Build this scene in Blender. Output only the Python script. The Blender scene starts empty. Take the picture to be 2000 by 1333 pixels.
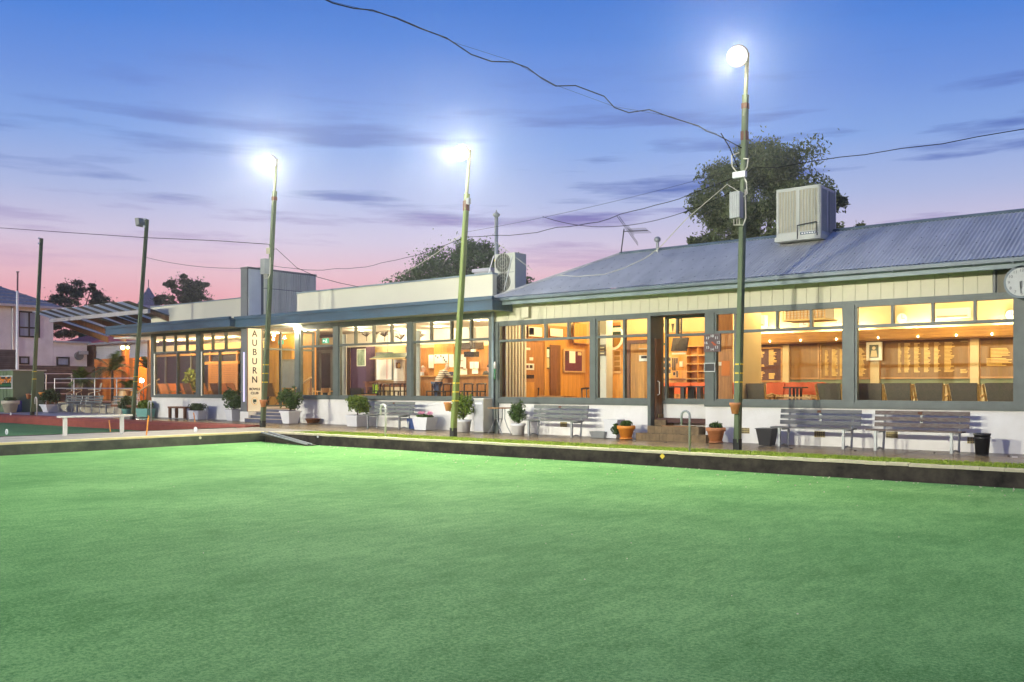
import bpy, math, random
from mathutils import Vector, Matrix

sc = bpy.context.scene
COL = sc.collection
R = math.radians
rnd = random.Random(7)

# ------------------------------------------------------------------ camera
# The clubhouse front runs along world X at y = W; the camera stands on the green at x = y = 0.
FPX, HOR, CH = 1815.0, 757.0, 1.4
YAW = math.atan2(0.633, 0.774)
cc, ss = math.cos(YAW), math.sin(YAW)
W = 21.75
cam = bpy.data.cameras.new('camera')
cam.lens = FPX / 2000 * 36
cam.sensor_width = 36
cam.shift_y = 0.0445
cam.clip_end = 2000
co = bpy.data.objects.new('camera', cam)
co.location = (0, 0, CH)
co.rotation_euler = (R(90), 0, YAW)
COL.objects.link(co)
sc.camera = co


def at(px, py, wy):            # survey: photo pixel -> point on the vertical plane y = wy
    X = (px - 1000) / FPX
    t = wy / (X * ss + cc)
    return Vector((t * (X * cc - ss), wy, CH + t * (HOR - py) / FPX))


def atx(px, py, wx):           # photo pixel -> point on the vertical plane x = wx
    X = (px - 1000) / FPX
    t = wx / (X * cc - ss)
    return Vector((wx, t * (X * ss + cc), CH + t * (HOR - py) / FPX))


def gx(px, wy): return at(px, HOR, wy).x
def zz(px, py, wy): return at(px, py, wy).z


def zb(x):                     # the path rises a little towards the far end
    return 0.085 * min(1, max(0, (-18 - x) / 8))


# ------------------------------------------------------------------ sky
world = bpy.data.worlds.new('World')
sc.world = world
world.use_nodes = True
N, L = world.node_tree.nodes, world.node_tree.links
N.clear()


def nd(tree, typ, **kw):
    n = tree.nodes.new(typ)
    for k, v in kw.items():
        setattr(n, k, v)
    return n


def srgb(r, g, b):
    f = lambda u: (u / 255 / 12.92) if u <= 10 else ((u / 255 + 0.055) / 1.055) ** 2.4
    return (f(r), f(g), f(b), 1)


T = world.node_tree
tc = nd(T, 'ShaderNodeTexCoord')
sp = nd(T, 'ShaderNodeSeparateXYZ')
L.new(tc.outputs['Generated'], sp.inputs[0])
mr = nd(T, 'ShaderNodeMapRange')
mr.inputs['From Min'].default_value = 0
mr.inputs['From Max'].default_value = 0.5
L.new(sp.outputs['Z'], mr.inputs['Value'])
ramp = nd(T, 'ShaderNodeValToRGB')
L.new(mr.outputs[0], ramp.inputs[0])
stops = [(0.0, (232, 150, 155)), (0.17, (238, 170, 178)), (0.235, (230, 190, 203)), (0.30, (209, 198, 222)),
         (0.385, (174, 186, 226)), (0.49, (136, 168, 228)), (0.59, (110, 148, 222)), (0.70, (80, 132, 218)), (0.80, (58, 118, 210)), (1.0, (44, 98, 190))]
el = ramp.color_ramp.elements
for i, (p, col) in enumerate(stops):
    e = el[i] if i < 2 else el.new(p)
    e.position = p
    e.color = srgb(*col)
# dusk cloud streaks: noise stretched along the horizon
mp = nd(T, 'ShaderNodeMapping')
mp.inputs['Scale'].default_value = (2.6, 2.6, 27)
mp.inputs['Location'].default_value = (0.6, 0.35, 0.2)
L.new(tc.outputs['Generated'], mp.inputs[0])
nz = nd(T, 'ShaderNodeTexNoise')
nz.inputs['Scale'].default_value = 1.7
nz.inputs['Detail'].default_value = 5
nz.inputs['Roughness'].default_value = 0.55
L.new(mp.outputs[0], nz.inputs['Vector'])
cr = nd(T, 'ShaderNodeValToRGB')
cr.color_ramp.elements[0].position = 0.53
cr.color_ramp.elements[0].color = (0, 0, 0, 1)
cr.color_ramp.elements[1].position = 0.68
cr.color_ramp.elements[1].color = (1, 1, 1, 1)
L.new(nz.outputs[0], cr.inputs[0])
band = nd(T, 'ShaderNodeValToRGB')       # clouds lie in a band above the horizon
L.new(mr.outputs[0], band.inputs[0])
be = band.color_ramp.elements
be[0].position, be[0].color = 0.16, (0.15, 0.15, 0.15, 1)
be[1].position, be[1].color = 0.34, (0.8, 0.8, 0.8, 1)
e = be.new(0.52); e.color = (0.55, 0.55, 0.55, 1)
e = be.new(0.66); e.color = (0.06, 0.06, 0.06, 1)
mul = nd(T, 'ShaderNodeMath', operation='MULTIPLY')
L.new(cr.outputs[0], mul.inputs[0]); L.new(band.outputs[0], mul.inputs[1])
dp = nd(T, 'ShaderNodeVectorMath', operation='DOT_PRODUCT')
dp.inputs[1].default_value = (cc, ss, 0)
L.new(tc.outputs['Generated'], dp.inputs[0])
azm = nd(T, 'ShaderNodeMapRange')
azm.inputs['From Min'].default_value = -0.5; azm.inputs['From Max'].default_value = 0.5
azm.inputs['To Min'].default_value = 0.75; azm.inputs['To Max'].default_value = 1.6
L.new(dp.outputs['Value'], azm.inputs['Value'])
mul2 = nd(T, 'ShaderNodeMath', operation='MULTIPLY', use_clamp=True)
L.new(mul.outputs[0], mul2.inputs[0]); L.new(azm.outputs[0], mul2.inputs[1])
cm = nd(T, 'ShaderNodeMix', data_type='RGBA')
L.new(mul2.outputs[0], cm.inputs[0])
L.new(ramp.outputs[0], cm.inputs[6])
cramp = nd(T, 'ShaderNodeValToRGB')
L.new(mr.outputs[0], cramp.inputs[0])
cramp.color_ramp.elements[0].position, cramp.color_ramp.elements[0].color = 0.18, srgb(214, 160, 190)
cramp.color_ramp.elements[1].position, cramp.color_ramp.elements[1].color = 0.40, srgb(82, 106, 182)
L.new(cramp.outputs[0], cm.inputs[7])
bg = nd(T, 'ShaderNodeBackground')
bg.inputs['Strength'].default_value = 1.0
L.new(cm.outputs[2], bg.inputs['Color'])
out = nd(T, 'ShaderNodeOutputWorld')
L.new(bg.outputs[0], out.inputs[0])

# ------------------------------------------------------------------ exposure, renderer
sc.view_settings.view_transform = 'Standard'
sc.view_settings.look = 'None'
sc.view_settings.exposure = 0
sc.view_settings.gamma = 1
sc.view_settings.use_curve_mapping = False
sc.render.engine = 'CYCLES'
cy = sc.cycles
cy.use_denoising = True
cy.max_bounces = 6
cy.transparent_max_bounces = 16
cy.caustics_reflective = False
cy.caustics_refractive = False
cy.sample_clamp_indirect = 4
cy.use_light_tree = True

# ------------------------------------------------------------------ materials


def M(name, col, rough=0.6, metal=0.0, var=0.12, scale=2.5, bump=0.0, bscale=60, stretch=(1, 1, 1), spec=0.5, col2=None, detail=4):
    m = bpy.data.materials.new(name)
    m.use_nodes = True
    t = m.node_tree
    b = t.nodes['Principled BSDF']
    b.inputs['Roughness'].default_value = rough
    b.inputs['Metallic'].default_value = metal
    b.inputs['Specular IOR Level'].default_value = spec
    tx = nd(t, 'ShaderNodeTexCoord')
    mpn = nd(t, 'ShaderNodeMapping')
    mpn.inputs['Scale'].default_value = stretch
    t.links.new(tx.outputs['Object'], mpn.inputs[0])
    n = nd(t, 'ShaderNodeTexNoise')
    n.inputs['Scale'].default_value = scale
    n.inputs['Detail'].default_value = detail
    n.inputs['Roughness'].default_value = 0.6
    t.links.new(mpn.outputs[0], n.inputs['Vector'])
    rp = nd(t, 'ShaderNodeValToRGB')
    lo = col2 if col2 else tuple(v * (1 - var) for v in col)
    hi = tuple(min(1, v * (1 + var)) for v in col)
    rp.color_ramp.elements[0].position = 0.3
    rp.color_ramp.elements[1].position = 0.7
    rp.color_ramp.elements[0].color = (*lo, 1)
    rp.color_ramp.elements[1].color = (*hi, 1)
    t.links.new(n.outputs[0], rp.inputs[0])
    t.links.new(rp.outputs[0], b.inputs['Base Color'])
    if bump:
        n2 = nd(t, 'ShaderNodeTexNoise')
        n2.inputs['Scale'].default_value = bscale
        n2.inputs['Detail'].default_value = 3
        t.links.new(mpn.outputs[0], n2.inputs['Vector'])
        bp = nd(t, 'ShaderNodeBump')
        bp.inputs['Strength'].default_value = bump
        bp.inputs['Distance'].default_value = 0.02
        t.links.new(n2.outputs[0], bp.inputs['Height'])
        t.links.new(bp.outputs[0], b.inputs['Normal'])
    return m


def emit(name, col, s):
    m = bpy.data.materials.new(name)
    m.use_nodes = True
    b = m.node_tree.nodes['Principled BSDF']
    b.inputs['Base Color'].default_value = (0.02, 0.02, 0.02, 1)
    b.inputs['Emission Color'].default_value = (*col, 1)
    b.inputs['Emission Strength'].default_value = s
    return m


def glassmat(name, tint=(0.93, 0.95, 0.94), boost=0.018):
    m = bpy.data.materials.new(name)
    m.use_nodes = True
    t = m.node_tree
    t.nodes.clear()
    o = nd(t, 'ShaderNodeOutputMaterial')
    tr = nd(t, 'ShaderNodeBsdfTransparent'); tr.inputs[0].default_value = (*tint, 1)
    gl = nd(t, 'ShaderNodeBsdfGlossy'); gl.inputs['Roughness'].default_value = 0.015
    fr = nd(t, 'ShaderNodeLayerWeight'); fr.inputs[0].default_value = 0.5
    pwn = nd(t, 'ShaderNodeMath', operation='POWER'); pwn.inputs[1].default_value = 4.0
    t.links.new(fr.outputs['Facing'], pwn.inputs[0])
    ad = nd(t, 'ShaderNodeMath', operation='MULTIPLY_ADD')
    ad.inputs[1].default_value = 0.7; ad.inputs[2].default_value = boost
    t.links.new(pwn.outputs[0], ad.inputs[0])
    mx = nd(t, 'ShaderNodeMixShader')
    t.links.new(ad.outputs[0], mx.inputs[0])
    t.links.new(tr.outputs[0], mx.inputs[1]); t.links.new(gl.outputs[0], mx.inputs[2])
    t.links.new(mx.outputs[0], o.inputs[0])
    return m


def woodmat(name, col, var=0.3, rough=0.45, axis='z'):
    st = {'z': (14, 14, 0.9), 'x': (0.9, 14, 14), 'y': (14, 0.9, 14)}[axis]
    return M(name, col, rough, 0, var, 1.6, 0.12, 3, st)


def turfmat(name, col, col2, fine=120):
    m = bpy.data.materials.new(name)
    m.use_nodes = True
    t = m.node_tree
    b = t.nodes['Principled BSDF']
    b.inputs['Roughness'].default_value = 0.75
    b.inputs['Specular IOR Level'].default_value = 0.04
    b.inputs['Sheen Weight'].default_value = 0.02
    b.inputs['Sheen Roughness'].default_value = 0.5
    b.inputs['Sheen Tint'].default_value = (0.75, 1, 0.7, 1)
    g = nd(t, 'ShaderNodeTexCoord')
    def noise(scale, det, st=(1, 1, 1), rot=0.0):
        mpn = nd(t, 'ShaderNodeMapping'); mpn.inputs['Scale'].default_value = st
        mpn.inputs['Rotation'].default_value = (0, 0, rot)
        t.links.new(g.outputs['Object'], mpn.inputs[0])
        n = nd(t, 'ShaderNodeTexNoise'); n.inputs['Scale'].default_value = scale; n.inputs['Detail'].default_value = det
        n.inputs['Roughness'].default_value = 0.62
        t.links.new(mpn.outputs[0], n.inputs['Vector'])
        return n
    big = noise(0.55, 5, (1, 1, 1))
    med = noise(5, 6, (1.8, 0.7, 1), YAW + 0.2)
    fin = noise(fine, 2)
    mid = noise(34, 3)
    def mathn(op, a, bb, v=None):
        n = nd(t, 'ShaderNodeMath', operation=op)
        t.links.new(a, n.inputs[0])
        if v is None: t.links.new(bb, n.inputs[1])
        else: n.inputs[1].default_value = v
        return n.outputs[0]
    s1 = mathn('MULTIPLY', big.outputs[0], None, 0.20)
    s2 = mathn('MULTIPLY', med.outputs[0], None, 0.16)
    s3 = mathn('MULTIPLY', mid.outputs[0], None, 0.34)
    s4 = mathn('MULTIPLY', fin.outputs[0], None, 0.30)
    tot = mathn('ADD', mathn('ADD', s1, s2), mathn('ADD', s3, s4))
    rp = nd(t, 'ShaderNodeValToRGB')
    rp.color_ramp.elements[0].position = 0.44
    rp.color_ramp.elements[1].position = 0.575
    rp.color_ramp.elements[0].color = (*col2, 1)
    rp.color_ramp.elements[1].color = (*col, 1)
    t.links.new(tot, rp.inputs[0])
    t.links.new(rp.outputs[0], b.inputs['Base Color'])
    hb = mathn('ADD', mathn('MULTIPLY', mid.outputs[0], None, 0.6), mathn('MULTIPLY', fin.outputs[0], None, 0.5))
    bp = nd(t, 'ShaderNodeBump'); bp.inputs['Strength'].default_value = 1.0; bp.inputs['Distance'].default_value = 0.03
    t.links.new(hb, bp.inputs['Height'])
    t.links.new(bp.outputs[0], b.inputs['Normal'])
    return m


def brickmat(name, c1, c2, mortar, scale=4.5, rot=(R(90), 0, 0)):
    m = bpy.data.materials.new(name)
    m.use_nodes = True
    t = m.node_tree
    b = t.nodes['Principled BSDF']; b.inputs['Roughness'].default_value = 0.85
    tx = nd(t, 'ShaderNodeTexCoord')
    mpn = nd(t, 'ShaderNodeMapping'); mpn.inputs['Rotation'].default_value = rot
    t.links.new(tx.outputs['Object'], mpn.inputs[0])
    br = nd(t, 'ShaderNodeTexBrick'); br.inputs['Scale'].default_value = scale
    br.inputs['Color1'].default_value = (*c1, 1); br.inputs['Color2'].default_value = (*c2, 1); br.inputs['Mortar'].default_value = (*mortar, 1)
    t.links.new(mpn.outputs[0], br.inputs[0])
    n = nd(t, 'ShaderNodeTexNoise'); n.inputs['Scale'].default_value = 3; n.inputs['Detail'].default_value = 6
    t.links.new(tx.outputs['Object'], n.inputs[0])
    mx = nd(t, 'ShaderNodeMix', data_type='RGBA', blend_type='MULTIPLY'); mx.inputs[0].default_value = 0.7
    t.links.new(br.outputs[0], mx.inputs[6]); t.links.new(n.outputs[0], mx.inputs[7])
    t.links.new(mx.outputs[2], b.inputs['Base Color'])
    bp = nd(t, 'ShaderNodeBump'); bp.inputs['Strength'].default_value = 0.5; bp.inputs['Distance'].default_value = 0.02
    t.links.new(br.outputs['Fac'], bp.inputs['Height']); bp.invert = True
    t.links.new(bp.outputs[0], b.inputs['Normal'])
    return m


def leafmat(name, c1, c2):
    m = bpy.data.materials.new(name)
    m.use_nodes = True
    t = m.node_tree
    b = t.nodes['Principled BSDF']; b.inputs['Roughness'].default_value = 0.6
    b.inputs['Specular IOR Level'].default_value = 0.3
    g = nd(t, 'ShaderNodeNewGeometry')
    rp = nd(t, 'ShaderNodeValToRGB')
    rp.color_ramp.elements[0].color = (*c1, 1); rp.color_ramp.elements[1].color = (*c2, 1)
    t.links.new(g.outputs['Random Per Island'], rp.inputs[0])
    t.links.new(rp.outputs[0], b.inputs['Base Color'])
    return m


m_white = M('white_render', (0.80, 0.79, 0.74), 0.75, var=0.03, scale=1.3, bump=0.06, bscale=25, col2=(0.70, 0.68, 0.61), detail=7)
m_clad = M('cream_cladding', (0.60, 0.565, 0.41), 0.6, var=0.05, scale=1.2)
m_parapet = M('cream_parapet', (0.62, 0.60, 0.46), 0.65, var=0.04, scale=0.5)
m_frame = M('grey_green_frame', (0.092, 0.112, 0.10), 0.5, var=0.15, scale=3)
m_navy = M('navy_fascia', (0.026, 0.072, 0.118), 0.45, var=0.28, scale=1.3, stretch=(0.6, 3, 3))
m_slate = M('slate_gutter', (0.10, 0.14, 0.16), 0.45, var=0.2, scale=2)
m_fasc2 = M('pale_slate_fascia', (0.20, 0.26, 0.28), 0.5, var=0.2, scale=2)
m_soffit = M('cream_soffit', (0.55, 0.52, 0.36), 0.7, var=0.05)
m_roof = M('galvanised_roof', (0.42, 0.425, 0.41), 0.55, 0.0, var=0.22, scale=1.6, stretch=(1, 0.25, 0.5), detail=8)
m_tower = M('galvanised_tower', (0.62, 0.62, 0.54), 0.45, 0.05, var=0.15, scale=0.8, stretch=(3, 3, 0.5))
m_towerpan = M('pale_steel_panel', (0.68, 0.72, 0.68), 0.5, 0.2, var=0.1, scale=1)
m_bladegrey = M('dark_grey_steel', (0.14, 0.15, 0.15), 0.5, var=0.1)
m_sign = M('sign_cream', (0.85, 0.83, 0.68), 0.5, var=0.03)
m_black = M('black_paint', (0.012, 0.012, 0.014), 0.5)
m_glass = glassmat('window_glass')
m_glass2 = glassmat('tinted_glass', (0.55, 0.6, 0.7), 0.12)
m_woodp = woodmat('orange_timber_panel', (0.56, 0.27, 0.05), 0.24)
m_woodd = woodmat('dark_timber', (0.16, 0.062, 0.022), 0.4)
m_woodm = woodmat('mid_timber', (0.34, 0.15, 0.035), 0.35)
m_woodx = woodmat('timber_rail', (0.44, 0.23, 0.055), 0.3, axis='x')
m_slatgrey = woodmat('weathered_slat', (0.135, 0.135, 0.13), 0.35, 0.7, 'x')
m_slatbrown = M('peeling_brown_slat', (0.20, 0.175, 0.15), 0.75, var=0.1, scale=9, stretch=(1, 5, 5), col2=(0.085, 0.045, 0.03))
m_steel = M('grey_steel', (0.30, 0.32, 0.31), 0.4, 0.4, var=0.1)
m_alu = M('pale_aluminium', (0.62, 0.62, 0.56), 0.35, 0.3, var=0.05)
m_conc = M('wet_concrete', (0.235, 0.175, 0.095), 0.27, var=0.35, scale=1.1, bump=0.12, bscale=40, spec=0.5)
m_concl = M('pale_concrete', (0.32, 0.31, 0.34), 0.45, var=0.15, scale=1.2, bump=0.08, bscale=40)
m_strip = M('strip_concrete', (0.22, 0.20, 0.165), 0.6, var=0.22, scale=1.5, bump=0.1, bscale=40)
m_kerb = M('cream_kerb_stone', (0.52, 0.47, 0.30), 0.7, var=0.2, scale=4, bump=0.12)
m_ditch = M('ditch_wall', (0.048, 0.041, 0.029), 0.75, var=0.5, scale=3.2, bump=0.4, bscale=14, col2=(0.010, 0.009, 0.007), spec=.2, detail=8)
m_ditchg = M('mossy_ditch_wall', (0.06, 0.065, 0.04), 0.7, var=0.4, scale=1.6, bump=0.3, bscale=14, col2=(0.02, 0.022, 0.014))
m_red = M('red_kerb', (0.24, 0.055, 0.035), 0.85, var=0.2, scale=2, bump=0.1)
m_turf = turfmat('green_turf', (0.215, 0.420, 0.142), (0.066, 0.205, 0.050))
m_turf2 = turfmat('pale_turf', (0.15, 0.30, 0.13), (0.09, 0.2, 0.08))
m_earth = M('earth', (0.09, 0.085, 0.075), 0.9, var=0.3)
m_grass = leafmat('grass_blades', (0.13, 0.21, 0.014), (0.30, 0.39, 0.035))
m_pole = M('green_pole_paint', (0.165, 0.215, 0.05), 0.6, var=0.3, scale=2.5, stretch=(3, 3, 0.35), bump=0.1, bscale=12)
m_poled = M('dull_green_pole_paint', (0.10, 0.135, 0.065), 0.65, var=0.3, scale=2.5, stretch=(3, 3, 0.35), bump=0.1, bscale=12)
m_polesteel = M('pole_steel', (0.20, 0.22, 0.13), 0.5, 0.2, var=0.2)
m_rust = M('rusty_band', (0.12, 0.045, 0.02), 0.8, var=0.3, scale=12)
m_yellow = M('yellow_tape', (0.75, 0.55, 0.04), 0.6)
m_cable = M('black_cable', (0.008, 0.008, 0.009), 0.95, spec=0.05)
m_cablew = M('pale_cable', (0.50, 0.48, 0.38), 0.5)
m_lamp = emit('floodlight_lens', (1, 0.99, 0.93), 60)
m_lamprim = emit('floodlight_rim', (0.92, 0.96, 1.0), 1.0)
m_lampoff = M('grey_floodlight', (0.25, 0.26, 0.22), 0.4, 0.3)
m_terr = M('terracotta', (0.50, 0.20, 0.075), 0.75, var=0.2, scale=7)
m_orange = M('orange_plastic', (0.75, 0.28, 0.03), 0.5)
m_potw = M('white_plastic', (0.72, 0.73, 0.72), 0.45, var=0.04)
m_potc = M('cream_pot', (0.52, 0.47, 0.33), 0.6, var=0.1)
m_teal = M('teal_plastic', (0.15, 0.36, 0.30), 0.5)
m_bin = M('black_plastic', (0.018, 0.018, 0.02), 0.4)
m_blue = M('blue_plastic', (0.03, 0.07, 0.22), 0.4)
m_soil = M('soil', (0.03, 0.02, 0.012), 0.9)
m_leaf = leafmat('shrub_leaves', (0.025, 0.055, 0.012), (0.09, 0.16, 0.03))
m_leafl = leafmat('lime_leaves', (0.06, 0.11, 0.012), (0.20, 0.28, 0.03))
m_leafd = leafmat('dark_leaves', (0.03, 0.05, 0.018), (0.09, 0.13, 0.045))
m_leafg = leafmat('gum_leaves', (0.055, 0.082, 0.030), (0.17, 0.205, 0.078))
m_leaft = leafmat('canopy_leaves', (0.038, 0.085, 0.022), (0.105, 0.185, 0.05))
m_palm = leafmat('palm_leaves', (0.03, 0.07, 0.015), (0.13, 0.18, 0.04))
m_bark = M('bark', (0.07, 0.05, 0.035), 0.9, var=0.3, scale=8)
m_pink = leafmat('pink_petals', (0.75, 0.18, 0.35), (0.85, 0.45, 0.6))
m_carpet = M('carpet', (0.10, 0.05, 0.04), 0.9)
m_ceil = M('ceiling_paint', (0.62, 0.60, 0.56), 0.8, var=0.03)
m_cream = M('cream_wall', (0.62, 0.50, 0.27), 0.7, var=0.04)
m_blind = M('vertical_blind', (0.62, 0.60, 0.52), 0.7, var=0.05, scale=1, stretch=(18, 18, 0.2))
m_paper = M('white_paper', (0.75, 0.74, 0.70), 0.8, var=0.03)
m_maroon = M('maroon_felt', (0.10, 0.02, 0.035), 0.9)
m_purple = M('aubergine_wall', (0.05, 0.022, 0.06), 0.7)
m_screen = M('dark_screen', (0.015, 0.015, 0.018), 0.2)
m_honour = woodmat('honour_board', (0.25, 0.125, 0.006), 0.15)
m_honourd = woodmat('dark_honour_board', (0.085, 0.03, 0.018), 0.25)
m_gold = M('gold_lettering', (0.85, 0.58, 0.16), 0.5)
m_green = M('billiard_green', (0.003, 0.03, 0.011), 0.6)
m_greyfab = M('grey_upholstery', (0.15, 0.12, 0.08), 0.9, var=0.15, scale=30)
m_redfab = M('orange_red_upholstery', (0.48, 0.095, 0.03), 0.7, var=0.15)
m_orfab = M('orange_sling', (0.55, 0.17, 0.03), 0.7, var=0.15)
m_brfab = M('brown_sling', (0.15, 0.07, 0.03), 0.75, var=0.15)
m_blackwood = M('black_timber', (0.022, 0.014, 0.012), 0.4)
m_blond = woodmat('blond_timber', (0.55, 0.35, 0.15), 0.2)
m_limefab = M('lime_fabric', (0.22, 0.36, 0.02), 0.8)
m_orwall = woodmat('orange_wall', (0.62, 0.20, 0.03), 0.18, 0.6, 'x')
m_grend = M('grey_render', (0.66, 0.63, 0.62), 0.9, var=0.1, scale=1.5, bump=0.1)
m_tileroof = M('grey_roof_tiles', (0.33, 0.30, 0.26), 0.9, var=0.25, scale=5)
m_redroof = M('red_iron_roof', (0.58, 0.09, 0.08), 0.9, var=0.25, scale=3, stretch=(1, 6, 1))
m_stonew = brickmat('dark_block_wall', (0.13, 0.125, 0.14), (0.08, 0.08, 0.09), (0.05, 0.05, 0.055), 2.2)
m_stoneb = brickmat('brown_stone_wall', (0.26, 0.19, 0.12), (0.17, 0.12, 0.08), (0.10, 0.08, 0.06), 2.6)
m_brick = brickmat('red_brick', (0.22, 0.09, 0.06), (0.16, 0.06, 0.045), (0.2, 0.18, 0.16), 5)
m_stepbr = M('brown_step_brick', (0.20, 0.135, 0.06), 0.7, var=0.35, scale=5, bump=0.2)
m_hut = M('green_iron_hut', (0.16, 0.22, 0.12), 0.5, var=0.15, scale=1)
m_rail = M('galvanised_rail', (0.42, 0.43, 0.45), 0.45, 0.5)
m_poly = M('white_polycarbonate', (0.85, 0.84, 0.80), 0.5, var=0.02)
m_skin = M('skin', (0.48, 0.27, 0.19), 0.6, var=0.08)
m_hairg = M('grey_hair', (0.42, 0.38, 0.33), 0.8, var=0.2, scale=20)
m_hairb = M('dark_hair', (0.05, 0.035, 0.025), 0.7)
m_denim = M('blue_denim', (0.035, 0.07, 0.16), 0.85)
m_shirtb = M('pale_blue_shirt', (0.5, 0.55, 0.66), 0.8)
m_shirtg = M('dark_grey_jacket', (0.06, 0.075, 0.08), 0.8)
m_shirtr = M('red_top', (0.55, 0.05, 0.03), 0.8)
m_greenj = M('green_jacket', (0.04, 0.14, 0.03), 0.8)
m_down = emit('downlight_glow', (1, 0.86, 0.6), 25)
m_cove = emit('cove_tube', (1, 0.86, 0.60), 12)
m_exit = emit('exit_green', (0.02, 0.55, 0.28), 1.2)
m_exitw = emit('exit_white', (0.9, 1, 0.95), 1.6)
m_warm = emit('orange_lantern', (1, 0.55, 0.12), 60)
m_cold = emit('white_spotlight', (0.9, 1, 0.95), 60)
m_tube = emit('lilac_tube', (0.78, 0.70, 1.0), 1.3)
m_ac = M('aircon_casing', (0.47, 0.48, 0.41), 0.5, var=0.06)
m_acside = M('aircon_side', (0.36, 0.40, 0.43), 0.5, var=0.1)
m_grille = M('dusty_louvre', (0.42, 0.39, 0.28), 0.7, var=0.2, scale=4, stretch=(6, 6, 0.5))
m_dark = M('dark_void', (0.02, 0.022, 0.02), 0.8)
m_navyw = M('night_blue_panel', (0.014, 0.022, 0.032), 0.3)

# striped jumper
m_stripe = bpy.data.materials.new('striped_jumper'); m_stripe.use_nodes = True
_t = m_stripe.node_tree
_w = nd(_t, 'ShaderNodeTexWave', bands_direction='Z'); _w.inputs['Scale'].default_value = 4.2; _w.inputs['Distortion'].default_value = 0.4
_r = nd(_t, 'ShaderNodeValToRGB'); _r.color_ramp.elements[0].position = 0.62; _r.color_ramp.elements[1].position = 0.7
_r.color_ramp.elements[0].color = (0.13, 0.12, 0.10, 1); _r.color_ramp.elements[1].color = (0.6, 0.56, 0.48, 1)
_c = nd(_t, 'ShaderNodeTexCoord')
_t.links.new(_c.outputs['Object'], _w.inputs[0]); _t.links.new(_w.outputs[0], _r.inputs[0])
_t.links.new(_r.outputs[0], _t.nodes['Principled BSDF'].inputs['Base Color'])
_t.nodes['Principled BSDF'].inputs['Roughness'].default_value = 0.9

# ------------------------------------------------------------------ mesh helpers


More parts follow.
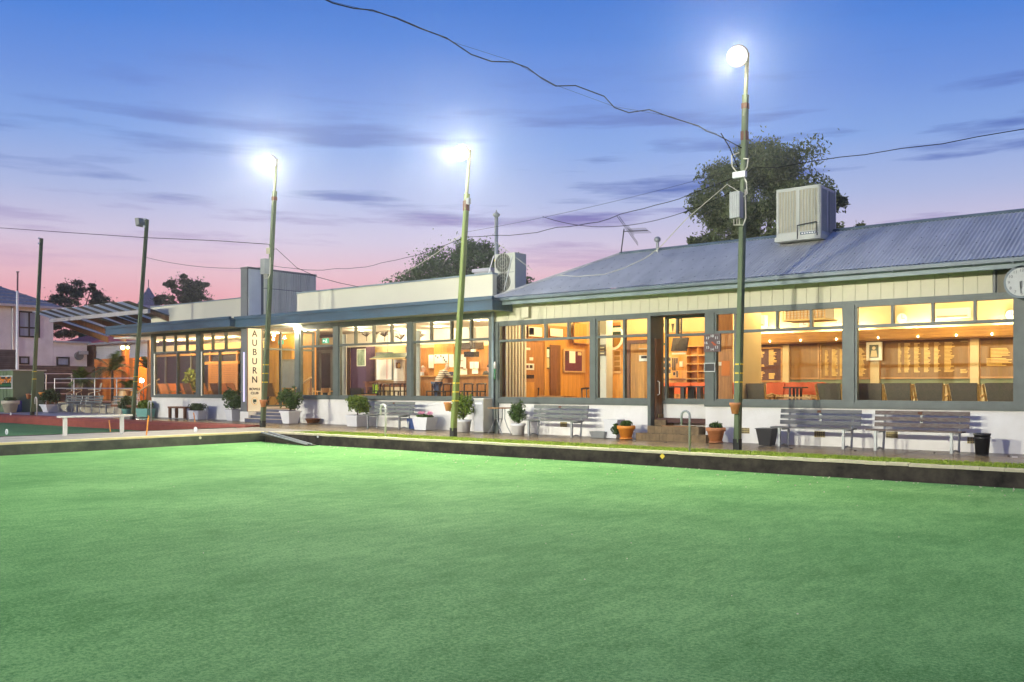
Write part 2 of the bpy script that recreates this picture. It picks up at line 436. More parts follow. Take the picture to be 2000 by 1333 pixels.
class MB:
    def __init__(s): s.v, s.f = [], []

    def add(s, vs, fs):
        o = len(s.v); s.v += [tuple(p) for p in vs]; s.f += [tuple(i + o for i in q) for q in fs]; return s

    def box(s, x0, x1, y0, y1, z0, z1):
        if x0 > x1: x0, x1 = x1, x0
        if y0 > y1: y0, y1 = y1, y0
        if z0 > z1: z0, z1 = z1, z0
        return s.add([(x0, y0, z0), (x1, y0, z0), (x1, y1, z0), (x0, y1, z0), (x0, y0, z1), (x1, y0, z1), (x1, y1, z1), (x0, y1, z1)],
                     [(0, 3, 2, 1), (4, 5, 6, 7), (0, 1, 5, 4), (1, 2, 6, 5), (2, 3, 7, 6), (3, 0, 4, 7)])

    def obox(s, c, d, rx=0, ry=0, rz=0):
        m = Matrix.Rotation(rz, 3, 'Z') @ Matrix.Rotation(ry, 3, 'Y') @ Matrix.Rotation(rx, 3, 'X')
        vs = [Vector(c) + m @ Vector((d[0] / 2 * a, d[1] / 2 * b, d[2] / 2 * e)) for a, b, e in
              [(-1, -1, -1), (1, -1, -1), (1, 1, -1), (-1, 1, -1), (-1, -1, 1), (1, -1, 1), (1, 1, 1), (-1, 1, 1)]]
        return s.add(vs, [(0, 3, 2, 1), (4, 5, 6, 7), (0, 1, 5, 4), (1, 2, 6, 5), (2, 3, 7, 6), (3, 0, 4, 7)])

    def quad(s, a, b, c, d): return s.add([a, b, c, d], [(0, 1, 2, 3)])

    def taper(s, x, y, z0, z1, a0, b0, a1, b1):     # rectangular frustum: half sizes a0,b0 at z0, a1,b1 at z1
        vs = [(x - a0, y - b0, z0), (x + a0, y - b0, z0), (x + a0, y + b0, z0), (x - a0, y + b0, z0), (x - a1, y - b1, z1), (x + a1, y - b1, z1), (x + a1, y + b1, z1), (x - a1, y + b1, z1)]
        return s.add(vs, [(0, 3, 2, 1), (4, 5, 6, 7), (0, 1, 5, 4), (1, 2, 6, 5), (2, 3, 7, 6), (3, 0, 4, 7)])

    def tube(s, pts, r, n=6, r2=None):
        pts = [Vector(p) for p in pts]; k = len(pts); vs, fs = [], []
        a = None
        for i, p in enumerate(pts):
            d = (pts[min(i + 1, k - 1)] - pts[max(i - 1, 0)])
            if d.length < 1e-6: d = Vector((0, 0, 1))
            d.normalize()
            if a is None: a = d.cross(Vector((0, 0, 1)) if abs(d.z) < 0.9 else Vector((1, 0, 0)))
            else:
                a2 = a - d * a.dot(d)
                if a2.length > 1e-3: a = a2
            a = a.normalized(); b = d.cross(a)
            rr = r if r2 is None else r + (r2 - r) * i / max(1, k - 1)
            for j in range(n):
                t = 2 * math.pi * j / n
                vs.append(p + a * (math.cos(t) * rr) + b * (math.sin(t) * rr))
        for i in range(k - 1):
            for j in range(n):
                fs.append((i * n + j, i * n + (j + 1) % n, (i + 1) * n + (j + 1) % n, (i + 1) * n + j))
        fs.append(tuple(range(n))[::-1]); fs.append(tuple((k - 1) * n + j for j in range(n)))
        return s.add(vs, fs)

    def lathe(s, prof, cx=0, cy=0, n=16, z0=0):
        vs, fs = [], []
        for r, z in prof:
            for j in range(n):
                t = 2 * math.pi * j / n
                vs.append((cx + r * math.cos(t), cy + r * math.sin(t), z0 + z))
        k = len(prof)
        for i in range(k - 1):
            for j in range(n):
                fs.append((i * n + j, i * n + (j + 1) % n, (i + 1) * n + (j + 1) % n, (i + 1) * n + j))
        fs.append(tuple(range(n))[::-1]); fs.append(tuple((k - 1) * n + j for j in range(n)))
        return s.add(vs, fs)

    def disc(s, c, r, axis='y', t=0.02, n=20):      # short cylinder; axis = its axis
        vs = []
        for k in (0, 1):
            for j in range(n):
                a = 2 * math.pi * j / n; u, w = r * math.cos(a), r * math.sin(a)
                o = (-t / 2, t / 2)[k]
                vs.append({'y': (c[0] + u, c[1] + o, c[2] + w), 'x': (c[0] + o, c[1] + u, c[2] + w), 'z': (c[0] + u, c[1] + w, c[2] + o)}[axis])
        fs = [tuple(range(n))[::-1], tuple(range(n, 2 * n))] + [(j, (j + 1) % n, n + (j + 1) % n, n + j) for j in range(n)]
        return s.add(vs, fs)

    def prism(s, poly, x0, x1):                      # polygon in (y, z) swept along x
        n = len(poly)
        vs = [(x0, y, z) for y, z in poly] + [(x1, y, z) for y, z in poly]
        return s.add(vs, [tuple(range(n)), tuple(range(n, 2 * n))[::-1]] + [(j, n + j, n + (j + 1) % n, (j + 1) % n) for j in range(n)])

    def leaves(s, c, rad, n, size, shell=0.5, rg=rnd):
        for _ in range(n):
            while True:
                d = Vector((rg.uniform(-1, 1), rg.uniform(-1, 1), rg.uniform(-1, 1)))
                if 0.05 < d.length < 1: break
            d = d.normalized() * (shell + (1 - shell) * rg.random() ** 0.6)
            p = Vector((c[0] + d.x * rad[0], c[1] + d.y * rad[1], c[2] + d.z * rad[2]))
            s.leaf(p, size * rg.uniform(0.6, 1.3), rg)
        return s

    def leaf(s, p, z, rg=rnd):
        u = Vector((rg.uniform(-1, 1), rg.uniform(-1, 1), rg.uniform(-1, 1)))
        if u.length < 0.1: u = Vector((1, 0, 0))
        u.normalize()
        v = u.cross(Vector((rg.uniform(-1, 1), rg.uniform(-1, 1), rg.uniform(-1, 1))))
        if v.length < 0.1: v = u.cross(Vector((0, 0.3, 1)))
        v.normalize()
        return s.add([p - u * z, p + v * z * 0.42, p + u * z, p - v * z * 0.42], [(0, 1, 2, 3)])

    def build(s, name, mat, parent=None, smooth=False, label=None, kind=None):
        me = bpy.data.meshes.new(name)
        me.from_pydata(s.v, [], s.f); me.update()
        if mat: me.materials.append(mat)
        if smooth:
            me.polygons.foreach_set('use_smooth', [True] * len(me.polygons))
        return link(name, me, parent, label, kind)


def link(name, data, parent=None, label=None, kind=None):
    o = bpy.data.objects.new(name, data)
    COL.objects.link(o)
    if parent is not None:
        o.parent = parent
        o.matrix_parent_inverse = Matrix.Translation(-parent.location)
    if label: o['label'] = label
    if kind: o['kind'] = kind
    return o


def tag(o, label, cat, group=None, kind=None):
    if label: o['label'] = label
    if cat: o['category'] = cat
    if group: o['group'] = group
    if kind: o['kind'] = kind
    return o


def thing(name, label, cat, loc=(0, 0, 0), group=None):
    o = bpy.data.objects.new(name, None)
    o.empty_display_size = 0.1
    COL.objects.link(o)
    o.location = loc
    return tag(o, label, cat, group)


KIDS = {}


def copy_tree(o, parent=None):
    n = o.copy()
    COL.objects.link(n)
    if parent is not None: n.parent = parent
    for ch in o.children:
        copy_tree(ch, n)
    return n


class Proto:                    # the first placing moves the original, later ones copy it with all its parts
    def __init__(s, root): s.root, s.used = root, False

    def put(s, x, y, z, rz=0, label=None, group=None):
        o = copy_tree(s.root) if s.used else s.root
        s.used = True
        o.location = (x, y, z); o.rotation_euler = (0, 0, rz)
        if label: o['label'] = label
        if group: o['group'] = group
        return o


def piece(name, me, parent, loc, label=None):   # repeated piece that shares one mesh
    o = bpy.data.objects.new(name, me)
    COL.objects.link(o)
    o.parent = parent
    o.matrix_parent_inverse = Matrix.Translation(-parent.location) if parent.type == 'EMPTY' else Matrix()
    o.location = loc
    return o


def mesh(mb, name, mat):
    me = bpy.data.meshes.new(name); me.from_pydata(mb.v, [], mb.f); me.update()
    if mat: me.materials.append(mat)
    return me


def text(s, size, loc, rot, mat, parent, name='lettering', ext=0.004, align='CENTER', width=None):
    cu = bpy.data.curves.new(name, 'FONT')
    cu.body = s; cu.size = size; cu.extrude = ext
    cu.align_x = align; cu.align_y = 'CENTER'
    cu.materials.append(mat)
    o = link(name, cu, parent)
    o.location = loc; o.rotation_euler = rot
    if width: o.scale = (width, 1, 1)
    return o


def light(name, kind, loc, power, col, parent=None, **kw):
    d = bpy.data.lights.new(name, kind)
    d.energy = power; d.color = col
    for k, v in kw.items(): setattr(d, k, v)
    o = bpy.data.objects.new(name, d)
    COL.objects.link(o)
    o.location = loc
    if parent is not None:
        o.parent = parent
        o.matrix_parent_inverse = Matrix.Translation(-parent.location)
    return o

# ================================================================== THE SETTING
m_e = MB().box(-400, 400, -400, 400, -0.6, -0.45).build('ground', m_earth, kind='structure')
XL, XR = -24.3, 16.0             # long edge of the near green
g = MB()
nx, ny = 60, 60
for j in range(ny + 1):
    for i in range(nx + 1):
        x = XL + 0.22 + (XR - XL) * i / nx; y = -19 + (17.22 + 19) * j / ny
        g.v.append((x, y, -0.292 + 0.004 * math.sin(x * 0.9 + 1.3 * math.sin(y * 0.7))))
for j in range(ny):
    for i in range(nx):
        a = j * (nx + 1) + i
        g.f.append((a, a + 1, a + nx + 2, a + nx + 1))
g.build('bowling_green', m_turf, smooth=True, kind='structure')
g = MB().box(-75, -27.6, -19, 18.75, -0.40, -0.30)
g.build('far_bowling_green', m_turf2, kind='structure')
MB().box(XL, XR, 17.2, 17.5, -0.45, -0.37).build('ditch_floor', m_ditch, kind='structure')

# right-hand ditch wall with its row of kerb stones
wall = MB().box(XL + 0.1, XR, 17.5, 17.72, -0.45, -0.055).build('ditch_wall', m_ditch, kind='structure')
x = XL + 0.12
k = 0
kerb_me = [mesh(MB().box(0.004, 0.386, 0, 0.20, -0.052, 0.0), 'kerb_stone', m_kerb) for _ in range(1)]
while x < 4.5:
    p = piece('kerb_stone', kerb_me[0], wall, (x, 17.475 + rnd.uniform(-.006, .006), 0.012 + rnd.uniform(-.005, .005)))
    x += 0.39
MB().box(x, XR, 17.475, 17.675, -0.052, 0.012).build('kerb_run', m_kerb, wall)
# little markers fixed on the ditch wall
for px, py, kind in ((1294, 893, 'd'), (621, 855, 'o'), (391, 857, 'l')):
    if kind == 'l':
        p = atx(px, py, XL + 0.14); mbk = MB().disc((p.x + 0.0, p.y, p.z), 0.04, 'x', 0.02, 10)
        tag(mbk.build('boundary_marker', m_potc), 'round pale marker on the ditch wall of the dividing path', 'marker')
    else:
        p = at(px, py, 17.49)
        if kind == 'd':
            mbk = MB().obox((p.x, 17.485, p.z), (0.085, 0.02, 0.085), ry=R(45))
            tag(mbk.build('diamond_marker', m_yellow), 'small yellow diamond marker fixed to the dark ditch wall', 'marker')
        else:
            mbk = MB().disc((p.x, 17.485, p.z), 0.033, 'y', 0.02, 10)
            tag(mbk.build('boundary_marker', m_potw), 'small round white marker on the ditch wall near the green ramp', 'marker')

# the dividing path between the two greens, cast in slabs
div = MB().box(-27.45, XL, -19, 17.75, -0.45, -0.05).build('dividing_path', m_strip, kind='structure')
y = -4.0
slab_me = mesh(MB().box(-27.35, XL - 0.16, 0.006, 1.494, -0.05, 0.0), 'path_slab', m_strip)
while y < 17.2:
    piece('path_slab', slab_me, div, (0, y, rnd.uniform(-.004, .004)))
    y += 1.5
MB().box(XL - 0.15, XL + 0.06, -19, 17.48, -0.04, 0.012).build('edge_board', M('cream_edge_board', (0.62, 0.52, 0.24), 0.6, var=0.1), div)
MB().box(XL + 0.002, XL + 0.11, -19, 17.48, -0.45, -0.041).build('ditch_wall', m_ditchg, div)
MB().box(-27.5, -27.36, -19, 18.6, -0.45, 0.012).build('edge_board', m_ditch, div)

# red kerb of the far green
rk = MB().prism([(18.7, -0.45), (18.72, -0.05), (18.8, 0.05), (19.35, 0.075), (19.35, -0.45)], -75, -27.1)
rk.build('red_kerb', m_red, kind='structure')

# path along the clubhouse in big slabs; it rises a little towards the wall at the far end
path = MB().box(-75, -27.2, 19.2, 24, -0.45, -0.09).box(-27.19, XR, 17.74, 24, -0.45, -0.09).build('path', m_conc, kind='structure')


def path_slab(x0, x1, y0, y1, mat, gap=0.012):
    mb = MB()
    pts = []
    for (x, y) in ((x0 + gap, y0 + gap), (x1 - gap, y0 + gap), (x1 - gap, y1 - gap), (x0 + gap, y1 - gap)):
        f = min(1, max(0, (y - 17.6) / 4.2)); pts.append((x, y, zb(x) * f - 0.012))
    low = [(a, b, -0.12) for a, b, _ in pts]
    mb.add(low + pts, [(4, 5, 6, 7), (0, 1, 5, 4), (1, 2, 6, 5), (2, 3, 7, 6), (3, 0, 4, 7)])
    return mb.build('path_slab', mat, path)


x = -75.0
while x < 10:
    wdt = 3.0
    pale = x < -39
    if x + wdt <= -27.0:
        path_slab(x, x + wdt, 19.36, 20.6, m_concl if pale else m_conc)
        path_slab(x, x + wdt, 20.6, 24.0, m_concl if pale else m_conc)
    else:
        path_slab(x, x + wdt, 18.95, 20.4, m_conc)
        path_slab(x, x + wdt, 20.4, 24.0, m_conc)
    x += wdt
path_slab(-27.0, -23.4, 17.75, 18.95, m_strip)

# strip of grass behind the kerb
gr = MB()
gr.box(-23.4, XR, 17.70, 18.95, -0.2, -0.012)
rg = random.Random(3)
for _ in range(26000):
    x = -23.4 + (2.5 + 23.4) * rg.random(); y = 17.70 + 1.24 * rg.random() ** 0.9
    if x < -22.6 and y > 18.4: continue
    h = rg.uniform(0.02, 0.05); a = rg.uniform(0, 6.28); w = 0.008
    dx, dy = math.cos(a) * w, math.sin(a) * w; lx, ly = rg.uniform(-.02, .02), rg.uniform(-.02, .02)
    gr.add([(x - dx, y - dy, -0.015), (x + dx, y + dy, -0.015), (x + lx, y + ly, h - 0.012)], [(0, 1, 2)])
gr.build('grass', m_grass, kind='stuff', label='strip of bright green grass behind the kerb')

# wet-looking leaf litter and scraps on the path
lit = random.Random(11)
for px, yy, wh_ in ((1240, 20.3, 'before the orange glazed pot'), (1300, 20.6, 'below the brick steps'), (1382, 20.2, 'before the plain terracotta pot'), (1545, 20.3, 'before the grey slatted bench'), (1670, 20.5, 'between the two right benches'), (1825, 20.9, 'under the peeling brown bench'), (1925, 20.3, 'before the round black bin'), (1970, 20.9, 'right of the round black bin')):
    p = at(px, 800, yy)
    mbk = MB().obox((p.x, p.y, 0.0), (0.07, 0.04, 0.012), rz=lit.uniform(0, 3))
    tag(mbk.build('fallen_leaf', m_soil), 'dark fallen leaf on the wet path ' + wh_, 'leaf', 'fallen leaves on the path')
p = at(1982, 800, 20.6)
tag(MB().obox((p.x, p.y, 0.002), (0.09, 0.05, 0.015), rz=.5).build('paper_scrap', m_paper), 'scrap of white paper on the path right of the round bin', 'paper')

# pale specks painting water-drop glints onto the turf, densest at the far edge
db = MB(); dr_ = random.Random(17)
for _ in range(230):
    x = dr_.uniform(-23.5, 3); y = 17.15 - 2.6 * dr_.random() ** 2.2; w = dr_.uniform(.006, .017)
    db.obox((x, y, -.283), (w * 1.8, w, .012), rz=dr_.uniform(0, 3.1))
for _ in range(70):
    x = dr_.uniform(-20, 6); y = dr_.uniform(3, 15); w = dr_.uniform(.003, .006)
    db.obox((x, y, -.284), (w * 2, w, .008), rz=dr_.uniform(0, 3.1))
db.build('glint_specks', m_potc, kind='stuff', label='pale specks standing in for water-drop glints on the green')

# ramp boards laid into the corner of the ditch
rp = thing('ditch_ramp', 'dark ramp with two pale metal rails in the corner of the green', 'ramp', (-24, 17.2, -0.3))
p0, p1 = Vector((-24.0, 17.42, 0.0)), Vector((-21.3, 16.95, -0.26))
mb = MB(); mb.add([p0 + Vector((0, -.28, -.02)), p1 + Vector((0, -.12, -.02)), p1 + Vector((0, .2, -.02)), p0 + Vector((0, .1, -.02)),
                   p0 + Vector((0, -.28, -.08)), p1 + Vector((0, -.12, -.06)), p1 + Vector((0, .2, -.06)), p0 + Vector((0, .1, -.08))],
                  [(0, 1, 2, 3), (4, 7, 6, 5), (0, 4, 5, 1), (2, 6, 7, 3), (1, 5, 6, 2), (3, 7, 4, 0)])
mb.build('board', m_ditch, rp)
for dy in (-0.22, 0.05):
    MB().tube([p0 + Vector((0, dy, 0.0)), p1 + Vector((0, dy * .6, 0.01))], 0.022, 6).build('rail', m_steel, rp)

# ================================================================== WINDOWS


def window(bld, x0, x1, y, zs, zt, zh, top, low=(), fw=0.055, mat=None, glass=None, axis='x', bar=0.07):
    """a bay: frame mesh 'window' with every pane a piece of it. top / low: x of the mullions above / below the transom"""
    mat = mat or m_frame; glass = glass or m_glass
    f = MB(); d0, d1 = y - 0.02, y + 0.10

    def bx(a, b, c0, c1, e=0.0):
        if axis == 'x': f.box(a, b, d0 - e, d1, c0, c1)
        else: f.box(d0 - e, d1, a, b, c0, c1)
    bx(x0, x1, zs, zs + fw); bx(x0, x1, zh - fw, zh)
    bx(x0, x0 + fw, zs + fw, zh - fw); bx(x1 - fw, x1, zs + fw, zh - fw)
    if zt: bx(x0 + fw, x1 - fw, zt, zt + bar, 0.015)
    hw = fw * 0.5
    for m in top: bx(m - hw, m + hw, zt + bar, zh - fw)
    for m in low: bx(m - hw, m + hw, zs + fw, zt if zt else zh - fw)
    w = f.build('window', mat, bld)

    def panes(edges, a, b):
        for l, r in zip(edges[:-1], edges[1:]):
            g = MB()
            if axis == 'x': g.box(l + hw, r - hw, y + 0.04, y + 0.048, a, b)
            else: g.box(y + 0.04, y + 0.048, l + hw, r - hw, a, b)
            g.build('pane', glass, w)
    if zt:
        panes([x0 + hw] + list(top) + [x1 - hw], zt + bar, zh - fw)
        panes([x0 + hw] + list(low) + [x1 - hw], zs + fw, zt)
    else:
        panes([x0 + hw] + list(low) + [x1 - hw], zs + fw, zh - fw)
    return w


BULB = 2.8


def downlight(x, y, z, power, col=(1, 0.78, 0.48), room='bar', where=None):
    t = thing('downlight', None, 'downlight', (x, y, z), 'lit downlights in the %s ceiling' % room)
    t['label'] = 'lit ceiling downlight ' + where
    MB().lathe([(0.075, 0.0), (0.085, -0.012), (0.06, -0.014)], x, y, 12, z).build('bezel', m_potw, t)
    MB().lathe([(0.055, -0.016), (0.05, -0.02)], x, y, 12, z).build('bulb', m_down, t)
    light('bulb_light', 'POINT', (x, y, z - 0.12), power * BULB, col, t, shadow_soft_size=0.07)
    return t


def planks(x0, x1, y, z0, z1, pitch, mat, parent, axis='x', name='wall_plank'):
    n = max(1, round(abs(x1 - x0) / pitch)); w = abs(x1 - x0) / n; xa = min(x0, x1)
    me = mesh(MB().box(0.003, w - 0.003, 0, 0.02, z0, z1) if axis == 'x' else MB().box(-0.02, 0, 0.003, w - 0.003, z0, z1), name, mat)
    for i in range(n):
        e = rnd.uniform(0, 0.004)
        piece(name, me, parent, (xa + i * w, y + e, 0) if axis == 'x' else (y - e, xa + i * w, 0))


FL = 0.55                        # floor inside

# ================================================================== CLUBHOUSE (hip roof, to the right)
ch = thing('clubhouse', 'white clubhouse with long lit windows and grey corrugated hip roof', 'building', (-11, W, 0))
XA, XE = gx(965, W), 3.2          # left and right ends of the front
xd0, xd1 = gx(1268, W), gx(1378, W)
RC = 0.55                        # depth of the entrance recess
# plinth
mb = MB().box(XA, xd0 - 0.02, W, W + 0.2, -0.1, 0.93).box(xd1, XE, W, W + 0.2, -0.1, 0.93)
mb.box(xd0 + 0.12, xd1 - 0.002, W + RC, W + RC + 0.1, 0.3, 0.93)
mb.build('plinth_wall', m_white, ch)
MB().box(xd1 - 0.001, xd1 + 0.1, W + 0.2, W + RC + 0.1, -0.1, 0.93).build('recess_wall', m_white, ch)
mb = MB().box(XA, xd0, W - 0.055, W + 0.1, 0.93, 1.03).box(xd1 - 0.02, XE, W - 0.055, W + 0.1, 0.93, 1.03)
mb.box(XA, xd0, W - 0.035, W, 0.885, 0.93).box(xd1 - 0.02, XE, W - 0.035, W, 0.885, 0.93)
mb.box(xd0 + 0.12, xd1 - 0.02, W + RC - 0.05, W + RC + 0.1, 0.93, 1.02)
mb.build('sill', m_frame, ch)
ZH, ZT = 3.30, 2.755


def post(px0, px1, z0=1.03, z1=ZH, y0=None):
    MB().box(gx(px0, W), gx(px1, W), (W - 0.05) if y0 is None else y0, W + 0.12, z0, z1).build('post', m_frame, ch)


post(1155.5, 1165); post(1378, 1396); post(1650, 1670); post(1985, 2011)
MB().box(XA, XA + 0.2, W - 0.05, W + 0.12, -0.05, 3.35).build('post', m_frame, ch)
GX = lambda *a: [gx(p, W) for p in a]
window(ch, gx(974, W), gx(1155.5, W), W, 1.03, ZT, ZH, GX(1020.5, 1065, 1110))
window(ch, gx(1165, W), gx(1268, W), W, 1.03, ZT, ZH, GX(1219), GX(1219))
window(ch, gx(1281, W), gx(1378, W), W + RC - 0.05, 1.02, ZT, ZH, [gx(1324, W + RC)], ())
window(ch, gx(1396, W), gx(1650, W), W, 1.03, ZT, ZH, GX(1436, 1517.5, 1584), GX(1436))
window(ch, gx(1670, W), gx(1985, W), W, 1.03, ZT, ZH, GX(1743, 1821.5, 1904))
window(ch, gx(2011, W), XE - 0.1, W, 1.03, ZT, ZH, (-2.2, -1, 0.2, 1.4), (0.2,))
# entrance: jamb, door in the side of the recess, brick steps
MB().box(xd0 - 0.02, xd0 + 0.07, W - 0.05, W + 0.14, 0.0, ZH).build('door_jamb', m_frame, ch)
MB().box(xd0, xd0 + 0.07, W + 0.14, W + RC + 0.1, 0.25, ZH).build('recess_panel', m_frame, ch)
dr = MB().box(xd0 + 0.072, xd0 + 0.10, W + 0.16, W + RC - 0.06, 0.42, 2.7).build('door', m_woodd, ch)
MB().tube([(xd0 + 0.11, W + 0.25, 1.55), (xd0 + 0.17, W + 0.25, 1.52), (xd0 + 0.17, W + 0.25, 1.2), (xd0 + 0.11, W + 0.25, 1.17)], 0.014).build('handle', m_alu, dr)
hx = gx(1374.5, W)
MB().tube([(hx, W + 0.4, 1.7), (hx - .05, W + 0.3, 1.68), (hx - .05, W + 0.3, 1.22), (hx, W + 0.4, 1.2)], 0.014).build('pull_handle', m_alu, ch)
MB().box(xd0 - .02, xd1 + .02, W - 0.02, W + RC + 0.12, ZH, ZH + 0.06).build('lintel', m_frame, ch)
# header, cladding boards
MB().box(XA, XE, W - 0.03, W + 0.12, ZH + 0.001 + 0.06, ZH + 0.09).build('header', m_frame, ch)
MB().box(XA, xd0 - .02, W - 0.03, W + 0.12, ZH, ZH + 0.06).build('header', m_frame, ch)
MB().box(xd1 + .02, XE, W - 0.03, W + 0.12, ZH, ZH + 0.06).build('header', m_frame, ch)
MB().box(XA, XE, W + 0.02, W + 0.12, ZH + 0.09, 4.05).build('upper_wall', m_bladegrey, ch)
xe = gx(1939, W)
pitch = 0.285
nb = int((xe - XA) / pitch); pitch = (xe - XA) / nb
me = mesh(MB().box(0.004, pitch - 0.004, -0.008, 0.015, ZH + 0.09, 4.03), 'cladding_board', m_clad)
for i in range(nb):
    piece('cladding_board', me, ch, (XA + i * pitch, W + rnd.uniform(-.003, .003), 0))
MB().box(xe + 0.01, xe + 0.06, W - 0.04, W + 0.02, ZH + 0.09, 4.03).build('frame_edge', m_bladegrey, ch)
me = mesh(MB().box(0.01, 0.27, -0.0, 0.015, ZH + 0.09, 3.86), 'dark_board', M('khaki_board', (0.14, 0.13, 0.09), 0.6))
for i in range(12): piece('cladding_board', me, ch, (xe + 0.08 + i * 0.28, W, 0))
# small cream meter box on the cladding
p = at(1031, 611, W - 0.1)
tag(MB().box(gx(1024, W), gx(1037.5, W), W - 0.14, W - 0.01, zz(1030, 623, W), zz(1030, 602, W)).build('meter_box', m_clad), 'cream box fixed to the cladding under the eave', 'meter box')
# eaves: soffit, fascia, gutter
YE = W - 0.5
MB().box(XA + 0.0, XE, YE + 0.03, W + 0.0, 4.032, 4.05).build('soffit', m_soffit, ch)
MB().box(gx(963, YE), XE, YE, YE + 0.028, 3.83, 3.955).build('fascia', m_fasc2, ch)
prof = [(YE + 0.03, 3.955), (YE - 0.07, 3.93), (YE - 0.115, 3.955), (YE - 0.115, 4.035), (YE - 0.10, 4.05), (YE + 0.03, 4.06)]
MB().prism(prof, gx(963, YE), XE).build('gutter', m_slate, ch)
for px in (1083, 1300, 1520, 1746, 1905, 1980):
    xx = gx(px, YE); MB().box(xx - .012, xx + .012, YE - 0.12, YE - 0.0, 3.925, 4.052).build('gutter_bracket', m_slate, ch)
# corrugated roof: front slope as real corrugations, hip at its left end
RX, RY, RZ = gx(963, YE), YE + 2.74, 5.43
rise = 2.74
mb = MB(); cols = []
x = RX; stp = 0.092 / 6
amp = 0.0095
ncol = int((XE + 0.3 - RX) / stp)
for i in range(ncol + 1):
    xx = RX + i * stp
    tmax = min(1.0, max(0.004, (xx - RX) / rise))
    w = amp * math.sin(2 * math.pi * i / 6)
    row = []
    for q in (0.0, 1.0):
        t = tmax * q
        row.append((xx, YE - 0.02 + t * rise - w * 0.45, 4.07 + t * (RZ - 4.07) + w))
    cols.append(row)
for r0, r1 in zip(cols[:-1], cols[1:]):
    b = len(mb.v); mb.v += [r0[0], r1[0], r1[1], r0[1]]; mb.f.append((b, b + 1, b + 2, b + 3))
roof = mb.build('roof', m_roof, ch, smooth=False)
mb = MB().quad((RX, YE - .02, 4.06), (RX + rise, RY, RZ - .01), (RX + rise, RY, RZ - .01), (RX, YE + 2 * rise + .5, 4.06))
mb.v[2] = (RX + rise, RY + 0.02, RZ - .01)
mb.quad((RX + rise, RY, RZ), (XE + .3, RY, RZ), (XE + .3, 27.9, 4.12), (RX, 27.9, 4.06))
mb.build('roof_back', m_roof, ch)
MB().tube([(RX + rise, RY, RZ + 0.015), (XE + .3, RY, RZ + 0.015)], 0.055, 8).build('ridge_cap', m_slate, ch)
MB().tube([(RX + .02, YE, 4.09), (RX + rise, RY, RZ + 0.02)], 0.035, 8).build('hip_cap', m_roof, ch)
# roof screws read as dark specks
mb = MB(); sr = random.Random(5)
for t in (0.12, 0.34, 0.58, 0.82):
    xx = RX + t * rise + .3
    while xx < XE:
        mb.obox((xx, YE - .02 + t * rise, 4.075 + t * (RZ - 4.07) + amp), (0.022, 0.022, 0.012), rx=0.46)
        xx += 0.33
mb.build('roof_screws', m_bladegrey, ch, kind='stuff')
# wall vents on the plinth
vm = M('terracotta_vent', (0.42, 0.33, 0.14), 0.8, var=0.3, scale=25)
for px, py, w_ in ((1101, 831, .12), (1456, 843, .11), (1601, 850, .13), (1742, 851, .13), (1902, 862, .13)):
    p = at(px, py, W)
    vt = MB().box(p.x - w_, p.x + w_, W - 0.008, W + 0.01, p.z - 0.07, p.z + 0.07).build('wall_vent', vm, ch)
    mbv = MB()
    for i in range(5):
        for j in range(3):
            xx = p.x - w_ + 0.03 + i * (2 * w_ - .06) / 4; zq = p.z - .045 + j * .045
            mbv.box(xx - .012, xx + .012, W - 0.011, W - 0.0085, zq - .012, zq + .012)
    mbv.build('vent_holes', m_dark, vt)
# interior shell
YB = 27.3
MB().box(XA, XE, W + 0.2, YB + .1, FL - 0.12, FL).build('floor', m_carpet, ch)
MB().box(XA - .05, XE, W + 0.13, YB + .1, 3.94, 4.03).build('ceiling', m_ceil, ch)
MB().box(XA, XE, YB, YB + 0.1, FL, 3.94).build('back_wall', m_cream, ch)
MB().box(XE - .1, XE, W + .2, YB, FL, 3.94).build('side_wall', m_cream, ch)
pw = MB().box(XA - 0.02, XA + 0.16, W + 0.13, YB, FL, 3.94).build('partition', m_woodm, ch)
XP = XA + 0.19
planks(W + 1.45, YB - .02, XP, FL, 3.4, 0.24, m_woodp, pw, 'y')
MB().box(XP + .005, XP + .03, W + .14, YB - .02, 3.4, 3.9).build('frieze', m_cream, pw)
bw2 = MB().box(XA + .2, gx(1410, YB), YB - 0.03, YB - .001, FL, 2.6).build('back_panelling', m_woodm, ch)
planks(XA + .2, gx(1410, YB), YB - .06, FL, 3.2, 0.27, m_woodp, bw2)
# wall of the hall between the door bay and the big room
xs = gx(1437, W)
MB().box(xs - .01, xs + .05, W + .12, W + 1.4, FL, 3.94).build('inner_return', m_cream, ch)
# timber pelmet with the cove light over the honour boards
xh0, xh1 = gx(1452, YB), XE - .1
MB().box(xh0, xh1, YB - 0.34, YB - 0.30, 2.74, 3.02).build('pelmet', m_woodx, ch)
MB().box(xh0, xh1, YB - 0.30, YB, 2.70, 2.74).build('pelmet_shelf', m_woodx, ch)
for i in range(6):
    xx = xh0 + 0.9 + i * 2.35
    t = thing('cove_light', 'fluorescent tube hidden behind the timber pelmet, %s from its left end' % ('first', 'second', 'third', 'fourth', 'fifth', 'last')[i], 'light', (xx, YB - .2, 2.85), 'fluorescent tubes behind the pelmet')
    MB().tube([(xx - .75, YB - .18, 2.82), (xx + .75, YB - .18, 2.82)], 0.03, 8).build('tube', m_cove, t)
    light('tube_light', 'AREA', (xx, YB - .18, 2.9), 55, (1, 0.84, 0.56), t, shape='RECTANGLE', size=1.5, size_y=0.08).rotation_euler = (R(180), 0, 0)

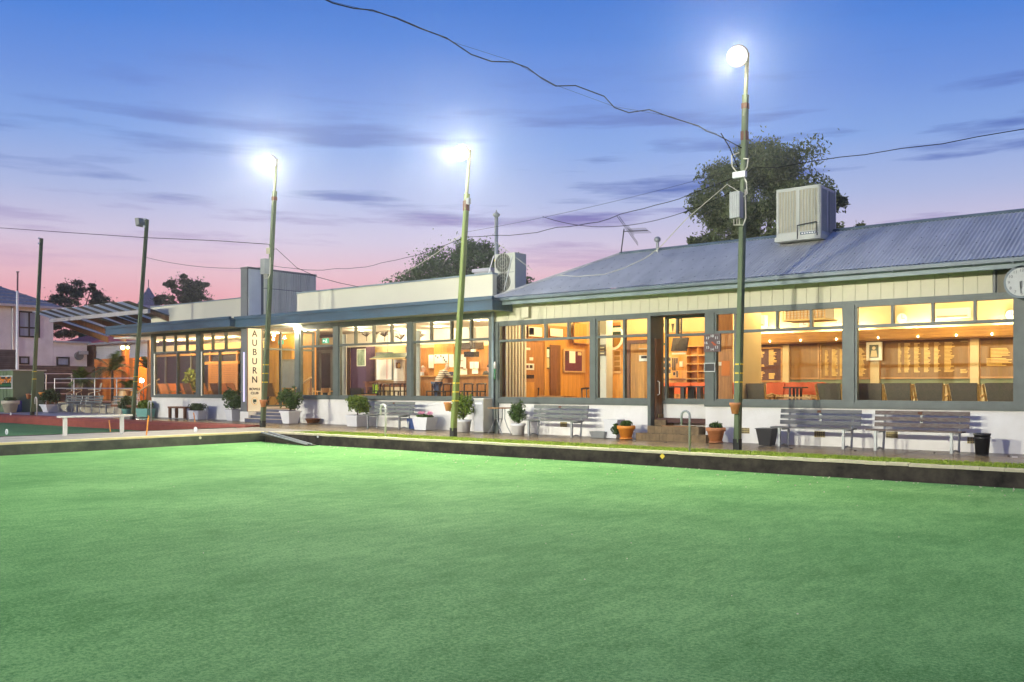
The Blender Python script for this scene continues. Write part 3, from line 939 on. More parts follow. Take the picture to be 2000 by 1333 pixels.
# ================================================================== BAR WING (flat roof, middle)
bw = thing('bar_wing', 'flat roofed wing with cream parapet and navy canopy over lit windows', 'building', (-23, W, 0))
BX0, BX1 = gx(577, W), XA - 0.002
zs2, zt2, zh2 = 1.04, 2.84, 3.56
MB().box(BX0, BX1, W, W + 0.2, -0.1, 0.94).build('plinth_wall', m_white, bw)
MB().box(BX0, BX1, W - 0.05, W + 0.1, 0.94, zs2).build('sill', m_frame, bw)
for a, b in ((577, 586), (653, 662.5), (797, 806), (957.5, 965)):
    MB().box(gx(a, W), gx(b, W) - (.003 if b == 965 else 0), W - 0.045, W + 0.12, zs2, zh2).build('post', m_frame, bw)
window(bw, gx(586, W), gx(653, W), W, zs2, zt2, zh2, GX(619), ())
window(bw, gx(662.5, W), gx(797, W), W, zs2, zt2, zh2, GX(693.5, 729, 764), ())
window(bw, gx(806, W), gx(957.5, W), W, zs2, zt2, zh2, GX(841.5, 881, 919.5), ())
MB().box(BX0, BX1, W - 0.03, W + 0.12, zh2, 3.69).build('header', m_frame, bw)
YC = 20.80                       # front of the canopies
cx0 = gx(459.5, YC)
cx1 = gx(961.5, YC)
MB().box(cx0, cx1, YC, YC + 0.04, 3.66, 3.96).build('fascia', m_navy, bw)
MB().box(cx0 - .02, cx1 + .02, YC - 0.05, YC + 0.06, 3.962, 4.07).build('fascia_cap', m_navy, bw)
MB().box(cx1 - .04, cx1, YC + 0.041, W + .3, 3.66, 3.96).build('fascia_return', m_navy, bw)
MB().box(cx0, cx0 + .04, YC + 0.041, W + .3, 3.66, 3.96).build('fascia_return', m_navy, bw)
MB().box(cx0 + .041, cx1 - .041, YC + 0.041, W + 0.3, 3.70, 3.72).build('soffit', m_soffit, bw)
MB().box(cx0, cx1 + .02, YC + 0.061, W + 0.3, 3.97, 4.03).build('canopy_roof', m_slate, bw)
MB().box(gx(580, W), gx(962, W), W + 0.0, W + 0.2, 3.9, 4.86).build('parapet_wall', m_parapet, bw)
MB().box(gx(580, W) - .02, gx(962, W) + .02, W - 0.04, W + 0.24, 4.862, 4.91).build('parapet_cap', m_fasc2, bw)
# rooms behind
BY = 27.4
MB().box(BX0 + .01, BX1, W + 0.2, BY, FL - .12, FL).build('floor', m_woodd, bw)
MB().box(-42, BX0 + .009, BY - 2.6, BY, FL - .12, FL).build('floor', m_woodd, bw)
MB().box(-42, BX1 + .05, W + 0.13, BY, 3.64, 3.69).build('ceiling', m_ceil, bw)
MB().box(-40, BX1, BY, BY + .1, FL, 3.64).build('back_wall', m_cream, bw)
MB().box(-42, BX1, W + .21, BY + .1, 4.1, 4.2).build('flat_roof', m_slate, bw)
MB().box(BX1 - .05, BX1, W + .13, BY, FL, 3.64).build('side_wall', m_cream, bw)

# ================================================================== ENTRANCE TOWER AND SIGN BLADE
et = thing('entrance_tower', 'grey corrugated steel tower rising behind the sign blade', 'building', (-30, W, 0))
SB0, SB1 = -30.83, -30.42        # the blade in x
SY0, SY1 = 21.15, 21.80
zt0, zt1 = 3.99, 5.98
MB().box(SB0, SB1, SY0, SY1, 4.08, zt1).build('steel_blade', m_bladegrey, et)
MB().box(SB1 - .005, SB1 + .02, SY0 + .06, SY1 - .03, 4.08, zt1 - .03).build('side_panel', m_towerpan, et)
ty0, ty1 = 21.92, 24.45
MB().box(SB0, SB1 - .03, SY1 + .002, ty1, 3.9, zt1 - .05).build('tower_wall', m_bladegrey, et)
rib = MB()
n = 22; w = (ty1 - ty0) / n
for i in range(n):
    y0 = ty0 + i * w
    rib.add([(SB1 - .03, y0, 3.9), (SB1 + .055, y0 + .25 * w, 3.9), (SB1 + .055, y0 + .75 * w, 3.9), (SB1 - .03, y0 + .93 * w, 3.9), (SB1 - .03, y0 + w, 3.9),
             (SB1 - .03, y0, zt1 - .06), (SB1 + .055, y0 + .25 * w, zt1 - .06), (SB1 + .055, y0 + .75 * w, zt1 - .06), (SB1 - .03, y0 + .93 * w, zt1 - .06), (SB1 - .03, y0 + w, zt1 - .06)],
            [(0, 1, 6, 5), (1, 2, 7, 6), (2, 3, 8, 7), (3, 4, 9, 8)])
rib.build('corrugated_sheet', m_tower, et)
MB().box(SB1 - .035, SB1 + .062, ty0, ty1, 5.22, 5.245).build('flashing', m_bladegrey, et)
MB().box(SB0 - .01, SB1 + .045, SY0 - .01, ty1 + .02, zt1 - .048, zt1 + .02).build('cap', m_bladegrey, et)

sg = thing('club_sign', 'tall cream sign reading AUBURN BOWLS CLUB beside the entrance steps', 'sign', (-30.6, SY0, 0.4))
MB().box(SB0, SB1, SY0, SY1, 0.44, 3.645).build('blade', m_bladegrey, sg)
fx = SB1 + .022
MB().box(SB1 - .004, fx, SY0 + .02, SY1 - .01, 0.45, 3.64).build('face', m_sign, sg)
MB().box(SB1 - .004, fx + .01, SY0 - .005, SY0 + .018, 0.44, 3.645).build('edge_trim', m_woodd, sg)
MB().box(SB1 - .004, fx + .01, SY1 - .008, SY1 + .01, 0.44, 3.645).build('edge_trim', m_woodd, sg)
cyc = (SY0 + SY1) / 2
rotx = (R(90), 0, R(90))
for ch_, py in zip('AUBURN', (654, 672, 690, 708, 726, 744)):
    z = atx(495, py, fx).z
    text(ch_, 0.345, (fx + .003, cyc, z), rotx, m_black, sg).data.offset = .005
text('BOWLS', 0.125, (fx + .003, cyc, atx(495, 762, fx).z), rotx, m_black, sg, width=1.15).data.offset = .004
text('CLUB', 0.125, (fx + .003, cyc, atx(495, 770, fx).z), rotx, m_black, sg, width=1.15).data.offset = .004
zc = atx(495, 785.5, fx).z
MB().disc((fx + .004, cyc, zc), 0.15, 'x', 0.006, 24).build('crest_ring', m_gold, sg)
MB().disc((fx + .006, cyc, zc), 0.135, 'x', 0.006, 24).build('crest_field', m_sign, sg)
shp = [(-.075, .07), (.075, .07), (.08, -.01), (.045, -.08), (0, -.115), (-.045, -.08), (-.08, -.01)]
mbk = MB(); mbk.add([(fx + .012, cyc + a, zc + b) for a, b in shp], [tuple(range(7))]); mbk.build('crest_shield', M('crest_green', (.02, .10, .06), .6), sg)
mbk = MB(); mbk.add([(fx + .014, cyc + a * .6, zc - .02 + b * .6) for a, b in shp], [tuple(range(7))]); mbk.build('crest_shield', m_black, sg)
MB().disc((fx + .016, cyc + .01, zc - .06), 0.03, 'x', 0.004, 12).build('crest_bowl', m_sign, sg)
mbk = MB().box(SB0 - .02, SB1 + .12, SY0 - .02, SY1 + .05, -.1, .438); mbk.build('plinth', m_white, sg)
tt = MB().tube([(SB0 + .25, SY0 - .03, 2.72), (SB0 + .25, SY0 - .03, .82)], 0.03, 8).build('tube_light', m_tube)
tag(tt, 'long pale lilac tube light upright on the grey sign edge', 'light')

# entrance steps up into the porch, porch walls
st = thing('entrance_steps', 'blue grey steps rising into the club entrance beside the sign', 'steps', (-29, W, 0))
xw0 = SB1 + .13
m_nos = M('step_nosing', (0.5, 0.42, 0.3), .6); m_tread = M('slate_step', (0.085, 0.095, 0.14), .5, var=.2)
for i in range(4):
    yy = 20.95 + i * .27; zt_ = .085 + (i + 1) * .115
    s_ = MB().box(xw0 + (-.0 if i else -.0), BX0 + (.25 if i < 2 else -.01), yy, 23.5, -.1 if i == 0 else zt_ - .114, zt_).build('step', m_tread, st)
    MB().box(xw0, BX0 + (.25 if i < 2 else -.01), yy - .012, yy + .03, zt_ - .016, zt_ + .004).build('nosing', m_nos, s_)
porch = thing('entrance_porch', 'glazed timber porch with warm orange wall beside the entrance steps', 'porch', (-30, 22, .5))
PXW = SB1 - .02
MB().box(PXW - .2, PXW, SY1 + .01, 24.4, .0, .62).build('low_wall', m_white, porch)
wdw = window(porch, SY1 + .02, 24.4, PXW - .08, .62, 2.84, 3.62, (22.75, 23.6), (22.75, 23.6), axis='y', mat=m_frame)
MB().box(-33.5, PXW, 24.42, 24.5, FL, 3.64).build('timber_wall', m_woodp, porch)
MB().box(-33.5, BX0, SY1 + .2, 24.5, FL - .05, FL).build('floor', m_woodd, porch)
planks(-33.45, PXW - .1, 24.38, FL, 3.5, .3, m_woodp, porch)
b_ = MB().box(-32.55, -31.55, 24.30, 24.37, 1.35, 2.55).build('noticeboard', m_steel)
tag(b_, 'grey noticeboard on the orange porch wall', 'noticeboard')

# ================================================================== LEFT WING
lw = thing('deck_wing', 'low wing with cream parapet and window bays lighting an enclosed deck', 'building', (-36, W, 0))
LX0, LX1 = gx(296, W), SB0 - .003
z3, zt3, zh3 = 1.02, 2.85, 3.66
MB().box(LX0, LX1, W, W + .2, -.1, .93).build('plinth_wall', m_white, lw)
MB().box(LX0, LX1, W - .05, W + .1, .93, z3).build('sill', m_frame, lw)
for a, b in ((296, 300), (384.5, 392)):
    MB().box(gx(a, W), gx(b, W), W - .045, W + .12, z3, zh3).build('post', m_frame, lw)
m_frame2 = M('lime_lit_frame', (0.34, 0.33, 0.19), .5, var=.1)
window(lw, gx(300, W), gx(384.5, W), W, z3, zt3, zh3, GX(319, 341.5, 364), GX(346), mat=m_frame)
window(lw, gx(392, W), LX1, W, z3, zt3, zh3, GX(414.5, 440), GX(428), mat=m_frame)
for px in (302.5, 394.5):
    MB().box(gx(px, W) - .04, gx(px, W) + .05, W - .03, W - .021, z3, zt3).build('lit_edge', m_sign, lw)  # cream strips paint the yellow light on the post edges
MB().box(LX0, LX1, W - .03, W + .12, zh3, 3.72).build('header', m_frame, lw)
Y2 = YC - .23
lx0, lx1 = gx(206, Y2), gx(449, Y2)
MB().box(lx0, lx1, Y2, Y2 + .04, 3.69, 3.96).build('fascia', m_navy, lw)
MB().box(lx0 - .02, lx1 + .01, Y2 - .05, Y2 + .06, 3.962, 4.07).build('fascia_cap', m_navy, lw)
MB().box(lx1 - .04, lx1, Y2 + .041, W + .2, 3.69, 3.96).build('fascia_return', m_navy, lw)
MB().box(lx0, lx0 + .04, Y2 + .041, W + 2, 3.69, 3.96).build('fascia_return', m_navy, lw)
MB().box(lx0 + .041, lx1 - .041, Y2 + .041, W + 2, 3.73, 3.75).build('soffit', m_soffit, lw)
MB().box(lx0, lx1, Y2 + .061, W + 5, 3.97, 4.02).build('canopy_roof', m_slate, lw)
MB().box(gx(295, W), SB0 - .003, W, W + .2, 3.9, 4.9).build('parapet_wall', m_parapet, lw)
MB().box(gx(295, W) - .02, SB0 - .003, W - .04, W + .24, 4.902, 4.94).build('parapet_cap', m_fasc2, lw)
MB().box(LX0 - 4, SB0 - .05, W + .2, 26, FL - .1, FL).build('deck_floor', m_woodd, lw)
MB().box(-45.9, PXW - .25, 26, 26.1, FL, 3.72).build('back_screen', m_navyw, lw)
for i, px in enumerate((322, 346.5, 372, 409, 429, 462)):
    xx = gx(px, 25.9); MB().box(xx - .05, xx + .05, 25.9, 25.97, FL, 3.2).build('mullion', m_woodm if px > 400 else m_frame, lw)
xx0, xx1 = gx(410, 25.9), gx(466, 25.9)
MB().box(xx0 - .4, xx1, 25.86, 25.96, 2.48, 2.62).build('beam', m_woodx, lw)
MB().box(-45.9, xx1, 25.86, 25.96, 2.95, 3.05).build('beam', m_woodx, lw)
me = mesh(MB().box(xx0, gx(464, 25.8), 0, .03, 0, .075), 'screen_slat', m_woodm)
for i in range(17): piece('screen_slat', me, lw, (0, 25.8, 1.02 + i * .088))
MB().box(-45.9, SB0, 25.85, 25.95, 3.15, 3.5).build('blind', m_cream, lw)
for px, wh_ in zip((308, 331, 353, 378, 403, 428, 455), ('behind the first top pane', 'behind the second top pane', 'behind the third top pane', 'left of the window post', 'right of the window post', 'behind the middle of the last bay', 'nearest the sign blade')):
    downlight(gx(px, 24.4), 24.4, 3.63, 40, (1, .64, .28), 'deck', wh_ + ' of the deck wing' if 'blade' not in wh_ else wh_ + ' in the deck wing')

# ================================================================== FLOODLIGHT POLES
YP = 19.3


def gp(px, py, z=0.0):           # photo pixel -> point on the level z
    t = (z - CH) * FPX / (HOR - py); X = (px - 1000) / FPX
    return Vector((t * (X * cc - ss), t * (X * ss + cc), z))


def floodlight(t, base, top, lit, power, aim, size=(0.5, 0.34), cone=168, blend=.7):
    """lamp head on the pole top facing the green"""
    d = (Vector(aim) - Vector(top)).normalized()
    c = Vector(top) + d * 0.40
    q = d.to_track_quat('-Z', 'Y').to_matrix()
    def P(x, y, z): return c + q @ Vector((x, y, z))
    def ring(r, z, n=20): return [P(r * math.cos(2 * math.pi * k / n), r * .86 * math.sin(2 * math.pi * k / n), z) for k in range(n)]
    mb = MB()
    rs = [ring(.27, -.03), ring(.28, .0), ring(.20, .12), ring(.10, .22)]
    mb.v = [tuple(p) for r_ in rs for p in r_]
    for q_ in range(3):
        for k in range(20): mb.f.append((q_ * 20 + k, q_ * 20 + (k + 1) % 20, (q_ + 1) * 20 + (k + 1) % 20, (q_ + 1) * 20 + k))
    mb.f.append(tuple(60 + k for k in range(20)))
    if not lit:
        a, b = size[0] / 2, size[1] / 2
        mb = MB(); fr = [P(-a, -b, -.03), P(a, -b, -.03), P(a, b, -.03), P(-a, b, -.03)]
        bk = [P(-a * .8, -b * .8, .14), P(a * .8, -b * .8, .14), P(a * .8, b * .8, .14), P(-a * .8, b * .8, .14)]
        mb.add(fr + bk, [(4, 5, 6, 7), (0, 4, 7, 3), (1, 2, 6, 5), (0, 1, 5, 4), (3, 7, 6, 2)])
    hd = mb.build('lamp_head', m_lampoff, t)
    if lit:
        ln = MB(); ln.v = [tuple(p) for p in ring(.262, -.032)] + [tuple(p) for p in ring(.16, -.075)]
        ln.f = [(k, (k + 1) % 20, 20 + (k + 1) % 20, 20 + k) for k in range(20)] + [tuple(range(20, 40))]
        ln.build('lens', m_lamprim, hd)
        ln = MB(); ln.v = [tuple(p) for p in ring(.205, -.0775)]; ln.v = [tuple(p) for p in ring(.155, -.078)]; ln.f = [tuple(range(20))]
        ln.build('bulb_glass', m_lamp, hd)
        light('bulb_spill', 'POINT', P(0, 0, -.14), power * .018, (.97, 1, .92), t, shadow_soft_size=.1)
    else:
        MB().quad(P(-a * .96, -b * .96, -.032), P(a * .96, -b * .96, -.032), P(a * .96, b * .96, -.032), P(-a * .96, b * .96, -.032)).build('lens', m_acside, hd)
    MB().tube([top, Vector(top) + d * .12, P(0, 0, .2)], 0.03).build('bracket', m_steel, t)
    if lit:
        o = light('flood_lamp', 'SPOT', P(0, 0, -.08), power, (1, .97, .82), t, shadow_soft_size=0.16, spot_size=R(cone), spot_blend=blend)
        o.rotation_euler = d.to_track_quat('-Z', 'Y').to_euler()


def pole(pxb, pxt, pyt, label, mat, w=0.17, ext=None, lamp=None, power=0, seed=0, tapes=(), pots=True, aim=None, wb=None):
    bx = gx(pxb, YP); zb_ = zb(bx) * .4
    b = Vector((bx, YP, zb_ - .02)); tp = at(pxt, pyt, YP)
    k = (at(pxt, pyt, YP).x - bx)
    tp = Vector((bx + k * .774, YP + k * .633 * .5, tp.z))
    t = thing('floodlight_pole', label, 'light pole', b, 'floodlight poles along the path')
    d = (tp - b)
    ht = d.length
    mb = MB()
    u = Vector((1, 0, 0)); v = Vector((0, 1, 0))
    for q, ww in ((0, w * .5), (1, w * .43)):
        p = b + d * q
        mb.v += [tuple(p + u * ww * i + v * ww * j) for i, j in ((-1, -1), (1, -1), (1, 1), (-1, 1))]
    mb.f += [(0, 3, 2, 1), (4, 5, 6, 7), (0, 1, 5, 4), (1, 2, 6, 5), (2, 3, 7, 6), (3, 0, 4, 7)]
    mb.build('post', mat, t)
    A = lambda z: b + d * ((z - b.z) / d.z)
    mb = MB(); p0, p1 = A(.15) + v * -w * .55 + u * w * .3, A(tp.z - .4) + v * -w * .5 + u * w * .2
    mb.tube([p0, p0.lerp(p1, .5) + Vector((.01, 0, 0)), p1], .018).build('conduit', mat, t)
    MB().obox(A(.1), (w * 1.12, w * 1.12, .26)).build('base_sleeve', m_dark, t)
    for z in tapes:
        MB().obox(A(z), (w * 1.04, w * 1.04, .035)).build('tape_band', m_yellow, t)
    lt = tp
    if ext:
        e = at(*ext, YP); e = Vector((tp.x + (e.x - gx(pxt, YP)) * .774, tp.y, e.z))
        MB().tube([tp - d * .06 + v * -.02, e], .05, 8).build('steel_extension', m_polesteel, t)
        MB().obox(A(tp.z - .25), (w * 1.02, w * 1.02, .12)).build('rusty_clamp', m_rust, t)
        lt = e
    if lamp is not None:
        floodlight(t, b, lt, lamp, power, aim or (lt.x - 3, 4, -1))
    return t, A, lt


SPOT_OUT = 11500
pR, AR, LR = pole(1440, 1457.5, 185, 'tall grey green floodlight pole nearest the camera with a silver switch box', m_poled, .13, (1462, 103), True, SPOT_OUT * .8, tapes=(1.5, 1.7, 1.9), aim=(-12, -2, 0))
p3, A3, L3 = pole(885, 910.5, 378, 'lime green lit floodlight pole in front of the bar windows', m_pole, .135, (917.5, 291), True, SPOT_OUT * 1.25, tapes=(1.0, 1.25, 1.5), aim=(-16, 0, 0))
p2, A2, L2 = pole(513, 532.5, 373, 'green floodlight pole in front of the entrance steps with a grey box', m_poled, .135, (537.5, 309), True, SPOT_OUT * 1.25, tapes=(1.55, 1.85, 2.15), aim=(-20, 0, 0))
p1, A1, L1 = pole(259, 280, 428, 'unlit green pole with a grey flood lamp head before the deck', m_poled, .13, None, False, 0, tapes=(1.6, 1.8), aim=(-41.5, 19, 6.6))
p0, A0, L0 = pole(63, 75, 466, 'bare green pole without a lamp near the left deck benches', m_poled, .14, tapes=(1.75, 2.1))
for A, w, z in ((A1, .2, 8.1), (A1, .2, 7.8), (A0, .2, 8.25), (A0, .2, 8.0)):
    par = p1 if A is A1 else p0
    p = A(z); MB().disc((p.x + .03, p.y - .12, p.z), .045, 'y', .05, 10).build('bolt', m_potw, par)
# small lit lamp under the canopy corner beside the entrance
sl = thing('canopy_lamp', 'small lit lamp under the canopy corner beside the entrance', 'lamp', at(576.5, 642.5, 21.55))
p = at(576.5, 642.5, 21.55)
MB().lathe([(.03, -.05), (.05, -.02), (.05, .04), (.03, .08)], p.x, p.y, 10, p.z).build('bulb', m_down, sl)
light('bulb_light', 'POINT', p + Vector((-.12, -.05, -.05)), 105, (1, .9, .68), sl, shadow_soft_size=.05)
# boxes and fittings on the poles
for t, A, z, w, h, name in ((pR, AR, 5.43, .24, .58, 'switch_box'), (p2, A2, 5.5, .24, .52, 'switch_box')):
    p = A(z)
    bx_ = MB().obox((p.x - .06, p.y - .2, p.z), (w, .2, h)).build(name, M('box_grey', (.30, .32, .32), .5), t)
    mb = MB()
    for i in range(5): mb.obox((p.x - .06 - w * .4 + i * w * .2, p.y - .305, p.z), (.012, .012, h * .96))
    mb.build('fins', m_steel, bx_)
    for k in (-.07, 0, .06):
        MB().tube([(p.x - .06 + k, p.y - .18, p.z - h / 2), (p.x - .05 + k, p.y - .2, p.z - h / 2 - .14), (p.x + .1, p.y - .2, p.z - h / 2 - .17), (p.x + .13, p.y - .13, p.z - h / 2 + .0), (p.x + .1, p.y - .1, p.z + h * .6)], .014).build('cable_loop', m_cablew, t)
p = AR(6.12)
MB().obox((p.x - .04, p.y - .12, p.z), (.30, .1, .13)).build('junction_box', m_potw, pR)
for k, (dx, dz) in enumerate(((.16, .35), (-.2, .5), (.14, -.5))):
    MB().tube([(p.x + dx * .3, p.y - .12, p.z), (p.x + dx, p.y - .16, p.z + dz * .4), (p.x + dx * 1.1, p.y - .15, p.z + dz * .9), (p.x + dx * .3, p.y - .1, p.z + dz)], .015).build('cable_loop', m_cablew, pR)
p = A3(6.6); MB().obox((p.x + .12, p.y - .05, p.z), (.1, .1, .16)).build('bracket_box', m_steel, p3)
p = A2(6.05); MB().obox((p.x - .08, p.y - .05, p.z), (.16, .12, .2)).build('bracket_box', m_potc, p2)
for t, A, z in ((pR, AR, 7.0), (p3, A3, 6.45)):
    MB().obox(A(z), (.135, .135, .2)).build('rusty_band', m_rust, t)


def pole_pot(A, z, label, px=None, dx=-.17):
    p = A(z)
    t = thing('hanging_pot', label, 'hanging pot', (p.x + dx, p.y - .1, p.z), 'terracotta pots hooked on the poles')
    MB().lathe([(.07, -.13), (.11, .06), (.125, .07), (.125, .12), (.105, .12), (.09, .06)], p.x + dx, p.y - .1, 14, p.z).build('pot', m_terr, t, True)
    MB().tube([(p.x + dx + .1, p.y - .1, p.z + .08), (p.x, p.y - .1, p.z + .1)], .012).build('hook', m_potw, t)


pole_pot(AR, .92, 'terracotta pot hooked on the grey green pole nearest the camera', dx=-.03)
pole_pot(A3, .84, 'terracotta pot hooked on the lime green pole before the bar')
pole_pot(A2, .83, 'terracotta pot hooked on the pole before the entrance steps', dx=.1)
pole_pot(A0, .95, 'orange pot hooked on the bare pole near the left deck benches', dx=-.25)
pole_pot(A1, 1.15, 'orange pot hooked on the unlit lamp pole before the deck', dx=-.3)

# the two floodlight poles on the far side of the green that light the clubhouse front
for x, pw_, ax in ((-13, 50000, -7), (-23, 50000, -17), (-35, 54000, -30), (-52, 66000, -50)):  # leftmost pole is added out of view to brighten the deck and grey house
    t = thing('floodlight_pole', 'floodlight pole across the green lighting ' + {-13: 'the honour board windows', -23: 'the timber room and bar', -35: 'the bar wing and entrance', -52: 'the deck and grey house, added as fill'}[x], 'light pole', (x, -20, -.3), 'floodlight poles behind the green')
    MB().taper(x, -20, -.4, 9.0, .1, .1, .08, .08).build('post', m_pole, t)
    floodlight(t, None, Vector((x, -19.9, 9.0)), True, pw_, (ax, W, 2.5), cone=46, blend=.6)

# ================================================================== OVERHEAD CABLES


def cable(a, b, sag, r, mat, label, wav=0.0, n=26, group=None):
    a, b = Vector(a), Vector(b)
    pts = []
    for i in range(n + 1):
        t = i / n
        p = a.lerp(b, t); p.z -= sag * 4 * t * (1 - t)
        if wav: p.z += wav * math.sin(t * 23) * math.sin(math.pi * t) + wav * .5 * math.sin(t * 51 + 1) * math.sin(math.pi * t)
        pts.append(p)
    o = MB().tube(pts, r, 5).build('overhead_cable', mat)
    return tag(o, label, 'cable', group)


pk = AR(6.3) + Vector((-.1, -.1, 0))
far = at(620, -12, 11.0)
pts = [pk, at(1425, 290, 18.9), at(1408, 262, 18.7)]
tag(MB().tube(pts, .013, 6).build('overhead_cable', m_cable), 'short dark conduit rising from the junction box of the nearest pole', 'cable')
wp = [(1400, 265), (1380, 258), (1365, 248), (1310, 231), (1268, 216), (1228, 222), (1200, 212), (1180, 190), (1124, 169), (1085, 170), (1058, 155), (1030, 134), (1000, 123), (960, 122), (920, 108), (890, 88), (872, 76), (820, 57), (775, 38), (728, 22), (690, 18), (650, 8), (612, -10), (560, -40), (480, -70)]
pts = []
for i, (px, py) in enumerate(wp):
    pts.append(at(px, py, 18.8 - 10.0 * (i / (len(wp) - 1))))
tag(MB().tube([AR(6.7)] + pts, .0115, 6).build('overhead_cable', m_cable), 'wavy black cable crossing the sky from the top edge to the nearest pole', 'cable')
tag(MB().tube([pts[i] + Vector((0, 0, .10 if i % 3 else .02)) for i in range(0, len(pts), 3)], .0035, 5).build('support_wire', m_cable), 'thin catenary wire above the wavy black cable', 'wire')
wp = [(1470, 330), (1520, 329), (1580, 318), (1640, 309), (1690, 304), (1760, 292), (1840, 283), (1910, 269), (2000, 254), (2100, 236)]
tag(MB().tube([AR(6.1)] + [at(px, py, 19.2) for px, py in wp], .009, 5).build('overhead_cable', m_cable), 'black cable running from the nearest pole out to the upper right', 'cable')
cable(AR(6.15), A3(5.62), .35, .009, m_cable, 'black cable between the nearest pole and the bar pole', .03)
cable(AR(6.3), A3(5.75), .10, .004, m_cable, 'thin wire above the cable between the two nearer poles')
cable(A3(5.6), A2(5.55), .45, .008, m_cable, 'dark cable between the bar pole and the entrance pole', .02)
cable(A2(5.5), A1(6.6), .2, .008, m_cable, 'thin wire from the entrance pole to the unlit lamp pole')
wp = [(524, 479), (420, 472), (280, 466), (130, 456), (0, 447), (-80, 442)]
tag(MB().tube([A2(6.2)] + [at(px, py, YP) for px, py in wp], .013, 5).build('overhead_cable', m_cable), 'dark cable running from the entrance pole out past the left edge', 'cable')
cable(AR(5.85) + Vector((-.1, 0, 0)), at(1060, 425, 22), .55, .008, m_cable, 'slack cable dropping from the nearest pole towards the bar wing', .0)
wp = [(1420, 362), (1340, 430), (1290, 484), (1262, 505), (1220, 525), (1180, 538), (1130, 542), (1088, 539)]
tag(MB().tube([AR(5.7)] + [at(px, py, 19.4 + 2.0 * i / 7) for i, (px, py) in enumerate(wp)], .009, 5).build('overhead_cable', m_cablew), 'pale cable drooping from the nearest pole across the corrugated roof', 'cable')
wp = [(905, 458), (880, 475), (850, 498), (810, 524), (780, 540), (740, 552)]
tag(MB().tube([A3(5.55)] + [at(px, py, 19.5 + 2.2 * i / 5) for i, (px, py) in enumerate(wp)], .009, 5).build('overhead_cable', m_cablew), 'pale cable drooping from the bar pole to the cream parapet', 'cable')
wp = [(540, 488), (580, 525), (620, 543), (665, 555), (700, 562)]
tag(MB().tube([A2(6.1)] + [at(px, py, 19.5 + 2.2 * i / 4) for i, (px, py) in enumerate(wp)], .010, 5).build('overhead_cable', m_cable), 'dark cable drooping from the entrance pole onto the parapet', 'cable')
wp = [(968, 474), (995, 495), (1025, 518), (1040, 530)]
tag(MB().tube([at(px, py, 22.1 + .1 * i) for i, (px, py) in enumerate(wp)], .009, 5).build('overhead_cable', m_cablew), 'pale stay wire from the flue pipe over the double fan unit', 'wire')

# ================================================================== ON THE ROOFS
# double fan air conditioner: front faces the green
t = thing('fan_unit', 'cream double fan air conditioner standing at the roof junction', 'air conditioner', (gx(985, 22.3), 22.3, 4.6))
x0, x1 = gx(966.5, 22.2), gx(1006, 22.2)
z0, z1 = zz(985, 572, 22.2), zz(985, 497, 22.2)
yd = 22.2 + .55
MB().box(x0, x1, 22.2, yd, z0, z1).build('casing', m_ac, t)
for py in (515.5, 553):
    p = at(982, py, 22.19); r = .30
    fn = MB().disc((p.x, 22.195, p.z), r, 'y', .03, 28).build('fan_grille', M('fan_shade', (.06, .06, .045), .8), t)
    mb = MB()
    for q in (.3, .62, .95):
        n = 24
        for j in range(n):
            a0, a1 = 2 * math.pi * j / n, 2 * math.pi * (j + 1) / n
            mb.quad((p.x + r * q * math.cos(a0), 22.172, p.z + r * q * math.sin(a0)), (p.x + r * q * math.cos(a1), 22.172, p.z + r * q * math.sin(a1)),
                    (p.x + r * (q + .025) * math.cos(a1), 22.172, p.z + r * (q + .025) * math.sin(a1)), (p.x + r * (q + .025) * math.cos(a0), 22.172, p.z + r * (q + .025) * math.sin(a0)))
    for j in range(5):
        a = -r + .12 + j * (2 * r - .24) / 4; hh = math.sqrt(max(0, r * r - a * a))
        mb.box(p.x + a - .004, p.x + a + .004, 22.165, 22.172, p.z - hh, p.z + hh)
    mb.build('fan_guard', m_ac, fn)
    for k in range(4):
        a = k * 1.57
        mbb = MB().quad((p.x, 22.178, p.z), (p.x + .1 * math.cos(a), 22.178, p.z + .1 * math.sin(a)), (p.x + .27 * math.cos(a + .4), 22.178, p.z + .27 * math.sin(a + .4)), (p.x + .27 * math.cos(a + 1.0), 22.178, p.z + .27 * math.sin(a + 1.0)))
        mbb.build('fan_blade', m_dark, fn)
MB().box(x0 + .04, x1 - .04, 22.193, 22.199, (z0 + z1) / 2 - .008, (z0 + z1) / 2 + .008).build('seam', m_bladegrey, t)
MB().tube([(x1 - .1, 22.17, z1 - .1), (x1 - .4, 22.15, z0 + .05)], .012).build('stay', m_potw, t)
MB().tube([(x0 - .01, 22.15, z1 - .05), (x0 - .2, 22.0, z0 + .3)], .015).build('stay', m_potw, t)
MB().box(x0 + .06, x0 + .2, 22.25, yd - .05, z0 - .35, z0).box(x1 - .2, x1 - .06, 22.25, yd - .05, z0 - .35, z0).build('stand', m_steel, t)
# flue pipe
t = thing('flue_pipe', 'tall thin grey flue pipe with conical cap behind the parapet', 'flue', (gx(969, 22.6), 22.6, 4.2))
p, q = at(969, 520, 22.6), at(969.5, 424, 22.6)
MB().tube([(p.x, 22.6, 4.1), q], .06, 10).build('pipe', m_steel, t, True)
MB().lathe([(.07, -.03), (.12, .02), (.12, .06), (.03, .12), (.01, .2)], q.x, 22.6, 12, q.z).build('cap', m_steel, t, True)
MB().lathe([(.068, 0), (.068, .07)], q.x, 22.6, 12, q.z - 1.45).build('collar', m_yellow, t)
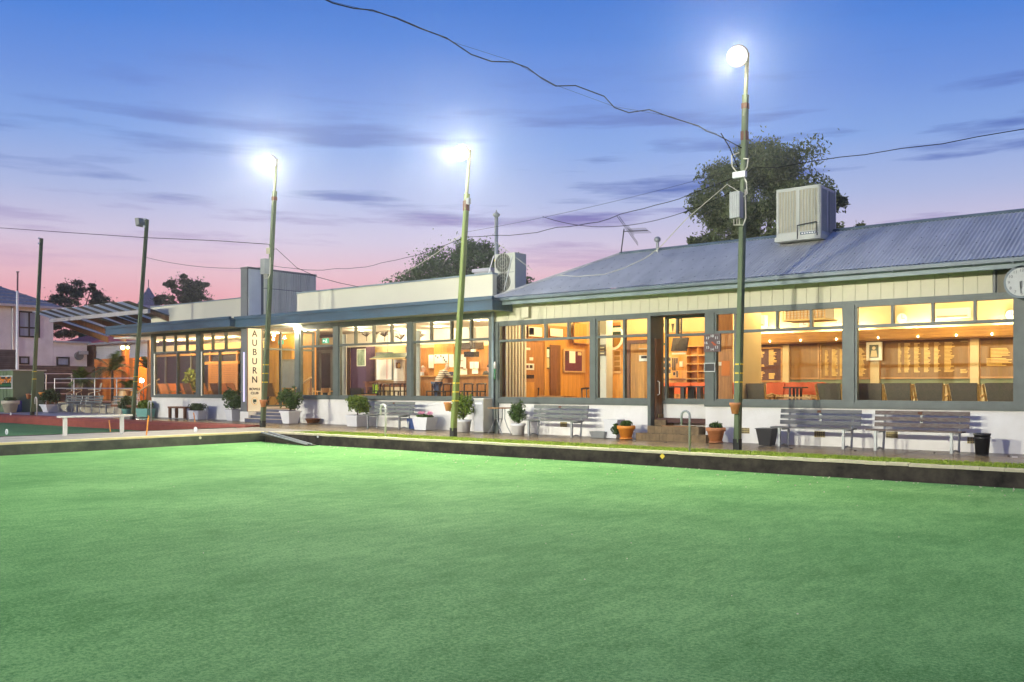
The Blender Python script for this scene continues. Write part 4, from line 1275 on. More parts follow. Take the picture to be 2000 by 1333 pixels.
# ribbed vent box on the flat roof and roof hump
t = thing('roof_skylight', 'low metal edged skylight on the flat roof beside the flue', 'skylight', (gx(945, 23.5), 23.5, 4.8))
x0, x1 = gx(930, 23.5), gx(963, 23.5)
MB().box(x0, x1, 23.4, 24.4, 4.2, zz(945, 533, 23.5)).build('base', m_steel, t)
MB().box(x0 - .06, x1 + .02, 23.35, 24.45, zz(945, 533, 23.5), zz(945, 527, 23.5)).build('cap', m_rail, t)
MB().prism([(24.5, 4.2), (24.5, 5.0), (25.3, 5.35), (26.5, 5.35), (26.5, 4.2)], gx(618, 24.5), gx(690, 24.5)).build('roof_hump', m_slate, bw)
# evaporative cooler box on the ridge
yk = 23.1
t = thing('evaporative_cooler', 'big louvred box cooler sitting on the grey roof below the tree', 'air conditioner', (gx(1575, yk), yk, 5.3))
x0, x1 = gx(1517, yk), gx(1602, yk); z0, z1 = zz(1560, 462, yk), zz(1560, 368, yk)
y1 = yk + 1.05
MB().box(x0 + .01, x1 - .01, yk + .02, y1, z0, z1).build('body', m_acside, t)
n_ = 2
for (a, b) in ((0.0, .055), (.46, .54), (.945, 1.0)):
    MB().box(x0 + (x1 - x0) * a, x0 + (x1 - x0) * b, yk - .02, yk + .03, z0, z1).build('corner_post', m_ac, t)
MB().box(x0, x1, yk - .018, yk + .03, z1 - .07, z1 + .01).build('top_rail', m_ac, t)
MB().box(x0, x1, yk - .018, yk + .03, z0, z0 + .1).build('bottom_rail', m_ac, t)
MB().box(x0 - .03, x1 + .03, yk - .05, y1 + .03, z0 - .12, z0 - .001).build('tray', m_ac, t)
for (a, b) in ((.055, .46), (.54, .945)):
    xa, xb = x0 + (x1 - x0) * a, x0 + (x1 - x0) * b
    lv = MB().box(xa, xb, yk + .004, yk + .02, z0 + .1, z1 - .07).build('louvre_panel', m_grille, t)
    mb = MB()
    for i in range(1, 6):
        xx = xa + (xb - xa) * i / 6; mb.box(xx - .008, xx + .008, yk - .01, yk + .004, z0 + .1, z1 - .07)
    mb.build('louvre_bars', m_ac, lv)
    ya, yb_ = yk + (y1 - yk) * a, yk + (y1 - yk) * b
    lv = MB().box(x1 - .01, x1 + .004, ya + .03, yb_, z0 + .1, z1 - .07).build('louvre_panel', m_slate, t)
    mb = MB()
    for i in range(1, 6):
        yy = ya + (yb_ - ya) * i / 6; mb.box(x1 + .004, x1 + .015, yy - .008, yy + .008, z0 + .1, z1 - .07)
    mb.build('louvre_bars', m_acside, lv)
MB().box(x1 - .01, x1 + .02, yk - .02, yk + .06, z0, z1).build('corner_post', m_ac, t)
MB().box(x1 - .01, x1 + .02, y1 - .06, y1, z0, z1).build('corner_post', m_acside, t)
MB().tube([(x0 + (x1 - x0) * .5, yk - .05, z0 - .1), (x0 + (x1 - x0) * .5, yk - .06, z0 + .25), (x1 - .08, yk - .06, z0 + .3), (x1 - .06, yk - .05, z0 - .05)], .014).build('drain_pipe', m_black, t)
MB().box(x0 + (x1 - x0) * .56, x1 - .1, yk - .04, yk - .021, z0 + .01, z0 + .07).build('name_plate', m_navy, t)
mbk = MB()
for i in range(7): mbk.box(x0 + (x1 - x0) * .59 + i * .065, x0 + (x1 - x0) * .59 + i * .065 + .045, yk - .045, yk - .041, z0 + .025, z0 + .055)
mbk.build('plate_lettering', m_potw, t, kind='stuff')
# television aerial
pA = at(1213, 496, 23.7); pT = at(1219, 452, 23.7)
t = thing('tv_aerial', 'television aerial with crossed rods on the roof ridge', 'aerial', pA)
MB().tube([pA, pT + Vector((0, 0, .05))], .018).build('mast', m_black, t)
b0, b1 = at(1217, 454, 23.7), at(1265, 452, 23.2)
MB().tube([b0, b1], .014).build('boom', m_black, t)
for a_, b_ in (((1205, 424), (1246, 481)), ((1222, 443), (1238, 461))):
    MB().tube([at(*a_, 23.2), at(*b_, 24.0)], .008).build('dipole_rod', m_black, t)
    MB().tube([at(a_[0] + 4, a_[1] + 0, 23.2), at(b_[0] - 0, b_[1] - 4, 24.0)], .008).build('dipole_rod', m_black, t)
for i in range(9):
    c = b0.lerp(b1, .35 + .65 * i / 8)
    MB().tube([c + Vector((-.05, -.1, .07)), c + Vector((.05, .1, -.07))], .006).build('rod', m_black, t)
# roof vent pipe with cowl
t = thing('vent_pipe', 'short grey vent pipe with round cowl on the roof ridge', 'vent', at(1284, 488, 23.8))
p = at(1284, 488, 23.8); q = at(1284, 472, 23.8)
MB().tube([p - Vector((0, 0, .1)), q], .045, 10).build('pipe', m_steel, t)
MB().lathe([(.03, -.05), (.085, -.02), (.10, .04), (.07, .10), (.02, .12)], q.x, q.y, 12, q.z).build('cowl', m_steel, t, True)

# downpipe and fittings between the two wings
t = thing('downpipe', 'grey downpipe between the bar wing and the clubhouse windows', 'downpipe', (gx(967, W), W - .1, 0))
MB().tube([(gx(967, W), W - .1, .03), (gx(967, W), W - .1, 3.7)], .045, 10).build('pipe', m_fasc2, t, True)
p = at(966.5, 740, W - .18)
t = thing('rain_gauge', 'clear bottle with a green band hung on the downpipe', 'bottle', (p.x, W - .18, zz(967, 743, W - .18)))
z0, zm, z1 = zz(967, 743, W - .18), zz(967, 722, W - .18), zz(967, 708, W - .18)
MB().lathe([(.03, 0), (.035, .02), (.035, zm - z0)], p.x, W - .18, 10, z0).build('lower_band', M('bottle_green', (.03, .16, .07), .4), t, True)
MB().lathe([(.035, .002), (.035, (z1 - zm) * .75), (.015, (z1 - zm))], p.x, W - .18, 10, zm).build('upper_body', m_potw, t, True)

# number board and small sign on the post beside the door
yb = W - .09
t = thing('number_board', 'square brown board numbered 10 to 17 with a red pointer', 'board', at(1392, 671, yb))
x0, x1 = gx(1375.5, yb), gx(1407.5, yb); z0, z1 = zz(1392, 689, yb), zz(1392, 654, yb)
MB().box(x0, x1, yb - .02, yb + .03, z0, z1).build('panel', M('brown_board', (.13, .09, .09), .7), t)
xm, zm = (x0 + x1) / 2, (z0 + z1) / 2
for i, s in enumerate(('10', '11', '12', '13', '14', '15', '16', '17')):
    a = R(90 - 45 * i); rr = (.175, .17)
    text(s, .095, (xm + rr[0] * math.cos(a), yb - .024, zm + rr[1] * math.sin(a)), (R(90), 0, 0), m_potw, t, width=1.1)
mb = MB(); mb.add([(xm - .03, yb - .03, zm + .02), (xm + .02, yb - .03, zm + .035), (xm + .14, yb - .03, zm - .07), (xm + .06, yb - .03, zm - .07)], [(0, 1, 2, 3)])
mb.build('pointer', m_redfab, t)
t = thing('slate_board', 'small dark slate in a grey frame below the number board', 'board', at(1386, 719, yb))
x0, x1 = gx(1375.5, yb), gx(1397, yb); z0, z1 = zz(1386, 728.5, yb), zz(1386, 710.5, yb)
MB().box(x0, x1, yb - .01, yb + .03, z0, z1).build('frame', m_steel, t)
MB().box(x0 + .025, x1 - .025, yb - .014, yb - .0102, z0 + .025, z1 - .025).build('slate', m_black, t)
# wall clock under the eave
yc = 21.32
p = at(1997, 553, yc)
t = thing('wall_clock', 'large round outdoor clock hanging under the eave above the end post', 'clock', p)
rC = 0.335
MB().disc(p, rC, 'y', .14, 40).build('rim', m_slate, t)
MB().disc((p.x, p.y - .075, p.z), rC * .86, 'y', .012, 40).build('dial', M('clock_dial', (.45, .46, .43), .5), t)
for i in range(12):
    a = R(90 - 30 * (i + 1)); text(str(i + 1), .085, (p.x + rC * .7 * math.cos(a), p.y - .084, p.z + rC * .7 * math.sin(a)), (R(90), 0, 0), m_bladegrey, t, 'numeral')
MB().obox((p.x - .015, p.y - .088, p.z - .11), (.03, .006, .24), ry=R(-4)).build('hand', m_bladegrey, t)
MB().obox((p.x - .005, p.y - .088, p.z - .06), (.035, .006, .16), ry=R(3)).build('hand', m_bladegrey, t)
MB().tube([(p.x - .2, p.y, p.z + .2), (p.x - .2, p.y + .1, 3.9)], .02).tube([(p.x + .2, p.y, p.z + .2), (p.x + .2, p.y + .1, 3.9)], .02).build('bracket', m_slate, t)

# ================================================================== BENCHES


def make_bench(slat, L=1.9):
    t = thing('park_bench', 'x', 'bench')
    for z, y in ((.56, .19), (.69, .215), (.82, .24)):
        MB().obox((0, y, z), (L, .03, .09), rx=R(-11)).build('slat', slat, t)
    for y in (-.2, -.09, .02): MB().box(-L / 2 - .06, L / 2 - .04, y - .045, y + .045, .43, .462).build('slat', slat, t)
    for sx in (-L / 2 + .15, L / 2 - .25):
        MB().box(sx - .028, sx + .028, -.24, -.185, .0, .43).build('leg', m_steel, t)
        MB().tube([(sx + .06, .28, .86), (sx + .06, .19, .45), (sx + .06, .12, .0)], .026, 6).build('leg', m_steel, t)
        MB().box(sx - .02, sx + .06, -.2, .15, .39, .43).build('seat_bearer', m_steel, t)
        MB().tube([(sx, -.2, .02), (sx + .03, -.05, .06), (sx + .06, .1, .02)], .018, 6).build('foot_stay', m_steel, t)
    MB().box(-.03, .03, .25, .262, .5, .84).build('mid_strap', m_steel, t)
    MB().obox((-.02, .222, .82), (.09, .008, .055), rx=R(-11)).build('plaque', m_rust, t)
    return t


bs = 'slatted benches against the clubhouse wall'
make_bench(m_slatgrey).location = (-8.13, 21.02, 0); COL.objects['park_bench']['label'] = 'grey slatted bench between the black bin and the peeling brown bench'
COL.objects['park_bench']['group'] = bs
b_ = make_bench(m_slatbrown, 1.95); b_.location = (-5.90, 21.02, 0); b_['label'] = 'slatted bench with peeling brown paint nearest the end post'; b_['group'] = bs
pb = Proto(make_bench(M('greenish_slat', (.155, .165, .145), .7, var=.25, scale=6, stretch=(1, 6, 6))))
pb.put(-15.62, 21.05, .0, 0, 'grey slatted bench with a plaque below the timber panelled room', bs)
pb.put(-22.42, 21.05, .03, 0, 'grey slatted bench between the ball shrub and the pink flower tub', bs)
wy = 22.35
for px, lab in ((137, 'leftmost grey slatted bench before the low deck wall'), (174, 'grey slatted bench in the middle of the three before the deck'), (232, 'grey slatted bench before the deck beside the unlit lamp pole')):
    pb.put(gx(px, wy), wy, .085, 0, lab, 'slatted benches in front of the deck')

# ================================================================== HOOKS, DISCS, STICKS, SHORT RAIL
for px, pyb, pyt, lab, mat in ((1347, 882, 805, 'grey steel walking stick shaped handrail hook by the grass near the steps', m_steel), (753, 853, 792, 'cream handrail hook rising from the grass by the ball shrub', m_alu),
                               (72, 818, 778, 'white handrail hook at the red kerb by the bare pole', m_alu), (295, 832, 785, 'pale handrail hook at the red kerb by the teal trough', m_alu)):
    yy = 18.0 if px > 400 else 19.0
    p = at(px, pyb, yy); zt_ = zz(px, pyt, yy); r = .10
    pts = [(p.x, yy, -.05), (p.x, yy, zt_ - r)] + [(p.x - r + r * math.cos(a), yy, zt_ - r + r * math.sin(a)) for a in [i * math.pi / 7 for i in range(1, 8)]] + [(p.x - 2 * r, yy, zt_ - r - .2)]
    tag(MB().tube(pts, .026, 8).build('handrail_hook', mat, smooth=True), lab, 'handrail')
for px, py, r, yy, s, lab in ((13, 845.5, .085, 12.2, '1', 'white round rink marker numbered 1 at the edge of the far green'), (382, 841, .085, 15.9, '', 'blank white rink marker disc on the dividing path'), (21, 810.5, .075, 18.9, '1', 'small white rink marker on the red kerb')):
    p = at(px, py, yy)
    t = thing('rink_marker', lab, 'marker', p, 'rink marker discs')
    MB().disc(p, r, 'y', .02, 20).build('disc', m_potw, t)
    MB().tube([(p.x, yy + .01, -.02), (p.x, yy + .01, p.z)], .01).build('stake', m_potw, t)
    if s:
        text(s, .13, (p.x, yy - .012, p.z), (R(90), 0, 0), m_black, t)
for (px, py, pxb, pyb), z, lab in (((213, 823, 216, 848), -.3, 'orange stick leaning beside the pale rail seat'), ((290, 813, 286, 852), 0, 'tall orange stick standing on the dividing path by the teal trough'), ((378, 808, 384, 843), -.3, 'orange stick behind the blank rink marker'), ((193, 808, 193, 826), -.3, 'short pale stick with yellow foot before the deck benches')):
    b0 = gp(pxb, pyb, z); a0 = at(px, py, b0.y)
    tag(MB().tube([b0, a0], .022, 6).build('rink_stick', m_orange if 'orange' in lab else m_potc), lab, 'stick')
t = thing('rail_seat', 'long pale aluminium seat on two posts beside the far green', 'bench', gp(127, 853))
b0, b1 = gp(127, 853), gp(238, 849)
b0, b1 = Vector((-26.95, 11.5, 0)), None
pa, pb_ = gp(127, 853, 0), gp(238, 849, 0)
za = (HOR - 815) ; 
ta, tb = at(113, 817, atx(113, 817, pa.x).y), None
x_ = (pa.x + pb_.x) / 2
A_, B_ = atx(113, 816, x_), atx(257, 813, x_)
zt_ = A_.z
for px in (127, 238):
    q = atx(px, 853, x_); MB().box(x_ - .045, x_ + .045, q.y - .045, q.y + .045, -.02, zt_ - .03).build('leg', m_alu, t)
MB().box(x_ - .07, x_ + .07, A_.y, B_.y, zt_ - .03, zt_ + .02).build('seat', m_alu, t)

# ================================================================== POTS AND PLANTS


def pos(px, wy): return gx(px, wy), wy, zb(gx(px, wy)) * min(1, (wy - 17.6) / 4.2)


def square_pot(t, x, y, z, h, a0, a1, mat):
    MB().taper(x, y, z, z + h, a0, a0, a1, a1).build('pot', mat, t)
    MB().box(x - a1 - .015, x + a1 + .015, y - a1 - .015, y + a1 + .015, z + h - .06, z + h).build('rim', mat, t)
    MB().box(x - a1 * .9, x + a1 * .9, y - a1 * .9, y + a1 * .9, z + h - .01, z + h + .006).build('soil', m_soil, t)


def shrub(px, wy, label, kind, ph, pw0, pw1, cz, rad, n, size, mat, potmat=m_potw, shell=.55, stem=True):
    x, y, z = pos(px, wy)
    t = thing('potted_shrub', label, 'potted plant', (x, y, z), 'potted shrubs along the clubhouse wall')
    if kind == 'sq': square_pot(t, x, y, z, ph, pw0, pw1, potmat)
    else:
        MB().lathe([(pw0, 0), (pw1, ph - .08), (pw1 + .02, ph - .07), (pw1 + .02, ph), (pw1 - .03, ph), (pw1 - .05, ph - .05)], x, y, 20, z).build('pot', potmat, t, True)
    if stem: MB().tube([(x, y, z + ph - .05), (x + .02, y, z + cz)], .025).build('stem', m_bark, t)
    mb = MB()
    rr = random.Random(int(px))
    for k in range(14):
        d = Vector((rr.uniform(-1, 1), rr.uniform(-1, 1), rr.uniform(-1, 1))).normalized() * .62
        mb.leaves((x + d.x * rad[0], y + d.y * rad[0], z + cz + d.z * rad[1]), (rad[0] * .5, rad[0] * .5, rad[1] * .5), n // 14, size, .3, rr)
    for k in range(22):
        d = Vector((rr.uniform(-1, 1), rr.uniform(-1, 1), rr.uniform(-.4, 1))).normalized()
        q = Vector((x + d.x * rad[0] * rr.uniform(.95, 1.15), y + d.y * rad[0], z + cz + d.z * rad[1] * rr.uniform(.95, 1.2)))
        mb.leaves(q, (.06, .06, .08), 14, size, .1, rr)
    mb.build('foliage', mat, t)
    return t


shrub(456, 21.2, 'dark ball shrub in a white pot beside the sign plinth', 'sq', .43, .17, .24, .80, (.42, .42), 2400, .045, m_leaf)
shrub(567, 20.9, 'dark ball shrub in a white footed pot beside the entrance steps', 'sq', .46, .19, .27, .88, (.42, .42), 2400, .045, m_leaf)
shrub(698, 21.1, 'bright green ball shrub in a white pot left of a bench', 'sq', .38, .24, .28, .68, (.40, .36), 1900, .05, m_leafl)
shrub(905, 21.1, 'loose lime green shrub in a round white tub behind the bar pole', 'r', .38, .2, .24, .74, (.36, .38), 1300, .055, m_leafl)
shrub(1012, 21.0, 'small green shrub on a stem in a white pot by the folding table', 'r', .33, .17, .2, .62, (.25, .30), 1300, .04, m_leaf)
shrub(98, 22.0, 'broad dark shrub in a white tapered pot left of the deck benches', 'sq', .40, .24, .38, .78, (.48, .40), 1500, .06, m_leafd)
shrub(248, 22.1, 'low dark shrub beside the unlit lamp pole at the deck', 'r', .3, .16, .22, .52, (.38, .32), 1100, .055, m_leafd, m_teal)
# teal trough
x, y, z = pos(284, 21.4)
t = thing('planter_trough', 'teal plastic trough with leafy plants below the deck rail', 'planter', (x, y, z))
MB().taper(x, y, z, z + .36, .42, .17, .5, .2).build('trough', m_teal, t)
MB().leaves((x, y, z + .52), (.55, .22, .22), 1100, .06, .2).build('foliage', m_leafl, t)
# small bench table and trough with grassy plant
x0, x1 = gx(337, 21.25), gx(371, 21.25); z = .08
t = thing('timber_stool', 'low brown timber table against the deck wing wall', 'table', ((x0 + x1) / 2, 21.25, z))
MB().box(x0, x1, 21.02, 21.45, z + .42, z + .49).build('top', m_woodd, t)
for xx in (x0 + .09, x1 - .09):
    for yy in (21.08, 21.38): MB().box(xx - .05, xx + .05, yy - .05, yy + .05, z, z + .42).build('leg', m_woodd, t)
x, y, z = pos(386, 21.15)
t = thing('planter_trough', 'white ribbed trough with drooping grassy plant beside the timber table', 'planter', (x, y, z))
MB().taper(x, y, z, z + .36, .32, .18, .38, .21).box(x - .39, x + .39, y - .225, y + .225, z + .3, z + .36).build('trough', m_potw, t)
mb = MB(); rr = random.Random(2)
for _ in range(240):
    a = rr.uniform(0, 6.28); L_ = rr.uniform(.2, .55); w = .014
    bx_, by_ = x + rr.uniform(-.3, .3), y + rr.uniform(-.1, .1)
    dx, dy = math.cos(a) * L_, math.sin(a) * L_ * .6; px_, py_ = -math.sin(a) * w, math.cos(a) * w
    mid = (bx_ + dx * .5, by_ + dy * .5, z + .36 + rr.uniform(.12, .3)); end = (bx_ + dx, by_ + dy, z + .28 + rr.uniform(0, .2))
    mb.add([(bx_ - px_, by_ - py_, z + .34), (bx_ + px_, by_ + py_, z + .34), (mid[0] + px_, mid[1] + py_, mid[2]), (mid[0] - px_, mid[1] - py_, mid[2]), end], [(0, 1, 2, 3), (3, 2, 4)])
mb.build('foliage', m_leafd, t)
# flower tub, blue bucket
x, y, z = pos(830, 21.15)
t = thing('flower_tub', 'white tapered tub of pink cyclamen at the bench end', 'planter', (x, y, z))
MB().taper(x, y, z, z + .4, .24, .22, .34, .25).build('tub', m_potw, t)
MB().leaves((x, y, z + .42), (.33, .2, .08), 500, .045, .1).build('foliage', m_leaf, t)
mb = MB()
for cx_ in (-.2, -.08, .17, .25): mb.leaves((x + cx_, y, z + .53), (.09, .09, .06), 60, .03, .1)
mb.build('petals', m_pink, t)
x, y, z = pos(810, 21.35)
tag(MB().taper(x, y, z, z + .33, .16, .14, .2, .17).build('storage_tub', m_blue), 'dark blue plastic tub behind the pink flower tub', 'tub')
x, y, z = pos(611, 21.45)
tag(MB().lathe([(.19, 0), (.27, .14), (.29, .15), (.29, .17), (.25, .17), (.18, .03)], x, y, 20, z).build('low_bowl', m_woodd, smooth=True), 'low dark brown bowl on the path below the bar windows', 'bowl')
# grey cabinet
x0, x1 = gx(926, 21.2), gx(944.5, 21.2)
t = thing('metal_cabinet', 'tall pale grey metal cabinet between the lime shrub and the folding table', 'cabinet', ((x0 + x1) / 2, 21.2, .02))
MB().box(x0, x1, 21.2, 21.7, .02, 1.02).build('body', m_ac, t)
MB().box(x0 + .015, x1 - .015, 21.185, 21.199, .05, .98).build('door', m_rail, t)
MB().box(x0 - .01, x1 + .01, 21.18, 21.71, 1.021, 1.04).build('top', m_potw, t)
MB().box(x0 + .05, x1 - .06, 21.178, 21.184, .86, .92).build('name_plate', m_potw, t)
# folding table
x, y, z = pos(976, 20.95)
t = thing('folding_table', 'round cafe table with curved steel legs beside the grey cabinet', 'table', (x, y, z))
MB().disc((x, y, .77), .36, 'z', .025, 28).build('top', m_woodm, t)
for s in (-1, 1):
    for k in (-1, 1):
        MB().tube([(x + s * .05, y + k * .18, .75), (x + s * .05, y + k * .17, .45), (x + s * .14, y + k * .18, .22), (x + s * .27, y + k * .2, .01)], .014, 6).build('leg', m_steel, t)
MB().tube([(x - .05, y - .17, .45), (x - .05, y + .17, .45)], .01).build('stretcher', m_steel, t)
# tray, white bin, terracotta pots, black bins
x, y, z = pos(1173, 21.3)
tag(MB().taper(x, y, z, z + .17, .2, .15, .25, .18).build('litter_tray', m_steel), 'shallow grey tray on the path beside the white bin', 'tray')
x, y, z = pos(1199, 21.4)
t = thing('waste_bin', 'white lidded bin beside the orange pot near the steps', 'bin', (x, y, z))
MB().taper(x, y, z, z + .47, .17, .15, .22, .18).build('body', m_potw, t); MB().box(x - .235, x + .235, y - .19, y + .19, z + .47, z + .505).build('lid', m_potw, t)


def terr_pot(px, wy, label, mat, h, r0, r1, leaf, n):
    x, y, z = pos(px, wy)
    t = thing('terracotta_pot', label, 'potted plant', (x, y, z), 'terracotta pots by the steps')
    MB().lathe([(r0 * .8, 0), (r0 * 1.15, .005), (r0 * 1.18, .04), (r0 * .9, .045)], x, y, 20, z).build('saucer', mat, t, True)
    MB().lathe([(r0, .045), (r1 * .97, h - .09), (r1 + .025, h - .085), (r1 + .025, h), (r1 - .03, h), (r1 - .05, h - .05)], x, y, 22, z).build('pot', mat, t, True)
    MB().lathe([(r1 - .035, 0), (.01, .01)], x, y, 16, z + h - .04).build('soil', m_soil, t)
    mb = MB(); mb.leaves((x, y, z + h + .05), (r1 * .75, r1 * .7, .09), n, .04, .1)
    if 'trailing' in label: mb.leaves((x - r1 - .06, y - .08, z + h - .1), (.14, .12, .15), 350, .04, .2)
    mb.build('foliage', leaf, t)


terr_pot(1223, 21.05, 'orange glazed pot with trailing green plant left of the brick steps', m_orange, .36, .15, .22, m_leaf, 400)
terr_pot(1398, 21.1, 'plain terracotta pot with small green plant right of the brick steps', m_terr, .38, .15, .22, m_leaf, 350)
for px, wy, r0, r1, lab, lid in ((1498, 21.1, .14, .20, 'black square plastic bin left of the grey slatted bench', False), (1918, 20.9, .125, .155, 'round black bin right of the peeling brown bench', True)):
    x, y, z = pos(px, wy)
    t = thing('waste_bin', lab, 'bin', (x, y, z))
    if lid:
        MB().lathe([(r0, 0), (r1, .40), (r1 + .012, .405), (r1 + .012, .44), (r1 - .02, .44), (r0, .1)], x, y, 22, z).build('body', m_bin, t, True)
        MB().lathe([(r1 + .014, .34), (r1 + .014, .36)], x, y, 22, z).build('band', m_bin, t)
    else:
        MB().taper(x, y, z, z + .40, r0, r0, r1, r1).build('body', m_bin, t)
        MB().box(x - r1 - .015, x + r1 + .015, y - r1 - .015, y + r1 + .015, z + .385, z + .405).build('rim', m_bin, t)
# brick entrance steps with their bricks on edge
stp_ = thing('brick_steps', 'brown brick steps climbing into the glazed entrance recess', 'steps', ((xd0 + xd1) / 2, W, 0))


def brick_step(x0, x1, y0, y1, z0, z1):
    s = MB().box(x0 + .005, x1 - .005, y0 + .008, y1, z0, z1 - .006).build('step', m_stepbr, stp_)
    n = max(1, round((x1 - x0) / .105)); w = (x1 - x0) / n
    mb = MB()
    for i in range(n):
        e = rnd.uniform(-.003, .003)
        mb.box(x0 + i * w + .004, x0 + (i + 1) * w - .004, y0 + e, y0 + .23, z0 + .01, z1 + e)
    mb.build('edge_bricks', m_stepbr, s, kind='stuff')


brick_step(gx(1243, 21.2), gx(1380, 21.2), 21.16, 21.62, -.05, .17)
brick_step(gx(1268, 21.6), gx(1368, 21.6), 21.5, W + RC - .01, -.05, .35)
brick_step(xd0 + .08, gx(1316, W + RC), W + .12, W + RC - .012, .35, .50)
brick_step(xd0 + .08, gx(1297, W + RC), W + .3, W + RC - .014, .50, .65)
mtd = MB().box(xd0 + .5, xd1 - .3, 21.55, W + .08, .352, .37).build('door_mat', m_woodm)
tag(mtd, 'tan mat lying on the brick landing', 'mat')

# ================================================================== TO THE LEFT: DECK, HOUSES, WALLS
WD = 23.0
dk = thing('deck', 'raised deck with cream front wall and galvanised rails', 'deck', (-43, WD, 0))
dx0, dx1 = gx(113, WD), LX0 - .02
MB().box(dx0, dx1, WD, WD + .15, -.1, .56).build('front_wall', m_potc, dk)
MB().box(dx0, dx1, WD, WD + 9, .561, .62).build('floor', m_woodd, dk)
zt_ = zz(200, 741, WD); zm_ = zz(200, 760.5, WD)
for px in (107, 144.5, 185, 228, 265):
    xx = gx(px, WD); MB().tube([(xx, WD, .5), (xx, WD, zt_)], .03).build('rail_post', m_rail, dk)
for z in (zt_, zm_): MB().tube([(gx(106, WD), WD, z), (gx(266, WD), WD, z)], .028).build('rail', m_rail, dk)
sr_ = thing('stair_rail', 'pale timber handrail sloping up to the deck wing', 'handrail', at(266, 770, 22.3))
MB().tube([at(265, 771, 22.3), at(294, 752, 22.3)], .04).build('handrail', m_blond, sr_)
for px, py in ((268, 769), (272, 766)): q = at(px, py, 22.3); MB().tube([(q.x, q.y, .05), q], .022).build('baluster', m_rail, sr_)
# slatted deck roof rising towards the green
m_poly = bpy.data.materials.new('milky_polycarbonate'); m_poly.use_nodes = True
_t = m_poly.node_tree; _t.nodes.clear()
_o = nd(_t, 'ShaderNodeOutputMaterial'); _m = nd(_t, 'ShaderNodeMixShader'); _m.inputs[0].default_value = .6
_d = nd(_t, 'ShaderNodeBsdfDiffuse'); _d.inputs[0].default_value = (.9, .9, .86, 1); _l = nd(_t, 'ShaderNodeBsdfTranslucent'); _l.inputs[0].default_value = (.95, .95, .92, 1)
_t.links.new(_d.outputs[0], _m.inputs[1]); _t.links.new(_l.outputs[0], _m.inputs[2]); _t.links.new(_m.outputs[0], _o.inputs[0])
pg = thing('deck_roof', 'slatted deck roof of alternating white and brown sheets on a silver beam', 'pergola', (-42, 21, 4))


def rz(y): return 4.66 - .27 * (y - 20.8)


x0, x1 = gx(100, 20.8), gx(291, 20.8)
n = 18; w = (x1 - x0) / n
m_brownsheet = M('brown_roof_sheet', (.15, .12, .09), .7)
for i in range(n):
    xa, xb = x0 + i * w, x0 + (i + 1) * w
    ya, yb_ = 19.9, 23.6
    xb -= .012
    mb = MB(); mb.add([(xa, ya, rz(ya) + .06), (xb, ya, rz(ya) + .06), (xb, yb_, rz(yb_) + .06), (xa, yb_, rz(yb_) + .06), (xa, ya, rz(ya) + .08), (xb, ya, rz(ya) + .08), (xb, yb_, rz(yb_) + .08), (xa, yb_, rz(yb_) + .08)],
                      [(0, 3, 2, 1), (4, 5, 6, 7), (0, 1, 5, 4), (1, 2, 6, 5), (2, 3, 7, 6), (3, 0, 4, 7)])
    mb.build('roof_sheet', m_poly if i % 2 == 0 else m_brownsheet, pg)
MB().box(x0 - .1, x1 + .02, 20.75, 20.85, rz(20.8) - .14, rz(20.8) + .04).build('beam', m_rail, pg)
for i in range(6):
    xx = x0 + .1 + i * (x1 - x0 - .2) / 5
    q0, q1 = Vector((xx, 20.86, rz(20.86) - .02)), Vector((xx, 23.6, rz(23.6) - .05))
    mb = MB()
    mb.add([q0 + Vector((-.05, 0, -.12)), q0 + Vector((.05, 0, -.12)), q0 + Vector((.05, 0, .06)), q0 + Vector((-.05, 0, .06)), q1 + Vector((-.05, 0, -.22)), q1 + Vector((.05, 0, -.22)), q1 + Vector((.05, 0, .06)), q1 + Vector((-.05, 0, .06))],
           [(0, 1, 2, 3), (4, 7, 6, 5), (0, 4, 5, 1), (1, 5, 6, 2), (2, 6, 7, 3), (3, 7, 4, 0)])
    mb.build('rafter', m_woodd, pg)
for xx in (gx(290, 23.6),): MB().box(xx - .1, xx + .1, 23.6, 23.8, .6, rz(23.7)).build('column', m_woodd, pg)
# lit lanterns and spot on the deck
t = thing('wall_lantern', 'glowing orange lantern pair on the dark deck column', 'lamp', at(240, 682, 24.8))
for px, r in ((240, .11), (249.5, .075)):
    p = at(px, 681, 27.9)
    MB().lathe([(r * .4, -r), (r, -r * .4), (r, r * .5), (r * .4, r)], p.x, p.y, 14, p.z).build('globe', m_warm, t, True)
    MB().tube([p + Vector((0, 0, .05)), p + Vector((0, .25, .25))], .02).build('arm', m_black, t)
light('lantern_light', 'POINT', at(241, 684, 27.6), 640, (1, .5, .14), t, shadow_soft_size=.12)
colp = MB().box(gx(237, 28.2), gx(245, 28.2), 28.2, 28.45, .0, 3.7).build('deck_column', m_woodd)
tag(colp, 'dark square timber column below the orange lantern', 'column')
t = thing('garden_spotlight', 'bright white spotlight among the deck plants by the handrail', 'lamp', at(276.5, 745, 22.9))
p = at(276.5, 745, 22.9)
MB().lathe([(.05, -.09), (.09, -.05), (.09, .05), (.05, .09)], p.x, p.y, 12, p.z).build('lens', m_cold, t, True)
MB().tube([p + Vector((0, .1, 0)), Vector((p.x, p.y + .1, .6))], .02).build('stake', m_black, t)
light('spot_light', 'POINT', p + Vector((0, -.2, 0)), 30, (.92, 1, .95), t, shadow_soft_size=.1)
